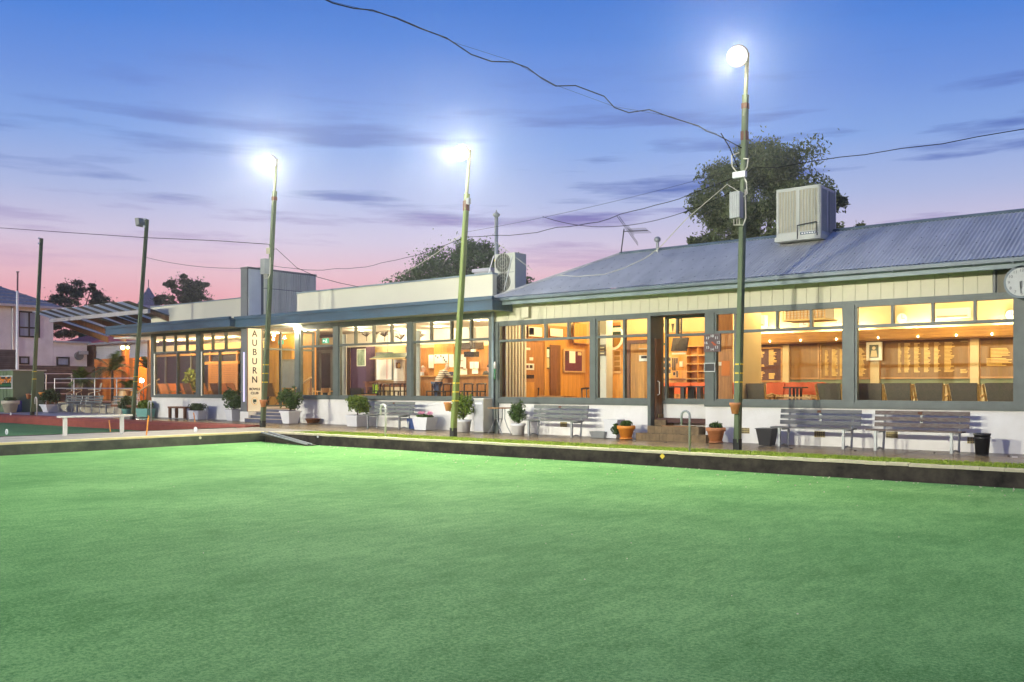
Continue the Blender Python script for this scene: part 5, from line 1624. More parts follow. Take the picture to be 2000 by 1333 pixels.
# orange screen wall behind the deck, weatherboard house above it
sw = thing('orange_screen', 'orange lit timber screen wall behind the deck palms', 'wall', at(230, 730, 29))
y_ = 29.0
zt_ = zz(230, 702, y_); xa, xb = gx(184, y_), gx(300, y_)
MB().box(xa, xb, y_ + .03, y_ + .1, .0, zt_).build('backing', m_woodm, sw)
nb_ = 10; h_ = (zt_ - .6) / nb_
me = mesh(MB().box(xa, xb, 0, .03, .006, h_ - .006), 'screen_board', m_orwall)
for i in range(nb_): piece('screen_board', me, sw, (0, y_, .6 + i * h_))
wh = thing('weatherboard_house', 'white weatherboard house end with red iron roof behind the deck', 'house', at(230, 700, 31))
y_ = 31.0
xa, xb = gx(186, y_), gx(300, y_); zt_ = zz(230, 672, y_)
m_wb = M('blue_white_board', (.55, .57, .62), .7)
nb_ = 8; z0_ = zz(230, 705, y_); h_ = (zt_ - z0_) / nb_
MB().box(xa + .02, xb, y_ + .05, y_ + 4, 0, zt_).build('wall', m_wb, wh)
me = mesh(MB().add([(xa, 0, 0), (xb, 0, 0), (xb, .04, h_ - .02), (xa, .04, h_ - .02), (xa, .06, 0), (xb, .06, 0)], [(0, 1, 2, 3), (0, 4, 5, 1)]), 'weatherboard', m_wb)
for i in range(nb_): piece('weatherboard', me, wh, (0, y_ - .01, z0_ + i * h_))
xr0 = gx(100, y_)
mb = MB().add([(xr0 - .5, y_ - .5, zt_), (xb + 2, y_ - .5, zt_), (xb + 2, y_ + 4.5, zt_ + 1.75), (xr0 + 3.4, y_ + 4.5, zt_ + 1.75), (xr0 - .5, y_ + 9, zt_)], [(0, 1, 2, 3), (0, 3, 4)])
mb.build('roof', m_redroof, wh)
MB().box(xr0 - .5, xb + 2, y_ - .58, y_ - .5, zt_ - .08, zt_ + .06).build('gutter', m_rail, wh)
MB().box(gx(169, y_), gx(188, y_), y_ - .2, y_ - .02, .4, zt_ - .1).build('brick_pier', m_brick, wh)
# grey two storey house: its long face looks along the path
HX = -62.0
gh = thing('grey_house', 'grey rendered two storey house with tiled hip roof beyond the hut', 'house', (HX, 26, 0))
ya, yb_ = 15.0, atx(104, 600, HX).y
ze = atx(60, 603, HX).z
MB().box(HX - 9, HX, ya, yb_, 0, ze).build('wall', m_grend, gh)
MB().box(HX - 9.5, HX + .45, ya, yb_ + .45, ze, ze + .1).build('eave', m_grend, gh)
MB().box(HX + .45, HX + .55, ya, yb_ + .55, ze - .02, ze + .13).build('gutter', m_rail, gh)
zr = atx(20, 566, HX - 2.6).z
mb = MB().add([(HX + .5, ya, ze + .12), (HX + .5, yb_ + .5, ze + .12), (HX - 9.5, yb_ + .5, ze + .12), (HX - 9.5, ya, ze + .12), (HX - 4.5, ya, ze + 2.5), (HX - 4.5, yb_ - 4.6, ze + 2.5)], [(0, 1, 5, 4), (1, 2, 5), (2, 3, 4, 5)])
rf = mb.build('roof', m_tileroof, gh)
mb = MB()
for i in range(1, 9):
    q = i / 9; mb.obox((HX + .5 - 5 * q, (ya + yb_ + .5 - 5 * q) / 2, ze + .13 + 2.38 * q), (.04, yb_ + .5 - ya - 5 * q, .04))
mb.build('tile_courses', m_tileroof, rf, kind='stuff')
MB().tube([(HX + .1, atx(24, 640, HX).y, .5), (HX + .1, atx(24, 640, HX).y, ze)], .07).build('downpipe', m_rail, gh)


def house_window(par, px0, px1, py0, py1, mull=True):
    q0, q1 = atx(px0, py0, HX), atx(px1, py1, HX)
    z1, z0 = atx((px0 + px1) / 2, py0, HX).z, atx((px0 + px1) / 2, py1, HX).z
    f = MB(); e = .1
    f.box(HX, HX + .06, q0.y, q1.y, z0, z0 + e).box(HX, HX + .06, q0.y, q1.y, z1 - e, z1).box(HX, HX + .06, q0.y, q0.y + e, z0 + e, z1 - e).box(HX, HX + .06, q1.y - e, q1.y, z0 + e, z1 - e)
    if mull:
        m_ = (q0.y + q1.y) / 2; f.box(HX, HX + .055, m_ - e / 2, m_ + e / 2, z0 + e, z1 - e)
        zq = z0 + (z1 - z0) * .37; f.box(HX, HX + .05, q0.y + e, q1.y - e, zq - e / 2, zq + e / 2)
    w_ = f.build('window', m_black, par)
    MB().box(HX + .004, HX + .02, q0.y + e, q1.y - e, z0 + e, z1 - e).build('pane', m_pane, w_)


m_pane = M('curtained_glass', (.30, .34, .42), .08, var=.15, scale=1.4, stretch=(1, 5, .3))
house_window(gh, 35, 77.5, 610, 661)
house_window(gh, 37, 57, 698, 714, False)
lb = thing('low_block', 'grey rendered single storey block with tinted window beside the grey house', 'house', (HX, 29, 0))
yl = atx(170, 690, HX).y
zt_ = atx(140, 672, HX).z
MB().box(HX - 6, HX - .01, yb_ + .01, yl, 0, zt_).build('wall', m_grend, lb)
MB().box(HX - 6, HX + .2, yb_ + .01, yl + .2, zt_, zt_ + .12).build('roof_edge', m_rail, lb)
house_window(lb, 110, 135.5, 699, 717, False)
q = atx(153, 697, HX)
t = thing('wall_aircon', 'round fan and small box fixed on the grey block wall', 'air conditioner', q)
MB().disc((HX + .1, q.y, q.z), .28, 'x', .2, 18).build('fan', m_bladegrey, t)
q = atx(160, 691, HX); MB().box(HX, HX + .3, q.y - .3, q.y + .3, q.z - .12, q.z + .12).build('box', m_rail, t)
# block walls
WX = -57.0
bl = tag(MB().box(WX - .3, WX, 14, atx(186, 720, WX).y, -.1, atx(110, 716.5, WX).z).build('block_wall', m_stonew), 'long dark block wall behind the pipe rail at the far left', 'wall')
q1 = atx(36, 690, WX + .4)
tag(MB().box(WX + .05, WX + .4, 12, q1.y, -.1, atx(20, 685, WX + .4).z).build('block_wall', m_stonew), 'tall dark block wall section behind the green hut', 'wall')
tag(MB().box(WX + .41, WX + .9, atx(38, 790, WX + .9).y, atx(112, 790, WX + .9).y, -.1, atx(70, 772, WX + .9).z).build('stone_wall', m_stoneb), 'low brown stone wall behind the hooked handrail', 'wall')
t = thing('pipe_rail', 'galvanised pipe rail before the dark block wall', 'railing', (WX + 1.0, 22, 0))
xr = WX + 1.0
for py in (732, 749.5, 771): MB().tube([atx(24, py, xr), atx(140, py + (.0), xr)], .035).build('rail', m_rail, t)
for px in (46, 90, 140): q = atx(px, 732, xr); MB().tube([(xr, q.y, .3), (xr, q.y, q.z)], .04).build('rail_post', m_rail, t)
# green hut with sponsor board
yh = 21.0
hx0, hx1 = gx(25, yh) - 3.2, gx(25, yh)
t = thing('green_hut', 'green ribbed metal hut at the left edge of the path', 'hut', ((hx0 + hx1) / 2, yh, 0))
MB().box(hx0, hx1, yh, yh + 1.6, .05, zz(12, 726, yh)).build('wall', m_hut, t)
mb = MB()
for i in range(9): mb.box(hx0 + .15 + i * .38, hx0 + .22 + i * .38, yh - .02, yh, .08, zz(12, 728, yh))
mb.build('ribs', m_hut, t, kind='stuff')
MB().box(hx0 - .1, hx1 + .06, yh - .12, yh + 1.7, zz(12, 726, yh), zz(12, 724, yh)).build('roof', m_rail, t)
ys = yh - .05
t = thing('sponsor_sign', 'black sponsor board lettered in orange on the green hut', 'sign', at(12, 749, ys))
sx1 = gx(23.5, ys); sx0 = sx1 - 2.55
z0, z1 = zz(12, 760, ys), zz(12, 737, ys)
MB().box(sx0 - .04, sx1, ys - .01, ys + .02, z0 - .03, z1 + .03).build('border', m_potw, t)
MB().box(sx0, sx1 - .04, ys - .02, ys - .011, z0 + .02, z1 - .01).build('panel', m_black, t)
o_ = text('TigerTurf', .40, (sx1 - .12, ys - .024, z1 - .2), (R(90), 0, 0), M('sign_orange', (.8, .26, .02), .5), t, align='RIGHT')
o_.data.offset = 0.008; o_.data.shear = .2
MB().box(sx0 + .02, sx1 - .05, ys - .023, ys - .0205, z0 + .09, z0 + .24).build('green_band', M('sign_green', (.02, .12, .04), .5), t)
mbk = MB()
for i in range(8): mbk.box(sx1 - .2 - i * .26, sx1 - .08 - i * .26, ys - .025, ys - .0205, z0 + .29, z0 + .33)
mbk.box(sx1 - 1.7, sx1 - .75, ys - .025, ys - .0205, z0 + .37, z0 + .4)
mbk.build('small_print', m_potw, t, kind='stuff')
# flagpole
q0, q1 = at(33.5, 775, 21.6), at(34.5, 533, 21.6)
fp = thing('flagpole', 'slim white flagpole in front of the grey house', 'flagpole', (q0.x, 21.6, 0))
MB().tube([(q0.x, 21.6, .05), at(34, 570, 21.6)], .085, 8, .07).build('lower_pole', m_potw, fp)
MB().tube([at(34, 570, 21.6), q1], .045, 8).build('upper_pole', M('maroon_pole', (.16, .08, .09), .6), fp)
MB().disc(q1, .08, 'z', .05, 10).build('cap', m_bladegrey, fp)
# cream pot, white bowl, dark barrel
x, y, z = pos(20, 20.6)
t = thing('round_pot', 'cream banded pot with small plant before the green hut', 'potted plant', (x, y, z))
MB().lathe([(.27, 0), (.36, .42), (.42, .43), (.43, .62), (.38, .62), (.34, .5)], x, y, 22, z).build('pot', m_potc, t, True)
MB().leaves((x, y, z + .68), (.32, .3, .14), 300, .06, .2).build('foliage', m_leafd, t)
p = at(60, 770, 22.6)
t = thing('planter_bowl', 'white bowl planter on the stone wall behind the bare pole', 'planter', p)
MB().lathe([(.2, -.2), (.3, -.16), (.48, .12), (.5, .15), (.44, .15)], p.x, p.y, 20, p.z).build('bowl', m_potw, t, True)
x, y, z = pos(33, 21.2)
tag(MB().lathe([(.2, 0), (.24, .1), (.24, .55), (.2, .6)], x, y, 16, z).build('blue_drum', m_blue, smooth=True), 'dark blue drum at the foot of the flagpole', 'drum')
p = at(103, 773, 22.2)
t = thing('hanging_pot', 'bright orange pot among the dark shrub left of the deck', 'potted plant', p)
MB().lathe([(.1, -.13), (.19, .08), (.21, .13), (.17, .13)], p.x, p.y - .5, 16, p.z).build('pot', m_orange, t, True)


def deck_chair(px, wy, rzz, lab, mat=m_potc):
    x = gx(px, wy)
    t = thing('deck_chair', lab, 'chair', (x, wy, .62), 'outdoor chairs on the deck')
    m = Matrix.Translation((x, wy, .62)) @ Matrix.Rotation(rzz, 4, 'Z')
    T = lambda p: m @ Vector(p)
    for s in (-.27, .27):
        MB().tube([T((s, -.3, 0)), T((s, -.26, .42)), T((s, .26, .55)), T((s, .36, .98))], .025).build('frame', mat, t)
        MB().tube([T((s, .38, 0)), T((s, .2, .45))], .025).build('leg', mat, t)
        MB().tube([T((s, -.28, .62)), T((s, .28, .64))], .03).build('armrest', mat, t)
    for i in range(5):
        q = MB(); q.tube([T((-.27, -.22 + i * .11, .43 + i * .02)), T((.27, -.22 + i * .11, .43 + i * .02))], .03); q.build('slat', m_woodd, t)
    mbb = MB(); mbb.quad(T((-.25, .27, .58)), T((.25, .27, .58)), T((.25, .36, .96)), T((-.25, .36, .96))); mbb.build('back', m_redfab if False else m_woodd, t)


deck_chair(145, 24.0, .6, 'pale framed deck chair behind the first deck post')
deck_chair(184, 23.9, -.4, 'pale framed deck chair with dark sling near the palms')
x = gx(246, 23.8)
t = thing('barrel_table', 'pale slatted barrel table behind the lamp pole on the deck', 'table', (x, 23.8, .62))
MB().lathe([(.3, 0), (.36, .3), (.32, .62)], x, 23.8, 14, .62).build('barrel', m_blond, t)
MB().disc((x, 23.8, 1.27), .42, 'z', .05, 20).build('top', m_blond, t)


def palm(px, wy, zbase, zc, n, L, label, trunk=True, mat=m_palm, seed=0):
    x = gx(px, wy); rr = random.Random(seed)
    t = thing('palm_plant', label, 'palm', (x, wy, zbase), 'palms on the deck')
    if trunk: MB().tube([(x, wy, zbase), (x + .05, wy, (zbase + zc) / 2), (x, wy, zc)], .09, 7, .06).build('trunk', m_bark, t)
    mb = MB()
    for i in range(n):
        a = i * 2.4 + rr.uniform(-.3, .3); el = rr.uniform(.15, 1.2); l = L * rr.uniform(.75, 1.15)
        pts = []
        for k in range(7):
            s = k / 6; r = l * s * math.cos(el) ; z = zc + l * s * math.sin(el) - l * .75 * s * s * math.cos(el)
            pts.append(Vector((x + math.cos(a) * r, wy + math.sin(a) * r, z)))
        for k in range(1, 7):
            d = (pts[k] - pts[k - 1]).normalized(); sd = d.cross(Vector((0, 0, 1))).normalized()
            for j in range(4):
                p = pts[k - 1].lerp(pts[k], j / 4); ll = .34 * L * (1 - .6 * abs(k - 3) / 4)
                for s in (-1, 1):
                    tip = p + sd * s * ll + d * ll * .7 + Vector((0, 0, -.25 * ll)); wv = d * .022
                    mb.add([p - wv, p + wv, tip], [(0, 1, 2)])
    mb.build('fronds', mat, t)


palm(158, 24.2, .62, 1.75, 16, 1.0, 'yellow green palm in front of the dark block wall', False, m_palm, 1)
palm(219, 25.5, .62, 2.3, 15, 1.5, 'tall palm silhouetted before the orange screen', True, m_palm, 2)
palm(289, 26.5, .62, 2.4, 12, 1.2, 'dark palm beside the spotlight and the deck wing', True, m_leafd, 3)
palm(252, 25.0, .62, 1.3, 12, .9, 'low yellow palm below the orange lantern', False, m_palm, 4)

# ================================================================== TREES AND SPIRE


def tree(px, wy, zt, zb_, half_w, label, mat, n, leaf, seed, dome=False, clumps=60, droop=0.0, trunk_px=None):
    rr = random.Random(seed)
    c = at(px, 500, wy); x = c.x
    t = thing('tree', label, 'tree', (x, wy, 0), 'trees beyond the club')
    H = zt - zb_
    br = MB(); br.tube([(x, wy, -.3), (x + .1, wy, zb_ * .6), (x, wy, zb_ + H * .35)], .32, 8, .16)
    cr_ = MB()
    for k in range(clumps):
        while True:
            d = Vector((rr.uniform(-1, 1), rr.uniform(-1, 1), rr.uniform(-1 if not dome else -.25, 1)))
            if .3 < d.length < 1: break
        d = d.normalized() * (d.length ** .45)
        hw = half_w
        if dome: p = Vector((x + d.x * hw, wy + d.y * hw, zb_ + max(0, d.z) * H * .93))
        else:
            f = 1.0 - .25 * max(0, d.z)
            p = Vector((x + d.x * hw * f, wy + d.y * hw * f, zb_ + H * (.5 + .46 * d.z)))
        r = hw * rr.uniform(.10, .22)
        nn = int(n / clumps * rr.uniform(.5, 1.4))
        for _ in range(3):
            q = p + Vector((rr.uniform(-1, 1), rr.uniform(-1, 1), rr.uniform(-1, .8))) * r * 1.1
            cr_.leaves(q, (r * 1.2, r * 1.2, r * (.6 + droop)), nn // 2, leaf * .72, .05, rr)
        for _ in range(nn // 6):
            q = p + Vector((rr.gauss(0, 1), rr.gauss(0, 1), rr.gauss(0, 1))) * r * .75
            cr_.leaf(q, leaf * .62, rr)
        if k % 4 == 0:
            br.tube([(x, wy, zb_ + H * .1), Vector((x, wy, zb_ + H * .3)).lerp(p, .5), p], .08, 5, .03)
    br.build('trunk', m_bark, t)
    cr_.build('crown', mat, t)


tree(1490, 36.0, 11.55, 4.3, 2.85, 'tall drooping gum tree behind the corrugated roof', m_leafg, 46000, .115, 21, clumps=88, droop=.5)
tree(1364, 37.5, 8.3, 5.0, 1.65, 'lower leafy tree left of the tall gum behind the roof', m_leafg, 9000, .15, 25, clumps=30)
tree(1628, 36.5, 9.3, 5.4, 1.25, 'leafy tree edge showing right of the louvred cooler', m_leafg, 6000, .15, 26, clumps=24)
tree(909, 40, 9.85, 5.2, 3.95, 'broad dome shaped tree behind the cream parapet', m_leaft, 46000, .135, 22, dome=True, clumps=150)
tree(157, 42, 11.6, 5.5, 2.9, 'open crowned tree above the slatted deck roof', m_leafg, 11000, .19, 23, clumps=38)
tree(362, 46, 11.3, 7.0, 2.2, 'round dark tree behind the left cream parapet', m_leafg, 11000, .19, 24, clumps=34)
tree(192, 44, 9.3, 5.6, 2.0, 'low straggly tree beside the church spire', m_leafg, 6500, .19, 27, clumps=26)
p = at(290, 600, 62)
t = thing('church_spire', 'slate church spire rising behind the deck roof', 'spire', (p.x, 62, 0))
zt_ = zz(290, 562, 62)
r_ = abs(gx(301, 62) - gx(279, 62)) / 2
MB().box(p.x - r_ * .9, p.x + r_ * .9, 62 - r_ * .9, 62 + r_ * .9, 0, p.z).build('tower', m_grend, t)
MB().lathe([(r_ * 1.15, 0), (.02, zt_ - p.z)], p.x, 62, 8, p.z).build('steeple', m_tileroof, t)
MB().tube([(p.x, 62, zt_), (p.x, 62, zt_ + .9)], .05).build('finial', m_black, t)

# ================================================================== INSIDE: BIG ROOM WITH HONOUR BOARDS
YBH = YB - .05


def board(px0, px1, py0, py1, label, mat, cols, seed, y=YBH, title=True, frame=m_woodx):
    p0, p1 = at(px0, py0, y), at(px1, py1, y)
    zt_, zb_ = zz((px0 + px1) / 2, py0, y), zz((px0 + px1) / 2, py1, y)
    t = thing('honour_board', label, 'honour board', ((p0.x + p1.x) / 2, y, zb_), 'timber honour boards')
    MB().box(p0.x, p1.x, y - .02, y + .03, zb_, zt_).build('panel', mat, t)
    f = MB(); e = .05
    f.box(p0.x, p1.x, y - .04, y - .021, zt_ - e, zt_).box(p0.x, p1.x, y - .04, y - .021, zb_, zb_ + e).box(p0.x, p0.x + e, y - .04, y - .021, zb_ + e, zt_ - e).box(p1.x - e, p1.x, y - .04, y - .021, zb_ + e, zt_ - e)
    f.build('frame', frame, t)
    rr = random.Random(seed); mb = MB()
    for (a, b, top, bot) in cols:
        xa = p0.x + (p1.x - p0.x) * a; wd = (p1.x - p0.x) * (b - a)
        z = zb_ + (zt_ - zb_) * top
        while z > zb_ + (zt_ - zb_) * bot:
            mb.box(xa, xa + wd * rr.uniform(.55, 1), y - .024, y - .0205, z - .022, z)
            z -= .036
    mb.build('lettering', m_gold, t, kind='stuff')


board(1476, 1529, 680, 748, 'dark maroon honour board at the left of the big room', m_honourd, [(.08, .36, .9, .7), (.08, .36, .5, .45), (.5, .8, .92, .5), (.08, .36, .3, .08), (.5, .8, .25, .1)], 1)
board(1541, 1601, 671, 743, 'plain brown honour board between the cream pillar and the lettered boards', m_honour, [], 2)
board(1602, 1701, 671, 743, 'brown honour board with gold columns behind the middle window post', m_honour, [(.10, .18, .8, .1), (.24, .36, .82, .1), (.40, .5, .82, .1), (.56, .66, .82, .1), (.7, .92, .84, .1)], 3)
board(1717, 1895, 662, 742, 'wide honour board with six gold columns of names', m_honour, [(.22, .26, .88, .16), (.29, .36, .88, .16), (.40, .47, .88, .16), (.51, .58, .88, .16), (.62, .69, .88, .16), (.73, .84, .88, .16), (.90, .98, .9, .87), (.90, .98, .22, .15)], 4)
board(1912, 1990, 659, 741, 'honour board with one block of gold names at the far right', m_honour, [(.3, .8, .72, .5), (.2, .85, .48, .30)], 5)
wdado = MB().box(gx(1541, YBH), XE - .1, YBH, YBH + .04, zz(1700, 753, YBH), zz(1700, 742, YBH)).build('dado_band', M('sage_green', (.20, .24, .13), .7), ch)
for px0, px1 in ((1529, 1541), (1700, 1717), (1895, 1912)):
    MB().box(gx(px0, YBH - .1), gx(px1, YBH - .1), YBH - .12, YBH + .04, FL, 2.70).build('pillar', m_cream, ch)
y = YBH - .2
p0, p1 = at(1692, 670, y), at(1722, 707, y); zt_, zb_ = zz(1707, 670, y), zz(1707, 706, y)
t = thing('portrait', 'pale framed portrait hung on the pillar between honour boards', 'picture', ((p0.x + p1.x) / 2, y, zb_))
MB().box(p0.x, p1.x, y, y + .07, zb_, zt_).build('frame', m_sign, t)
dx, dz = (p1.x - p0.x) * .2, (zt_ - zb_) * .15
MB().box(p0.x + dx, p1.x - dx, y - .006, y - .001, zb_ + dz, zt_ - dz).build('picture', M('portrait_green', (.09, .11, .08), .6), t)
xm = (p0.x + p1.x) / 2; zm = (zb_ + zt_) / 2
mbk = MB().disc((xm, y - .009, zm + .09), .05, 'y', .003, 14); mbk.add([(xm - .1, y - .008, zm - .16), (xm + .1, y - .008, zm - .16), (xm + .07, y - .008, zm + .02), (xm - .07, y - .008, zm + .02)], [(0, 1, 2, 3)])
mbk.build('sitter', m_cream, t)
# wall fittings above the pelmet
for px0, px1, py0, py1, yy, dep, lab, mat in ((1459, 1500, 619, 641, YB - .02, .5, 'long cream wall air conditioner left of the round clock', m_sign), (1832, 1897, 605, 624, YB - .02, .5, 'long cream wall air conditioner in the right window bay', m_sign)):
    x0, x1 = gx(px0, yy), gx(px1, yy); pm = (px0 + px1) / 2
    t = thing('wall_unit', lab, 'air conditioner', ((x0 + x1) / 2, yy, 3.3))
    MB().box(x0, x1, yy - .25, yy, zz(pm, py1, yy), zz(pm, py0, yy)).build('casing', mat, t)
    MB().box(x0 + .04, x1 - .04, yy - .262, yy - .251, zz(pm, py1, yy) + .03, zz(pm, py1, yy) + .07).build('louvre', m_grille, t)
yy = 25.0
x0, x1 = gx(1528, yy), gx(1612, yy)
t = thing('ceiling_cassette', 'square caged air vent hanging from the big room ceiling', 'air conditioner', ((x0 + x1) / 2, yy, 3.3))
zt_, zb_ = 3.93, zz(1570, 628, yy)
MB().box(x0, x1, yy, yy + .9, zb_, zb_ + .05).build('base', m_cream, t)
MB().box(x0 + .06, x1 - .06, yy + .06, yy + .84, zb_ + .05, zt_).build('core', m_ceil, t)
mb = MB()
for i in range(13): xx = x0 + .02 + i * (x1 - x0 - .04) / 12; mb.box(xx - .008, xx + .008, yy, yy + .02, zb_ + .05, zt_)
for i in range(6): z = zb_ + .08 + i * .07; mb.box(x0, x1, yy - .004, yy + .0, z, z + .012)
mb.build('cage', m_blond, t)
for px, py, yy, lab in ((1570, 636, YB - .03, 'pale round clock low on the bright wall beside the cage vent'), (1762, 624, YB - .03, 'white round clock on the bright wall in the right window bay'), (1975.5, 617, YB - .03, 'brown rimmed round clock at the far right end of the room')):
    p = at(px, py, yy)
    t = thing('round_clock', lab, 'clock', p, 'round clocks inside the big room')
    MB().disc(p, .16, 'y', .04, 24).build('rim', m_woodx if px > 1900 else m_cream, t)
    MB().disc((p.x, p.y - .022, p.z), .14, 'y', .006, 24).build('dial', m_paper, t)
    MB().box(p.x - .008, p.x + .008, p.y - .03, p.y - .026, p.z, p.z + .11).box(p.x, p.x + .08, p.y - .03, p.y - .026, p.z - .008, p.z + .008).build('hands', m_bladegrey, t)
for px, wh_ in zip((1500, 1560, 1630, 1712, 1790, 1865, 1935), ('over the maroon honour board', 'over the plain brown honour board', 'left of the thick middle post', 'by the framed portrait', 'over the wide gold lettered board', 'left of the last cream pillar', 'over the last honour board')):
    xx = gx(px, YB - .5); t = thing('pelmet_lamp', 'tiny bright pelmet lamp ' + wh_, 'downlight', (xx, YB - .37, 2.72), 'small lamps on the timber pelmet')
    MB().lathe([(.014, 0), (.02, .03), (.01, .05)], xx, YB - .37, 10, 2.76).build('bulb', m_down, t)
for x, wx_ in ((-9.8, 'behind the nearest pole bay'), (-6.4, 'mid right window bay'), (-3.0, 'beyond the end post')):
    for yy, wy_ in ((23.2, 'near the glass'), (25.6, 'farther back')): downlight(x, yy, 3.93, 60, (1, .70, .34), 'big room', wx_ + ' ' + wy_)
# magazine rack / shelves beside the maroon board
yy = YB - .1
x0, x1 = gx(1455, yy), gx(1475, yy)
t = thing('magazine_rack', 'tall rack of magazines and cards left of the maroon honour board', 'rack', ((x0 + x1) / 2, yy, FL))
MB().box(x0, x1, yy - .03, yy, FL, zz(1465, 655, yy)).build('back', m_woodm, t)
rr = random.Random(4)
for i in range(9):
    z = 1.25 + i * .17
    MB().box(x0, x1, yy - .12, yy - .03, z, z + .02).build('shelf', m_woodd, t)
    for j in range(3):
        a = x0 + .01 + j * (x1 - x0) / 3
        MB().box(a, a + (x1 - x0) / 3 - .015, yy - .09, yy - .07, z + .02, z + .14).build('booklet', [m_paper, m_cream, m_blackwood, m_maroon][rr.randrange(4)], t)

# grey backed chairs along the window, seen from behind


def make_lounge():
    t = thing('lounge_chair', 'x', 'chair')
    # backrest towards -y (the window)
    mb = MB(); mb.add([(-.25, -.02, .45), (.25, -.02, .45), (.29, -.16, .93), (-.29, -.16, .93), (-.25, .05, .45), (.25, .05, .45), (.29, -.10, .93), (-.29, -.10, .93)],
                      [(0, 1, 2, 3), (4, 7, 6, 5), (0, 4, 5, 1), (1, 5, 6, 2), (2, 6, 7, 3), (3, 7, 4, 0)])
    mb.build('backrest', m_greyfab, t)
    MB().box(-.25, .25, .06, .52, .38, .46).build('seat', m_greyfab, t)
    for s in (-.30, .30):
        MB().tube([(s * 1.08, -.15, .90), (s * .95, .0, .42), (s * .9, .02, 0)], .024, 6).build('leg', m_woodx, t)
        MB().box(s - .022, s + .022, .46, .51, 0, .62).build('leg', m_woodx, t)
        MB().tube([(s, -.02, .60), (s, .3, .66), (s, .54, .62)], .028, 6).build('armrest', m_blond, t)
    return t


pl = Proto(make_lounge())
labs = ['grey backed chair beside the magazine rack behind the nearest pole', 'grey backed chair left of the thick middle window post', 'grey backed chair just right of the thick middle window post', 'grey backed chair second in the right window bay', 'grey backed chair third in the right window bay under the gold names', 'grey backed chair fourth in the right window bay below the cream pillar', 'grey backed chair at the right end beside the end post']
for px, lab in zip((1475, 1622, 1700, 1756, 1816, 1884, 1955), labs):
    pl.put(gx(px, 22.35), 22.37, FL, rnd.uniform(-.06, .06), lab, 'grey backed chairs along the big room window')


def make_red():
    t = thing('club_chair', 'x', 'chair')
    mb = MB(); mb.add([(-.24, .20, .62), (.24, .20, .62), (.26, .28, .95), (.13, .285, .98), (0, .285, .96), (-.13, .285, .98), (-.26, .28, .95)], [(0, 1, 2, 3, 4, 5, 6)])
    v = [(a, b + .05, c) for a, b, c in mb.v]; mb.add(v, [(6, 5, 4, 3, 2, 1, 0)])
    mb.f += [(i, i + 7, (i + 1) % 7 + 7, (i + 1) % 7) for i in range(7)]
    mb.build('backrest', m_redfab, t)
    MB().box(-.24, .24, -.24, .2, .42, .49).build('seat', m_redfab, t)
    for sx in (-.22, .22):
        for sy in (-.2, .2): MB().box(sx - .02, sx + .02, sy - .02, sy + .02, 0, .42).build('leg', m_woodm, t)
    for i in range(5): MB().box(-.2 + i * .1 - .012, -.2 + i * .1 + .012, .2, .222, .49, .63).build('spindle', m_blond, t)
    return t


pr = Proto(make_red())
i = 0
for px, yy, rz_ in ((1508, 25.2, 0.1), (1530, 25.3, 0), (1553, 25.3, .1), (1577, 25.2, -.1), (1592, 25.4, 0.2)):
    pr.put(gx(px, yy), yy, FL, rz_, ['orange red chair at the left end of the table in the big room', 'orange red chair second along the table in the big room', 'orange red chair in the middle of the table in the big room', 'orange red chair fourth along the table in the big room', 'orange red chair by the grey chair at the middle post'][i], 'orange red club chairs'); i += 1
for j, (px, yy) in enumerate(((1290, 25.6), (1306, 25.7), (1324, 25.6), (1342, 25.7), (1359, 25.6), (1374, 25.7), (1412, 25.0))):
    pr.put(gx(px, yy), yy, FL, rnd.uniform(-.1, .1), ['first', 'second', 'third', 'fourth', 'fifth', 'sixth', 'last'][j] + (' orange red chair seen through the door bay, counted from the jamb' if j < 6 else ' orange red chair seen right of the number board post'), 'orange red club chairs')


def table(x0, x1, y0, y1, h, label, mat, legw=.08, z=FL):
    t = thing('club_table', label, 'table', ((x0 + x1) / 2, (y0 + y1) / 2, z))
    MB().box(x0, x1, y0, y1, z + h - .04, z + h).build('top', mat, t)
    for xx in (x0 + .15, x1 - .15):
        for yy in (y0 + .12, y1 - .12): MB().box(xx - legw / 2, xx + legw / 2, yy - legw / 2, yy + legw / 2, z, z + h - .04).build('leg', mat, t)
    return t


table(gx(1535, 24.5), gx(1570, 24.5), 24.3, 24.8, .84, 'small dark table before the orange red chairs', m_blackwood, .05)
table(gx(1502, 23.6), gx(1596, 23.6), 23.2, 23.9, .58, 'low pale timber table beside the grey backed chairs', m_blond, .06)
table(gx(1297, 24.6), gx(1352, 24.6), 24.2, 24.9, .86, 'dark heavy table seen through the door bay', m_blackwood, .12)
table(gx(1354, 24.9), gx(1384, 24.9), 24.5, 25.2, .87, 'second dark table behind the number board post', m_blackwood, .12)

# ------------------------------------------------------------------ room behind the entrance: shelves, screen, boards
yy = YB - .09
x0, x1 = gx(1348, yy), gx(1384, yy)
t = thing('shelf_unit', 'open orange timber shelves right of the hanging screen', 'shelves', ((x0 + x1) / 2, yy, FL))
zt_ = zz(1365, 678, yy)
MB().box(x0, x1, yy - .02, yy, FL, zt_).build('back', m_woodp, t)
for xx in (x0, x0 + (x1 - x0) * .62): MB().box(xx, xx + .03, yy - .3, yy - .02, FL, zt_).build('upright', m_woodp, t)
for py in (678, 696, 712, 727, 741): z = zz(1365, py, yy); MB().box(x0 + .03, x1, yy - .3, yy - .02, z - .03, z).build('shelf', m_blond, t)
ys = 25.2
t = thing('hanging_screen', 'dark television screen tilted down from the ceiling of the entrance room', 'tv', at(1328, 675, ys))
p = at(1328, 675, ys)
MB().obox(p, (.56, .06, .42), rx=R(-14), rz=R(-6)).build('screen', m_screen, t)
MB().tube([p + Vector((0, .06, 0)), Vector((p.x, ys + .1, 3.93))], .03).build('bracket', m_black, t)
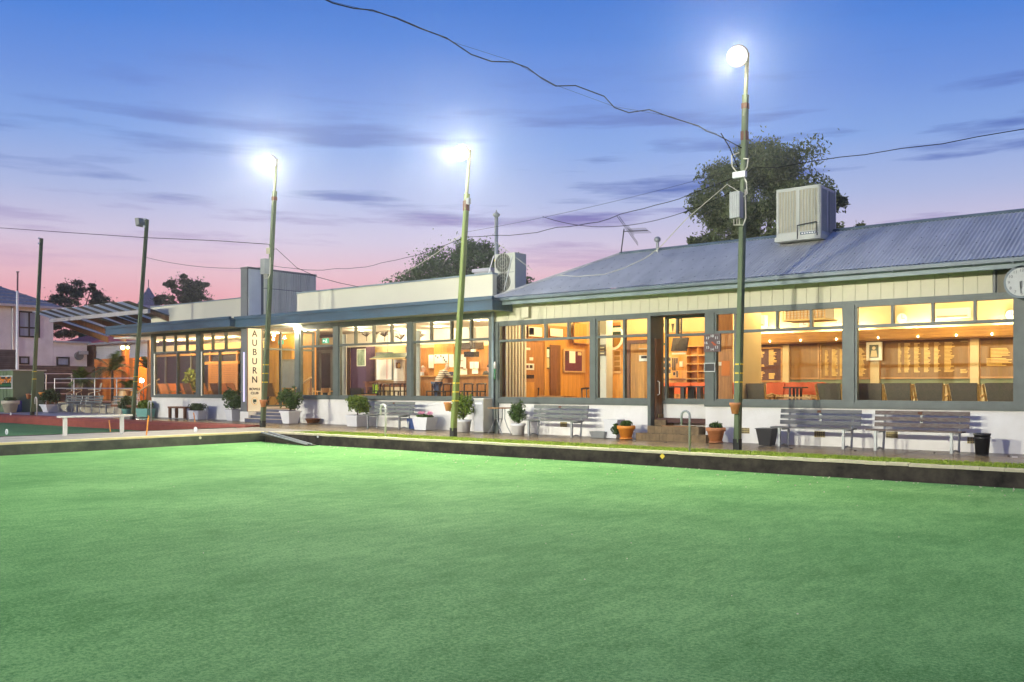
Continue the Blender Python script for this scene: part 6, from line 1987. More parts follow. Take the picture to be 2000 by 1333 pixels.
MB().obox((p.x - .03, p.y + .0, p.z - .27), (.44, .1, .05)).build('shelf', m_potw, t)
t = thing('pigeon_boards', 'board of small dark photo frames below the hanging screen', 'noticeboard', at(1315, 720, yy))
x0, x1 = gx(1291, yy), gx(1342, yy); z0, z1 = zz(1315, 741, yy), zz(1315, 690, yy)
MB().box(x0, x1, yy - .02, yy, z0, z1).build('backing', m_woodp, t)
for a, py0, py1, w_ in [(i, r_[0], r_[1], 7.5) for i in (1292.5, 1303.5) for r_ in ((700, 707), (711.5, 719), (723.5, 731))] + [(1314, 701, 725, 2.4), (1318, 701, 725, 2.4), (1322, 701, 712, 2.4), (1316, 729, 735, 4), (1322, 727, 739, 3), (1328, 708, 718, 6)]:
    xa, xb = gx(a, yy), gx(a + w_, yy); f = MB().box(xa - .02, xb + .02, yy - .035, yy - .0205, zz(a, py1, yy) - .02, zz(a, py0, yy) + .02).build('picture_frame', m_blond, t)
    MB().box(xa, xb, yy - .04, yy - .0355, zz(a, py1, yy), zz(a, py0, yy)).build('picture', m_blackwood if a < 1327 else m_paper, f)
MB().box(x0 - .1, x1 + .3, yy - .08, yy - .04, z0 - .05, z0 - .01).build('ledge', m_woodd, t)
yp_ = 26.4
m_pen = M('pennant_green', (.03, .09, .05), .8)
for i, px in enumerate((1285.5, 1294, 1304, 1313.5)):
    xa, xb, xm = gx(px - 2.6, yp_), gx(px + 3.4, yp_), gx(px + .4, yp_)
    z1, z0 = zz(px, 634, yp_), zz(px, 652, yp_)
    mbk = MB().add([(xa, yp_, z1), (xb, yp_, z1), (xm, yp_, z0), (xa, yp_ + .01, z1), (xb, yp_ + .01, z1), (xm, yp_ + .01, z0)], [(0, 1, 2), (3, 5, 4), (0, 3, 4, 1), (1, 4, 5, 2), (2, 5, 3, 0)])
    tag(mbk.build('pennant', [m_maroon, m_pen, m_pen, m_black][i]), ['maroon pennant nearest the door jamb', 'pale green pennant second from the jamb', 'dark green pennant third from the jamb', 'black pennant fourth from the jamb'][i] + ' in the upper door bay', 'pennant', 'pennants hung in a row')
mbk = MB().add([at(1284, 665, YB - .1), at(1303, 674, YB - .1), at(1284, 681, YB - .1)], [(0, 1, 2)])
tag(mbk.build('pennant', m_pen), 'green and white triangular pennant pointing right beside the jamb', 'pennant', 'pennants hung in a row')
mbk = MB().add([at(1284, 668, YB - .115), at(1297, 674, YB - .115), at(1284, 678, YB - .115)], [(0, 1, 2)])
o_ = mbk.build('pennant_emblem', m_paper, COL.objects['pennant.004'])
# orange notice and papers right of the number board post
yy = 24.2
for px0, px1, py0, py1, mat, lab, nm in ((1409, 1425, 707, 736, m_orfab, 'plain orange poster right of the number board post', 'poster'), (1403, 1409.5, 709, 716, m_paper, 'small white switch plate beside the orange poster', 'switch_plate')):
    mbk = MB().box(gx(px0, yy), gx(px1, yy), yy, yy + .015, zz(px0, py1, yy), zz(px0, py0, yy))
    tag(mbk.build(nm, mat), lab, 'poster' if nm == 'poster' else 'switch')
MB().box(gx(1398, yy + .02), gx(1430, yy + .02), yy + .02, yy + .06, FL, 3.9).build('lobby_wall', m_woodm, ch)

# ------------------------------------------------------------------ timber room: door, notice boards, chairs, blind
def onwall(px0, px1, py0, py1, off, mb=None, t=.02):
    """box on the partition (plane x = XP) between two photo columns"""
    X_ = XP + off
    a, b = atx(px0, py0, X_), atx(px1, py1, X_); m_ = (px0 + px1) / 2
    return (mb or MB()).box(X_, X_ + t, a.y, b.y, atx(m_, py1, X_).z, atx(m_, py0, X_).z)


bl_ = thing('vertical_blind', 'cream vertical blind hanging at the left of the timber room window', 'blind', (XP, W + .4, 1))
me = None
for i in range(7):
    y0 = W + .2 + i * .15
    MB().obox((XP + .10, y0 + .07, 2.05), (.02, .135, 2.9), rz=R(14)).build('blind_vane', m_blind, bl_)
MB().box(XP + .03, XP + .16, W + .15, W + 1.3, 3.5, 3.58).build('headrail', m_potw, bl_)
idr = thing('timber_door', 'panelled timber door with paper notices in the timber room', 'door', (XP + .02, W + 2, FL))
onwall(1016, 1060, 668, 800, .005, t=.05).build('leaf', m_woodm, idr)
onwall(1012, 1016, 664, 800, .005, t=.08).build('jamb', m_woodp, idr); onwall(1060, 1064, 664, 800, .005, t=.08).build('jamb', m_woodp, idr); onwall(1012, 1064, 664, 668, .006, t=.085).build('head', m_woodp, idr)
onwall(1021, 1043, 734, 741, .056, t=.006).build('glass_strip', m_screen, idr)
for a in ((1024, 1035.5, 681, 685.5), (1034, 1041, 700, 706), (1024, 1043, 712, 724.5)): onwall(*a, .057, t=.006).build('notice', m_paper, idr)
onwall(1027, 1032.5, 715, 721, .064, t=.003).build('picture', m_maroon, idr); onwall(1034.5, 1040, 715, 721, .064, t=.003).build('picture', m_black, idr)
onwall(1021, 1043, 748, 790, .056, t=.012).build('panel', m_woodp, idr)
onwall(1015.5, 1018.5, 753, 756.5, .058, t=.05).build('handle', m_gold, idr)
t = thing('noticeboard', 'maroon glass noticeboard in a pale timber frame on the timber wall', 'noticeboard', atx(1120, 708, XP + .03))
onwall(1099.5, 1140.5, 684, 729.5, .02, t=.06).build('frame', m_blond, t)
onwall(1103.5, 1136.5, 688, 726.5, .081, t=.004).build('felt', m_maroon, t)
onwall(1112, 1123.5, 688, 711, .086, t=.004).build('notice', m_paper, t)
onwall(1128.5, 1135.5, 690, 696, .086, t=.004).build('notice', m_cream, t); onwall(1105, 1109.5, 690, 706, .086, t=.004).build('notice', m_blackwood, t)
t = thing('pinboard', 'narrow green pinboard with white papers beside the timber door', 'noticeboard', atx(1067, 700, XP + .03))
onwall(1059 + 6, 1073, 680, 722, .02, t=.03).build('felt', m_green, t)
onwall(1066.5, 1072.5, 684, 700, .051, t=.004).build('notice', m_paper, t); onwall(1066.5, 1072.5, 701.5, 720, .051, t=.004).build('notice', m_cream, t)
onwall(1074, 1094, 676, 800, .022, t=.02).build('recess_shade', m_woodd, pw)  # dark sheet stands in for the shade inside a wall recess
for a, lab in (((1031, 1060, 640, 660), 'framed pale sketch over the timber door'), ((1073, 1101, 643, 660), 'framed blank picture right of the pale sketch')):
    t = thing('framed_picture', lab, 'picture', atx(a[0], a[2], XP + .04), 'framed pictures high on the timber wall')
    onwall(*a, .04, t=.03).build('frame', m_woodm, t)
    onwall(a[0] + 1.5, a[1] - 1.5, a[2] + 1, a[3] - 1, .071, t=.004).build('mount', m_sign, t)
    if 'sketch' in lab: onwall(1033.5, 1043, 642, 656, .0755, t=.003).build('sketch', M('sketch_grey', (.2, .19, .16), .8), t)
t = thing('timber_cupboard', 'pale orange cupboard high on the timber wall', 'cupboard', atx(1130, 650, XP + .05))
onwall(1120, 1146, 632, 674, .03, t=.22).build('carcass', m_blond, t); onwall(1121, 1145, 634, 672, .251, t=.015).build('door', m_woodp, t)
# black framed low chairs with a table
def make_bistro():
    t = thing('bistro_chair', 'x', 'chair')
    MB().lathe([(.2, 0), (.21, .03), (.18, .06)], 0, 0, 16, .42).build('seat', m_black, t, True)
    MB().tube([(-.24, .12, .78), (-.17, .22, .80), (0, .26, .80), (.17, .22, .80), (.24, .12, .78)], .032, 6).build('backrest', m_blackwood, t)
    for sx, sy in ((-.2, -.17), (.2, -.17)): MB().tube([(sx, sy, 0), (sx * .9, sy * .9, .43)], .017).build('leg', m_blackwood, t)
    for sx in (-.22, .22): MB().tube([(sx, .2, 0), (sx * .95, .14, .45), (sx, .13, .78)], .018).build('leg', m_blackwood, t)
    return t


pbs = Proto(make_bistro())
for px, yy, rz_, lab in ((1046, 23.4, 1.3, 'black bistro chair left of the small table in the timber room'), (1133, 23.4, -1.3, 'black bistro chair right of the small table in the timber room')):
    pbs.put(gx(px, yy), yy, FL, rz_, lab, 'black bistro chairs')
table(gx(1060, 23.3), gx(1112, 23.3), 23.0, 23.7, .56, 'small brown table between two black bistro chairs', m_woodm, .05)
# fittings behind the second pane: pillar with plaque, orange door with a name plate, clock arc
yy = 23.6
MB().box(gx(1167.5, yy), gx(1184, yy), yy, yy + .35, FL, 3.93).build('pillar', m_blind, ch)
t = thing('plaque', 'grey lettered plaque on the cream pillar', 'plaque', at(1176, 686, yy - .02))
MB().box(gx(1168.5, yy), gx(1183.5, yy), yy - .03, yy - .001, zz(1176, 697, yy), zz(1176, 675, yy)).build('panel', M('plaque_brown', (.13, .10, .07), .5), t)
mbk = MB()
for k in range(3): z = zz(1176, 680 + 5.5 * k, yy); mbk.box(gx(1171, yy), gx(1181, yy), yy - .034, yy - .0305, z - .035, z)
mbk.build('lettering', m_cream, t, kind='stuff')
yy = 26.0
p = at(1197, 661, yy); rK = .42
t = thing('dart_clock', 'big cream rimmed dial half hidden above the transom in the timber room', 'clock', p)
MB().disc(p, rK, 'y', .05, 28).build('rim', m_sign, t); MB().disc((p.x, p.y - .03, p.z), rK * .8, 'y', .01, 28).build('dial', m_honour, t)
MB().box(p.x - .05, p.x + .04, p.y - .045, p.y - .036, p.z - .3, p.z + .1).build('hands', m_black, t)
t = thing('poster', 'green white and orange poster above the cream dial', 'poster', at(1197, 641, 25.8))
for k, (pa, pb2, mt) in enumerate(((632, 638, m_orfab), (638, 642, m_green), (642, 650, m_paper), (650, 656, m_green))):
    MB().box(gx(1186, 25.8), gx(1212, 25.8), 25.8, 25.82, zz(1199, pb2, 25.8), zz(1199, pa, 25.8)).build('poster_stripe', mt, t)
for px0, px1, py0, py1, mt, lab in ((1185, 1195, 685, 730, m_blackwood, 'tall framed strip of dark photographs left of the middle window bar'), (1200, 1211, 688, 728, m_honour, 'brown lettered panel right of the strip of dark photographs')):
    y_ = YB - .1
    t = thing('photo_board', lab, 'noticeboard', at(px0, py1, y_))
    MB().box(gx(px0 - 2, y_), gx(px1 + 2, y_), y_, y_ + .03, zz(px0, py1 + 3, y_), zz(px0, py0 - 3, y_)).build('frame', m_blond, t)
    for k in range(4):
        h_ = (py1 - py0) / 4; MB().box(gx(px0, y_), gx(px1, y_), y_ - .01, y_ - .001, zz(px0, py0 + h_ * (k + .85), y_), zz(px0, py0 + h_ * k, y_)).build('photograph', mt, t)
yy = 24.0
t = thing('orange_door', 'orange timber door with metal plate behind the second window bar', 'door', at(1250, 720, yy))
MB().box(gx(1231.5, yy), gx(1268, yy), yy, yy + .05, FL, zz(1250, 673, yy)).build('leaf', m_woodp, t)
MB().box(gx(1222, yy), gx(1231, yy), yy - .03, yy + .08, FL, zz(1250, 666, yy)).build('jamb', m_woodd, t)
MB().box(gx(1231.2, yy), gx(1270, yy), yy - .03, yy + .08, zz(1250, 672.8, yy), zz(1250, 666, yy)).build('head', m_woodd, t)
MB().box(gx(1249, yy), gx(1264, yy), yy - .02, yy - .001, zz(1256, 707.5, yy), zz(1256, 696, yy)).build('name_plate', m_alu, t)
MB().box(gx(1253, yy), gx(1264, yy), yy - .024, yy - .0205, zz(1256, 702, yy), zz(1256, 697, yy)).build('plate_band', m_black, t)
MB().tube([at(1248, 683.5, yy - .04), at(1264, 683.5, yy - .04)], .012).build('closer_arm', m_alu, t)
for x, yy, pw_, wh_ in ((-16.9, 23.2, 55, 'over the small table in the timber room'), (-15.2, 24.4, 70, 'behind the post between the timber room windows'), (-13.6, 23.2, 55, 'before the orange door with metal plate'), (-13.4, 25.6, 70, 'over the orange red chairs behind the door bay'), (-16.4, 25.8, 70, 'at the back of the timber room near the dial'), (-12.0, 24.3, 60, 'over the second dark table by the number board')):
    downlight(x, yy, 3.93, pw_, (1, .68, .32), 'timber room', wh_)

# ================================================================== INSIDE: BAR
yy = 25.3
bx0, bx1 = gx(815, yy), gx(970, yy)
zt_ = zz(880, 735, yy)
t = thing('bar_counter', 'long dark timber bar counter behind the right bar window', 'bar counter', ((bx0 + bx1) / 2, yy, FL))
MB().box(bx0 - .05, bx1, yy - .12, yy + .5, zt_ - .05, zt_).build('counter_top', m_woodx, t)
MB().box(bx0, bx1, yy + .03, yy + .45, FL, zt_ - .051).build('carcass', m_woodd, t)
nb_ = 12; w = (bx1 - bx0) / nb_
me = mesh(MB().box(.006, w - .006, 0, .03, FL + .1, zt_ - .06), 'front_panel', m_woodm)
for i in range(nb_): piece('front_panel', me, t, (bx0 + i * w, yy, 0))
MB().tube([(bx0, yy - .12, FL + .28), (bx1, yy - .12, FL + .28)], .025).build('foot_rail', m_blond, t)
YK = BY - .02
x0, x1 = gx(815, YK), gx(975, YK)
bwall = MB().box(x0, x1, YK - .03, YK, FL, 3.0).build('bar_back_panelling', m_woodd, bw)
planks(x0, x1, YK - .055, FL, 3.0, .3, m_woodm, bwall)
mb = MB().box(gx(848, YK - .1), gx(886, YK - .1), YK - .1, YK - .06, zz(866, 735, YK - .1), zz(866, 673, YK - .1)); tag(mb.build('orange_backboard', m_woodp), 'bright orange timber panel behind the bar posters', 'panel')
posters = [(837, 847, 695, 721, 'tall white'), (848, 875, 694, 712, 'wide white and black'), (877, 886, 694, 719, 'white'), (897, 904, 694, 706, 'narrow white'), (904.5, 910, 694, 724, 'long narrow'), (896, 905, 707, 719, 'framed white'), (917.5, 925, 708.5, 722, 'cream left'), (926, 934.5, 708.5, 722, 'cream right'), (922, 933.5, 722.5, 732, 'lower grey'), (896, 912, 722, 734, 'pale yellow')]
for a, b, c_, d_, nm in posters:
    y_ = YK - .12
    mb = MB().box(gx(a, y_), gx(b, y_), y_, y_ + .012, zz((a + b) / 2, d_, y_), zz((a + b) / 2, c_, y_))
    tag(mb.build('wall_poster', m_paper if 'yellow' not in nm else m_sign), nm + ' notice pinned on the back wall of the bar', 'notice', 'notices behind the bar')
mb = MB(); y_ = YK - .125
for a, b in ((851, 697), (855, 700), (861, 697), (866, 700), (868, 705), (871, 708)): mb.box(gx(a - 1, y_), gx(a + 1, y_), y_ - .003, y_ + .004, zz(a, b + 2, y_), zz(a, b - 1.5, y_))
tag(mb.build('poster_print', m_black), 'black flag shapes printed on the wide white notice', 'print')
# screen hung over the bar, till
p = at(921, 694, 25.9)
t = thing('hanging_screen', 'dark round mounted screen hung above the bar', 'tv', p)
MB().obox(p, (.5, .3, .2)).build('screen', m_screen, t); MB().tube([p, Vector((p.x - .05, p.y, 3.6))], .06).build('stem', m_screen, t)
MB().box(gx(897, 26.2), gx(931, 26.2), 26.1, 26.6, zz(915, 684, 26.2), 3.3).build('hood', m_blackwood, t)
p = at(924.5, 686.5, 25.7); tag(MB().obox(p, (.16, .12, .09)).build('security_camera', m_potw), 'white security camera beside the hanging bar screen', 'camera')
p = at(878, 732, 25.4); tag(MB().obox(p, (.2, .2, .16)).build('cash_tin', m_blue), 'dark blue box on the bar beside the leaning man', 'box')
for k, px in enumerate((830, 832.5, 835)):
    p = at(px, 735, 25.5); tag(MB().lathe([(.03, 0), (.03, .15), (.012, .2), (.012, .27)], p.x, p.y, 8, zt_).build('bottle', m_woodm, smooth=True), None, 'bottle', 'bottles on the bar'); COL.objects[-1]['label'] = ('left', 'middle', 'right')[k] + ' one of three amber bottles by the grey haired man on the bar'


def make_stool():
    t = thing('bar_stool', 'x', 'stool')
    MB().box(-.19, .19, -.18, .18, .66, .70).build('seat', m_black, t)
    MB().tube([(-.22, .14, .93), (-.12, .2, .95), (.12, .2, .95), (.22, .14, .93)], .028).build('backrest', m_blackwood, t)
    for sx in (-.18, .18):
        MB().box(sx - .018, sx + .018, .12, .16, 0, .93).build('leg', m_blackwood, t); MB().box(sx - .018, sx + .018, -.17, -.13, 0, .66).build('leg', m_blackwood, t)
    MB().box(-.17, .17, -.165, -.14, .25, .28).build('foot_bar', m_blackwood, t)
    return t


pst = Proto(make_stool())
for px, yy, lab in ((846, 24.4, 'black bar stool behind the striped jumper man'), (868, 24.3, 'black bar stool left of the bar pole'), (910, 24.3, 'black bar stool right of the bar pole'), (935, 24.3, 'black bar stool at the right end of the counter'),
                    (731, 24.2, 'black bar stool beside the lime fabric at the long bench table'), (750, 24.2, 'second black stool at the long bench table'), (770, 24.2, 'third black stool at the long bench table'), (790, 24.2, 'last black stool at the long bench table by the window post')):
    pst.put(gx(px, yy), yy, FL, rnd.uniform(-.1, .1), lab, 'black bar stools')
# long bench table and things in the middle bay
yy = 25.0
t = table(gx(716, yy), gx(806, yy), 24.8, 25.5, zz(760, 747, yy) - FL, 'long dark bench table under the green billiard lamp', m_woodd, .1)
MB().box(gx(718, yy), gx(806, yy), 24.85, 24.9, zz(760, 758, yy), zz(760, 750, yy)).build('apron', m_woodd, t)
yy = 26.2
MB().box(gx(685, yy), gx(715, yy), yy, yy + .5, FL, 3.63).build('aubergine_pier', m_purple, bw)
t = thing('painting', 'green landscape painting on the aubergine pier', 'picture', at(707, 700, yy - .02))
MB().box(gx(698, yy), gx(714.5, yy), yy - .03, yy - .001, zz(706, 717, yy), zz(706, 683, yy)).build('frame', m_sign, t)
m_paint = M('painted_forest', (.34, .42, .30), .6, var=.2, scale=5, stretch=(1, 1, .4), col2=(.05, .10, .05))
MB().box(gx(699, yy), gx(713.5, yy), yy - .036, yy - .0305, zz(706, 716, yy), zz(706, 685, yy)).build('canvas', m_paint, t)
MB().box(gx(676, yy + .8), gx(684, yy + .8), yy + .8, yy + .85, FL, 3.63).build('blind_panel', m_blond, bw)
mb = MB().box(gx(664.5, 22.3), gx(676, 22.3), 22.3, 22.33, FL, 3.3); tag(mb.build('window_blind', m_blind), 'cream roller blind strip at the left of the middle bar window', 'blind')
mb = MB().box(gx(809, 22.3), gx(820, 22.3), 22.3, 22.33, FL, 3.3); tag(mb.build('window_blind', m_blind), 'cream roller blind strip at the left of the right bar window', 'blind')
mb = MB().box(gx(715, YK - .06), gx(735, YK - .06), YK - .06, YK - .02, FL, 3.0); tag(mb.build('yellow_panel', M('yellow_wall', (.62, .42, .12), .7)), 'yellow wall panel right of the aubergine pier', 'wall panel')
t = thing('whiteboard', 'tall whiteboard with red ruling behind the bench table', 'whiteboard', at(750, 725, 26.6))
y_ = 26.6
MB().box(gx(733.5, y_), gx(767, y_), y_, y_ + .04, zz(750, 745, y_), zz(750, 690, y_)).build('frame', m_bladegrey, t)
MB().box(gx(735.5, y_), gx(765, y_), y_ - .012, y_ - .001, zz(750, 743.5, y_), zz(750, 703, y_)).build('panel', m_paper, t)
for px in (755, 757.5): MB().box(gx(px, y_), gx(px + .6, y_), y_ - .016, y_ - .0125, zz(750, 742, y_), zz(750, 704, y_)).build('red_line', m_shirtr, t)
MB().box(gx(733, y_ - .6), gx(797, y_ - .6), y_ - .75, y_ - .35, zz(766, 703, y_ - .6), zz(766, 701.5, y_ - .6)).build('shelf_edge', m_cream, bw)
t = thing('billiard_lamp', 'long green billiard lamp shade hanging over the bench table', 'lamp', at(768, 697, 25.2))
y_ = 25.2
x0, x1 = gx(737, y_), gx(806, y_); z0, z1 = zz(768, 702, y_), zz(768, 692, y_)
MB().add([(x0, y_ - .4, z0), (x1, y_ - .4, z0), (x1, y_ + .4, z0), (x0, y_ + .4, z0), (x0 + .35, y_ - .1, z1), (x1 - .1, y_ - .1, z1), (x1 - .1, y_ + .1, z1), (x0 + .35, y_ + .1, z1)],
         [(4, 5, 6, 7), (0, 1, 5, 4), (1, 2, 6, 5), (2, 3, 7, 6), (3, 0, 4, 7)]).build('shade', m_green, t)
MB().box(x0, x1, y_ - .41, y_ - .4, z0 - .03, z0 + .01).build('trim', m_cream, t)
for xx in (x0 + .6, x1 - .3): MB().tube([(xx, y_, z1), (xx, y_, 3.63)], .008).build('chain', m_black, t)
t = thing('white_fridge', 'white upright fridge with a carved plaque right of the whiteboard', 'fridge', at(780, 725, 26.3))
y_ = 26.3
MB().box(gx(769, y_), gx(788.5, y_), y_, y_ + .6, FL, zz(778, 704, y_)).build('body', m_paper, t)
MB().box(gx(770, y_), gx(787.5, y_), y_ - .03, y_ - .001, 1.55, zz(778, 705, y_)).build('door', m_potw, t)
MB().box(gx(775, y_), gx(783, y_), y_ - .05, y_ - .031, zz(778, 721.5, y_), zz(778, 710, y_)).build('plaque', m_woodd, t)
MB().disc(at(779, 716, y_ - .055), .09, 'y', .01, 14).build('emblem', m_gold, t)
MB().box(gx(788.6, y_), gx(798, y_), y_ + .1, y_ + .2, FL, 3.0).build('brown_jamb', m_woodm, bw)
# black armchair and low table in front
yy = 23.2
xa = gx(697, yy)
t = thing('tub_chair', 'black tub chair close to the middle bar window', 'chair', (xa, yy, FL))
MB().add([(-.36 + xa, yy, FL + .15), (.36 + xa, yy, FL + .15), (.33 + xa, yy - .08, FL + .80), (-.28 + xa, yy - .08, FL + .80), (-.36 + xa, yy + .12, FL + .15), (.36 + xa, yy + .12, FL + .15), (.33 + xa, yy + .06, FL + .80), (-.28 + xa, yy + .06, FL + .80)],
         [(0, 1, 2, 3), (4, 7, 6, 5), (0, 4, 5, 1), (1, 5, 6, 2), (2, 6, 7, 3), (3, 7, 4, 0)]).build('backrest', m_bin, t)
MB().box(xa - .34, xa + .34, yy + .12, yy + .7, FL + .15, FL + .42).build('seat', m_bin, t)
for s in (-.36, .36): MB().box(xa + s - .05, xa + s + .05, yy + .05, yy + .65, FL + .1, FL + .6).build('armrest', m_bin, t)
table(gx(700, 22.6), gx(722, 22.6), 22.4, 22.9, .56, 'low table in front of the black tub chair', m_woodm, .04)
mb = MB().box(gx(728, 24.6), gx(737, 24.6), 24.6, 24.65, 1.1, zz(732, 752, 24.6)); tag(mb.build('lime_cloth', m_limefab), 'lime green cloth hanging among the stools', 'cloth')
# ceiling frieze and tree cut-outs on the bar bulkhead
MB().box(gx(664, 26.0), gx(960, 26.0), 26.0, 26.1, 3.05, 3.63).build('bulkhead', m_ceil, bw)
rr = random.Random(9)
for (px, py), wh_ in zip(((716, 655), (736, 650), (751, 655), (783, 660), (818, 657)), ('above the aubergine pier', 'left of the billiard lamp', 'above the left end of the billiard lamp', 'by the right window post', 'in the first top pane of the last bay')):
    p = at(px, py, 25.97); mb = MB().tube([p - Vector((0, 0, .28)), p], .014)
    for k in range(14): 
        a = rr.uniform(-1.4, 1.4); l = rr.uniform(.15, .34); mb.tube([p + Vector((0, 0, -.1)), p + Vector((math.sin(a) * l * 1.2, 0, math.cos(a) * l * .5))], .012, 4)
    tag(mb.build('tree_cutout', m_blackwood), 'black tree cut-out on the bar bulkhead ' + wh_, 'wall art', 'tree cut-outs on the bulkhead')
# doors and blond chairs in the first bay
yy = 25.4
t = thing('bar_doors', 'grey framed double glass doors opening onto the orange passage', 'door', at(622, 720, yy))
for a, b in ((593, 598), (618, 624), (645, 651)): MB().box(gx(a, yy), gx(b, yy), yy, yy + .1, FL, zz(620, 691, yy)).build('stile', m_frame, t)
MB().box(gx(593, yy), gx(651, yy), yy, yy + .1, zz(620, 692, yy) + .002, zz(620, 686, yy)).build('head', m_frame, t)
MB().tube([at(608, 718, yy - .06), at(615, 718, yy - .06)], .018).build('handle', m_alu, t)
for px0, px1, mat, nm in ((598, 608, m_blond, 'cream'), (608, 613, m_purple, 'dark'), (613, 618, m_woodp, 'a'), (625, 638, m_woodp, 'b'), (638, 646, m_blond, 'c')):
    y_ = 27.0; MB().box(gx(px0, y_), gx(px1, y_), y_, y_ + .05, FL, 3.0).build('passage_panel', mat, bw)
mb = MB().box(gx(630, 26.9), gx(640, 26.9), 26.9, 26.92, zz(635, 718, 26.9), zz(635, 705, 26.9)); tag(mb.build('wall_notice', m_paper), 'white notice on the orange passage wall behind the glass doors', 'notice')
for (px, py, yy, w_, h_, lab) in ((636, 667.5, 24.6, .36, .2, 'lit green exit sign above the double doors in the first bar bay'), (549, 670.5, 23.9, .3, .17, 'lit green exit sign on the orange porch wall')):
    p = at(px, py, yy)
    t = thing('exit_sign', lab, 'exit sign', p)
    MB().obox(p, (w_, .05, h_)).build('case', m_exit, t)
    MB().add([(p.x - w_ * .40, p.y - .028, p.z), (p.x - w_ * .25, p.y - .028, p.z + h_ * .3), (p.x - w_ * .25, p.y - .028, p.z + h_ * .1), (p.x - w_ * .06, p.y - .028, p.z + h_ * .1), (p.x - w_ * .06, p.y - .028, p.z - h_ * .1), (p.x - w_ * .25, p.y - .028, p.z - h_ * .1), (p.x - w_ * .25, p.y - .028, p.z - h_ * .3)],
             [(0, 1, 2, 3, 4, 5, 6)]).build('arrow', m_exitw, t)
    MB().disc((p.x + w_ * .2, p.y - .028, p.z + h_ * .28), h_ * .11, 'y', .004, 10).box(p.x + w_ * .12, p.x + w_ * .28, p.y - .03, p.y - .026, p.z - h_ * .05, p.z + h_ * .14).box(p.x + w_ * .05, p.x + w_ * .18, p.y - .03, p.y - .026, p.z - h_ * .36, p.z - h_ * .05).box(p.x + w_ * .22, p.x + w_ * .36, p.y - .03, p.y - .026, p.z - h_ * .36, p.z - h_ * .22).build('running_figure', m_exitw, t)


def make_blond():
    t = thing('blond_chair', 'x', 'chair')
    MB().box(-.21, .21, -.2, .2, .42, .46).build('seat', m_woodm, t)
    MB().box(-.22, .22, .19, .215, .62, .80).build('backrest', m_woodm, t)
    for sx in (-.21, .21):
        MB().tube([(sx * 1.1, .24, 0), (sx, .2, .8)], .02).build('leg', m_blond, t); MB().tube([(sx * 1.1, -.22, 0), (sx, -.18, .66)], .02).build('leg', m_blond, t)
        MB().tube([(sx, -.2, .66), (sx, .2, .68)], .02).build('armrest', m_blond, t)
    return t


pbl = Proto(make_blond())
for px, yy, rz_, lab in ((616, 23.3, 2.9, 'blond timber armchair in front of the double glass doors'), (643, 23.2, 3.3, 'blond timber armchair beside the window post of the first bar bay')):
    pbl.put(gx(px, yy), yy, FL, rz_, lab, 'blond timber armchairs')
for (a, b, yy, lab) in (((590, 751), (608, 739), 22.6, 'pale timber handrail inside the first bar bay'), ((567, 766), (578, 759), 21.6, 'pale timber handrail beside the entrance steps')):
    t = thing('timber_handrail', lab, 'handrail', at(*a, yy))
    MB().tube([at(*a, yy), at(*b, yy)], .035).build('rail', m_blond, t)
    for k in (.1, .9): q = at(*a, yy).lerp(at(*b, yy), k); MB().tube([q, Vector((q.x, q.y, FL))], .02).build('baluster', m_woodd, t)
for x, yy, wh_ in ((-26.6, 23.3, 'before the double glass doors of the bar'), (-26.4, 25.4, 'behind the exit sign of the first bar bay'), (-24.6, 23.2, 'over the black tub chair in the bar'), (-24.0, 25.0, 'over the left end of the bench table'), (-22.4, 23.2, 'near the glass by the post between the bar bays'), (-22.6, 26.2, 'beyond the billiard lamp over the bench table'), (-20.6, 23.4, 'near the glass behind the lime green pole'), (-20.4, 25.0, 'over the right end of the bar counter'), (-26.5, 26.6, 'before the aubergine pier'), (-28, 24.8, 'just inside the entrance porch'), (-23.5, 26.7, 'over the white notices behind the bar'), (-21.5, 26.7, 'at the right end behind the bar'), (-29.2, 26.6, 'deep in the orange passage')):
    downlight(x, yy, 3.63 if yy < 25.9 else 3.6, 46, (1, .74, .42), 'bar', wh_)
for x, yy, wh_ in ((-29.3, 23.3, 'in the porch above the entrance steps'), (-31.8, 23.6, 'in the porch before the grey noticeboard')): downlight(x, yy, 3.62, 42, (1, .66, .3), 'porch', wh_)

# ================================================================== INSIDE: DECK WING CHAIRS AND PLANT


def make_sling(m):
    t = thing('sling_chair', 'x', 'chair')
    for s in (-.27, .27):
        MB().tube([(s, .34, 0), (s, .0, .42), (s, -.24, 1.0)], .024).build('leg', m_woodm, t); MB().tube([(s, -.2, 0), (s, .42, .42)], .024).build('leg', m_woodm, t)
        MB().tube([(s, -.1, .62), (s, .44, .62)], .026).build('armrest', m_woodx, t)
    MB().add([(-.25, .0, .44), (.25, .0, .44), (.25, -.23, .99), (-.25, -.23, .99), (-.25, .03, .44), (.25, .03, .44), (.25, -.2, .99), (-.25, -.2, .99)], [(0, 1, 2, 3), (4, 7, 6, 5), (0, 4, 5, 1), (1, 5, 6, 2), (2, 6, 7, 3), (3, 7, 4, 0)]).build('back_sling', m, t)
    MB().add([(-.25, .0, .44), (.25, .0, .44), (.25, .42, .46), (-.25, .42, .46)], [(0, 1, 2, 3)]).build('seat_sling', m, t)
    return t


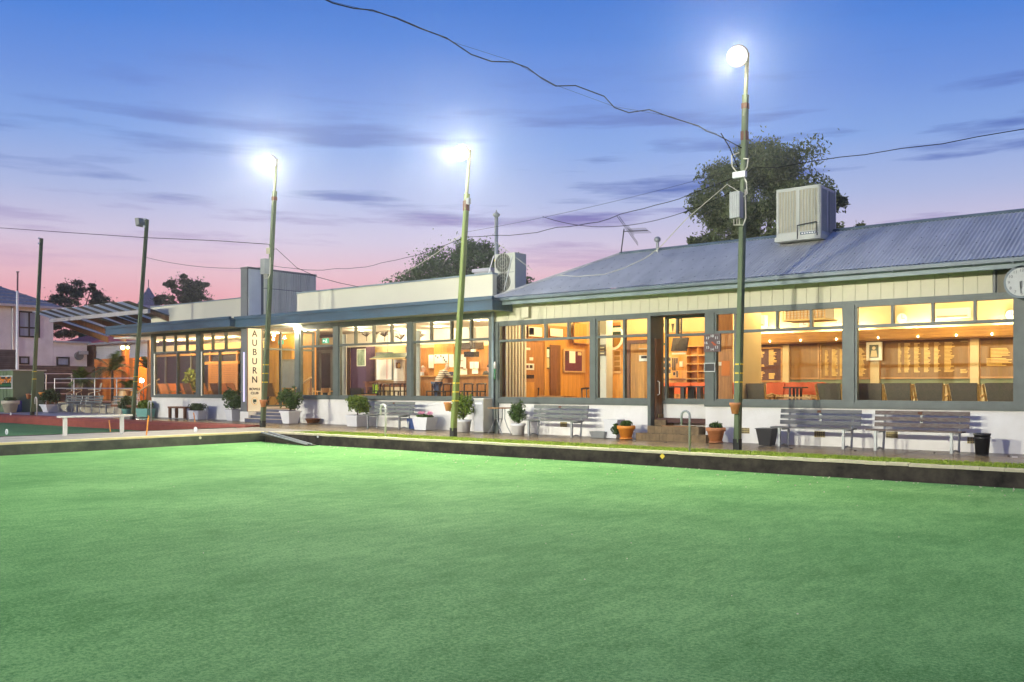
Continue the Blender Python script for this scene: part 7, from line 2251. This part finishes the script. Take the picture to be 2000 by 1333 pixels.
po, pbn = Proto(make_sling(m_orfab)), Proto(make_sling(m_brfab))
for px, yy, rz_, p_, lab in ((323, 23.8, .3, po, 'orange sling chair by the first mullion of the deck window'), (343, 23.0, -1.2, po, 'orange sling chair seen side on in the left deck window'), (366, 24.2, .2, po, 'orange sling chair behind the brown one left of the deck post'), (372, 22.8, .05, pbn, 'brown sling chair left of the deck window post'),
                          (403, 22.8, -.05, po, 'orange sling chair right of the deck window post'), (426, 22.8, .05, pbn, 'brown sling chair in the right deck window'), (441, 24.0, .2, po, 'orange sling chair half hidden behind the brown one'), (458, 22.9, 0, po, 'orange sling chair nearest the sign blade'),
                          (528, 23.3, .3, pbn, 'brown sling chair behind the pole in the porch')):
    p_.put(gx(px, yy), yy, FL, rz_, lab, 'sling chairs on the enclosed deck')
x = gx(372, 25.2)
t = thing('indoor_plant', 'leafy green plant inside the deck window', 'plant', (x, 25.2, FL))
MB().lathe([(.16, 0), (.22, .4)], x, 25.2, 14, FL).build('pot', m_potc, t, True)
MB().leaves((x, 25.2, FL + 1.1), (.45, .3, .65), 700, .10, .1).build('foliage', m_leafl, t)
t = thing('deck_rail', 'pale timber rail inside the left deck window', 'railing', at(310, 750, 22.5))
MB().tube([at(303, 747, 22.5), at(311, 742.5, 22.5)], .03).build('handrail', m_blond, t); q = at(305, 746, 22.5); MB().tube([q, Vector((q.x, q.y, FL))], .03).build('baluster', m_blond, t)

# ================================================================== PEOPLE AT THE BAR


def skin(name, verts, edges, radii, mat, parent, sub=2):
    me = bpy.data.meshes.new(name)
    me.from_pydata([tuple(v) for v in verts], edges, []); me.update(); me.materials.append(mat)
    o = link(name, me, parent)
    m_ = o.modifiers.new('skin', 'SKIN'); m_.use_smooth_shade = True
    for i, r in enumerate(radii):
        v = me.skin_vertices[0].data[i]; v.radius = r if isinstance(r, tuple) else (r, r); v.use_root = (i == 0)
    s_ = o.modifiers.new('sub', 'SUBSURF'); s_.levels = sub; s_.render_levels = sub
    return o


def person(px, wy, z0, face, label, top, legs, hair, lean=0.0, hand=None, sitting=False, h=1.72):
    """face: heading of the front of the body about Z (0 looks to +y); lean: bend at the hips"""
    x = gx(px, wy)
    t = thing('person', label, 'person', (x, wy, z0), 'people at the bar')
    rot = Matrix.Rotation(face, 3, 'Z')
    k = h / 1.72

    def P(a, b, c): return Vector((x, wy, z0)) + rot @ Vector((a * k, b * k, c * k))
    def up(a, b, c):          # upper body point, bent forward at the hips (0.95)
        yy, zz_ = b, c - .95
        return P(a, yy * math.cos(lean) + zz_ * math.sin(lean), .95 + zz_ * math.cos(lean) - yy * math.sin(lean))
    V = [P(0, 0, .95), up(0, 0, 1.12), up(0, .0, 1.30), up(0, .0, 1.42), up(0, .01, 1.50), up(0, .03, 1.56), up(0, .03, 1.64), up(0, .03, 1.70)]
    Rr = [(.145, .11), (.14, .105), (.16, .11), (.12, .085), (.052, .052), (.075, .085), (.078, .098), (.06, .075)]
    E = [(0, 1), (1, 2), (2, 3), (3, 4), (4, 5), (5, 6), (6, 7)]
    arm = {}
    for s in (-1, 1):
        sh, = [up(s * .19, 0, 1.41)]
        hp = P(*(hand if hand else (.2, .05, .85))) if hand is None else P(s * hand[0], hand[1], hand[2])
        if hand is None: hp = P(s * .24, .05, .80)
        el = sh.lerp(hp, .5) + rot @ Vector((s * .08, -.06, -.07))
        i = len(V); V += [sh, el, hp]; Rr += [.062, .045, .032]; E += [(3, i), (i, i + 1), (i + 1, i + 2)]
        d = (hp - el).normalized()
        for f in range(5):          # four fingers and a thumb
            off = rot @ Vector(((f - 1.5) * .017 * s, 0, 0)) if f < 4 else rot @ Vector((-s * .04, .0, .01))
            a_ = hp + d * (.05 if f < 4 else .02) + off; b_ = a_ + d * (.055, .065, .06, .048, .04)[f] + Vector((0, 0, -.015))
            n_ = len(V); V += [a_, b_]; Rr += [.010, .008]; E += [(i + 2, n_), (n_, n_ + 1)]
        arm[s] = (sh, el, hp)
    leg = {}
    for s in (-1, 1):
        hip = P(s * .09, 0, .90)
        if sitting: kn, an, toe = P(s * .11, .38, .86), P(s * .11, .32, .42), P(s * .11, .46, .38)
        else: kn, an, toe = P(s * .10, .03, .48), P(s * .11, -.03, .07), P(s * .12, .13, .03)
        i = len(V); V += [hip, kn, an, toe]; Rr += [.095, .065, .042, .035]; E += [(0, i), (i, i + 1), (i + 1, i + 2), (i + 2, i + 3)]
        leg[s] = (hip, kn, an, toe)
    skin('body', V, E, Rr, m_skin, t)
    nose = up(0, .125, 1.615); MB().obox(nose, (.022, .03, .035), rz=face).build('nose', m_skin, t)
    for s in (-1, 1):
        e = up(s * .032, .105, 1.64); MB().obox(e, (.022, .012, .01), rz=face).build('eye', m_black, t)
    # hair, clothes
    skin('hair', [up(0, -.02, 1.60), up(0, .0, 1.69), up(0, .03, 1.735)], [(0, 1), (1, 2)], [(.088, .075), (.09, .095), (.05, .06)], hair, t)
    V2 = [up(0, -.0, .93), up(0, 0, 1.12), up(0, 0, 1.30), up(0, 0, 1.42), up(0, .01, 1.475)]; R2 = [(.165, .13), (.165, .13), (.185, .13), (.14, .105), (.07, .07)]; E2 = [(0, 1), (1, 2), (2, 3), (3, 4)]
    for s in (-1, 1):
        sh, el, hp = arm[s]; i = len(V2); V2 += [sh, el, el.lerp(hp, .9)]; R2 += [.08, .062, .048]; E2 += [(3, i), (i, i + 1), (i + 1, i + 2)]
    skin('jumper' if top is m_stripe else 'shirt', V2, E2, R2, top, t)
    V3 = [P(0, 0, .97)]; R3 = [(.165, .13)]; E3 = []
    for s in (-1, 1):
        hip, kn, an, toe = leg[s]; i = len(V3); V3 += [hip, kn, an]; R3 += [.112, .082, .065]; E3 += [(0, i), (i, i + 1), (i + 1, i + 2)]
    skin('trousers', V3, E3, R3, legs, t)
    for s in (-1, 1):
        hip, kn, an, toe = leg[s]; skin('shoe', [an - Vector((0, 0, .02)), an.lerp(toe, .5) - Vector((0, 0, .02)), toe], [(0, 1), (1, 2)], [.05, .05, .042], m_black, t, 1)
    return t


person(853, 24.72, FL, -.35, 'man in a striped jumper and jeans leaning on the bar', m_stripe, m_denim, m_hairg, .62, (.17, .62, 1.14), h=1.80)
person(823, 26.15, FL, -1.2, 'grey haired man in a pale blue shirt behind the bar', m_shirtb, m_blackwood, m_hairg, .1, (.16, .36, 1.08), h=1.66)
person(880, 26.1, FL, 2.6, 'woman in a green jacket and red top bending behind the bar', m_greenj, m_black, m_hairb, .35, (.15, .38, 1.05), h=1.55)
person(957.5, 25.95, FL, 1.2, 'person in a dark grey jacket at the right end of the bar', m_shirtg, m_black, m_hairb, .15, (.16, .36, 1.08), h=1.66)

# lettering as plain meshes
bpy.context.view_layer.update()
_dg = bpy.context.evaluated_depsgraph_get()
for o in [o for o in COL.objects if o.type == 'FONT']:
    me = bpy.data.meshes.new_from_object(o.evaluated_get(_dg))
    nm, par = o.name, o.parent
    n = bpy.data.objects.new('new', me); COL.objects.link(n)
    n.parent = par; n.matrix_parent_inverse = o.matrix_parent_inverse.copy(); n.matrix_basis = o.matrix_basis.copy()
    bpy.data.objects.remove(o); n.name = nm

# ================================================================== THIN HAZE ADDED TO MAKE THE LAMPS GLOW
hz = MB().box(-402, 402, -402, 402, -1.6, 13.6)
m_haze = bpy.data.materials.new('lamp_glow_haze'); m_haze.use_nodes = True
_t = m_haze.node_tree; _t.nodes.clear()
_o = nd(_t, 'ShaderNodeOutputMaterial'); _v = nd(_t, 'ShaderNodeVolumePrincipled')
_v.inputs['Color'].default_value = (0.9, 0.93, 0.95, 1)
_v.inputs['Density'].default_value = 0.00055
_v.inputs['Anisotropy'].default_value = 0.85
_t.links.new(_v.outputs[0], _o.inputs['Volume'])
hz.build('haze', m_haze, kind='stuff', label='thin haze added over the greens so the lamps glow')
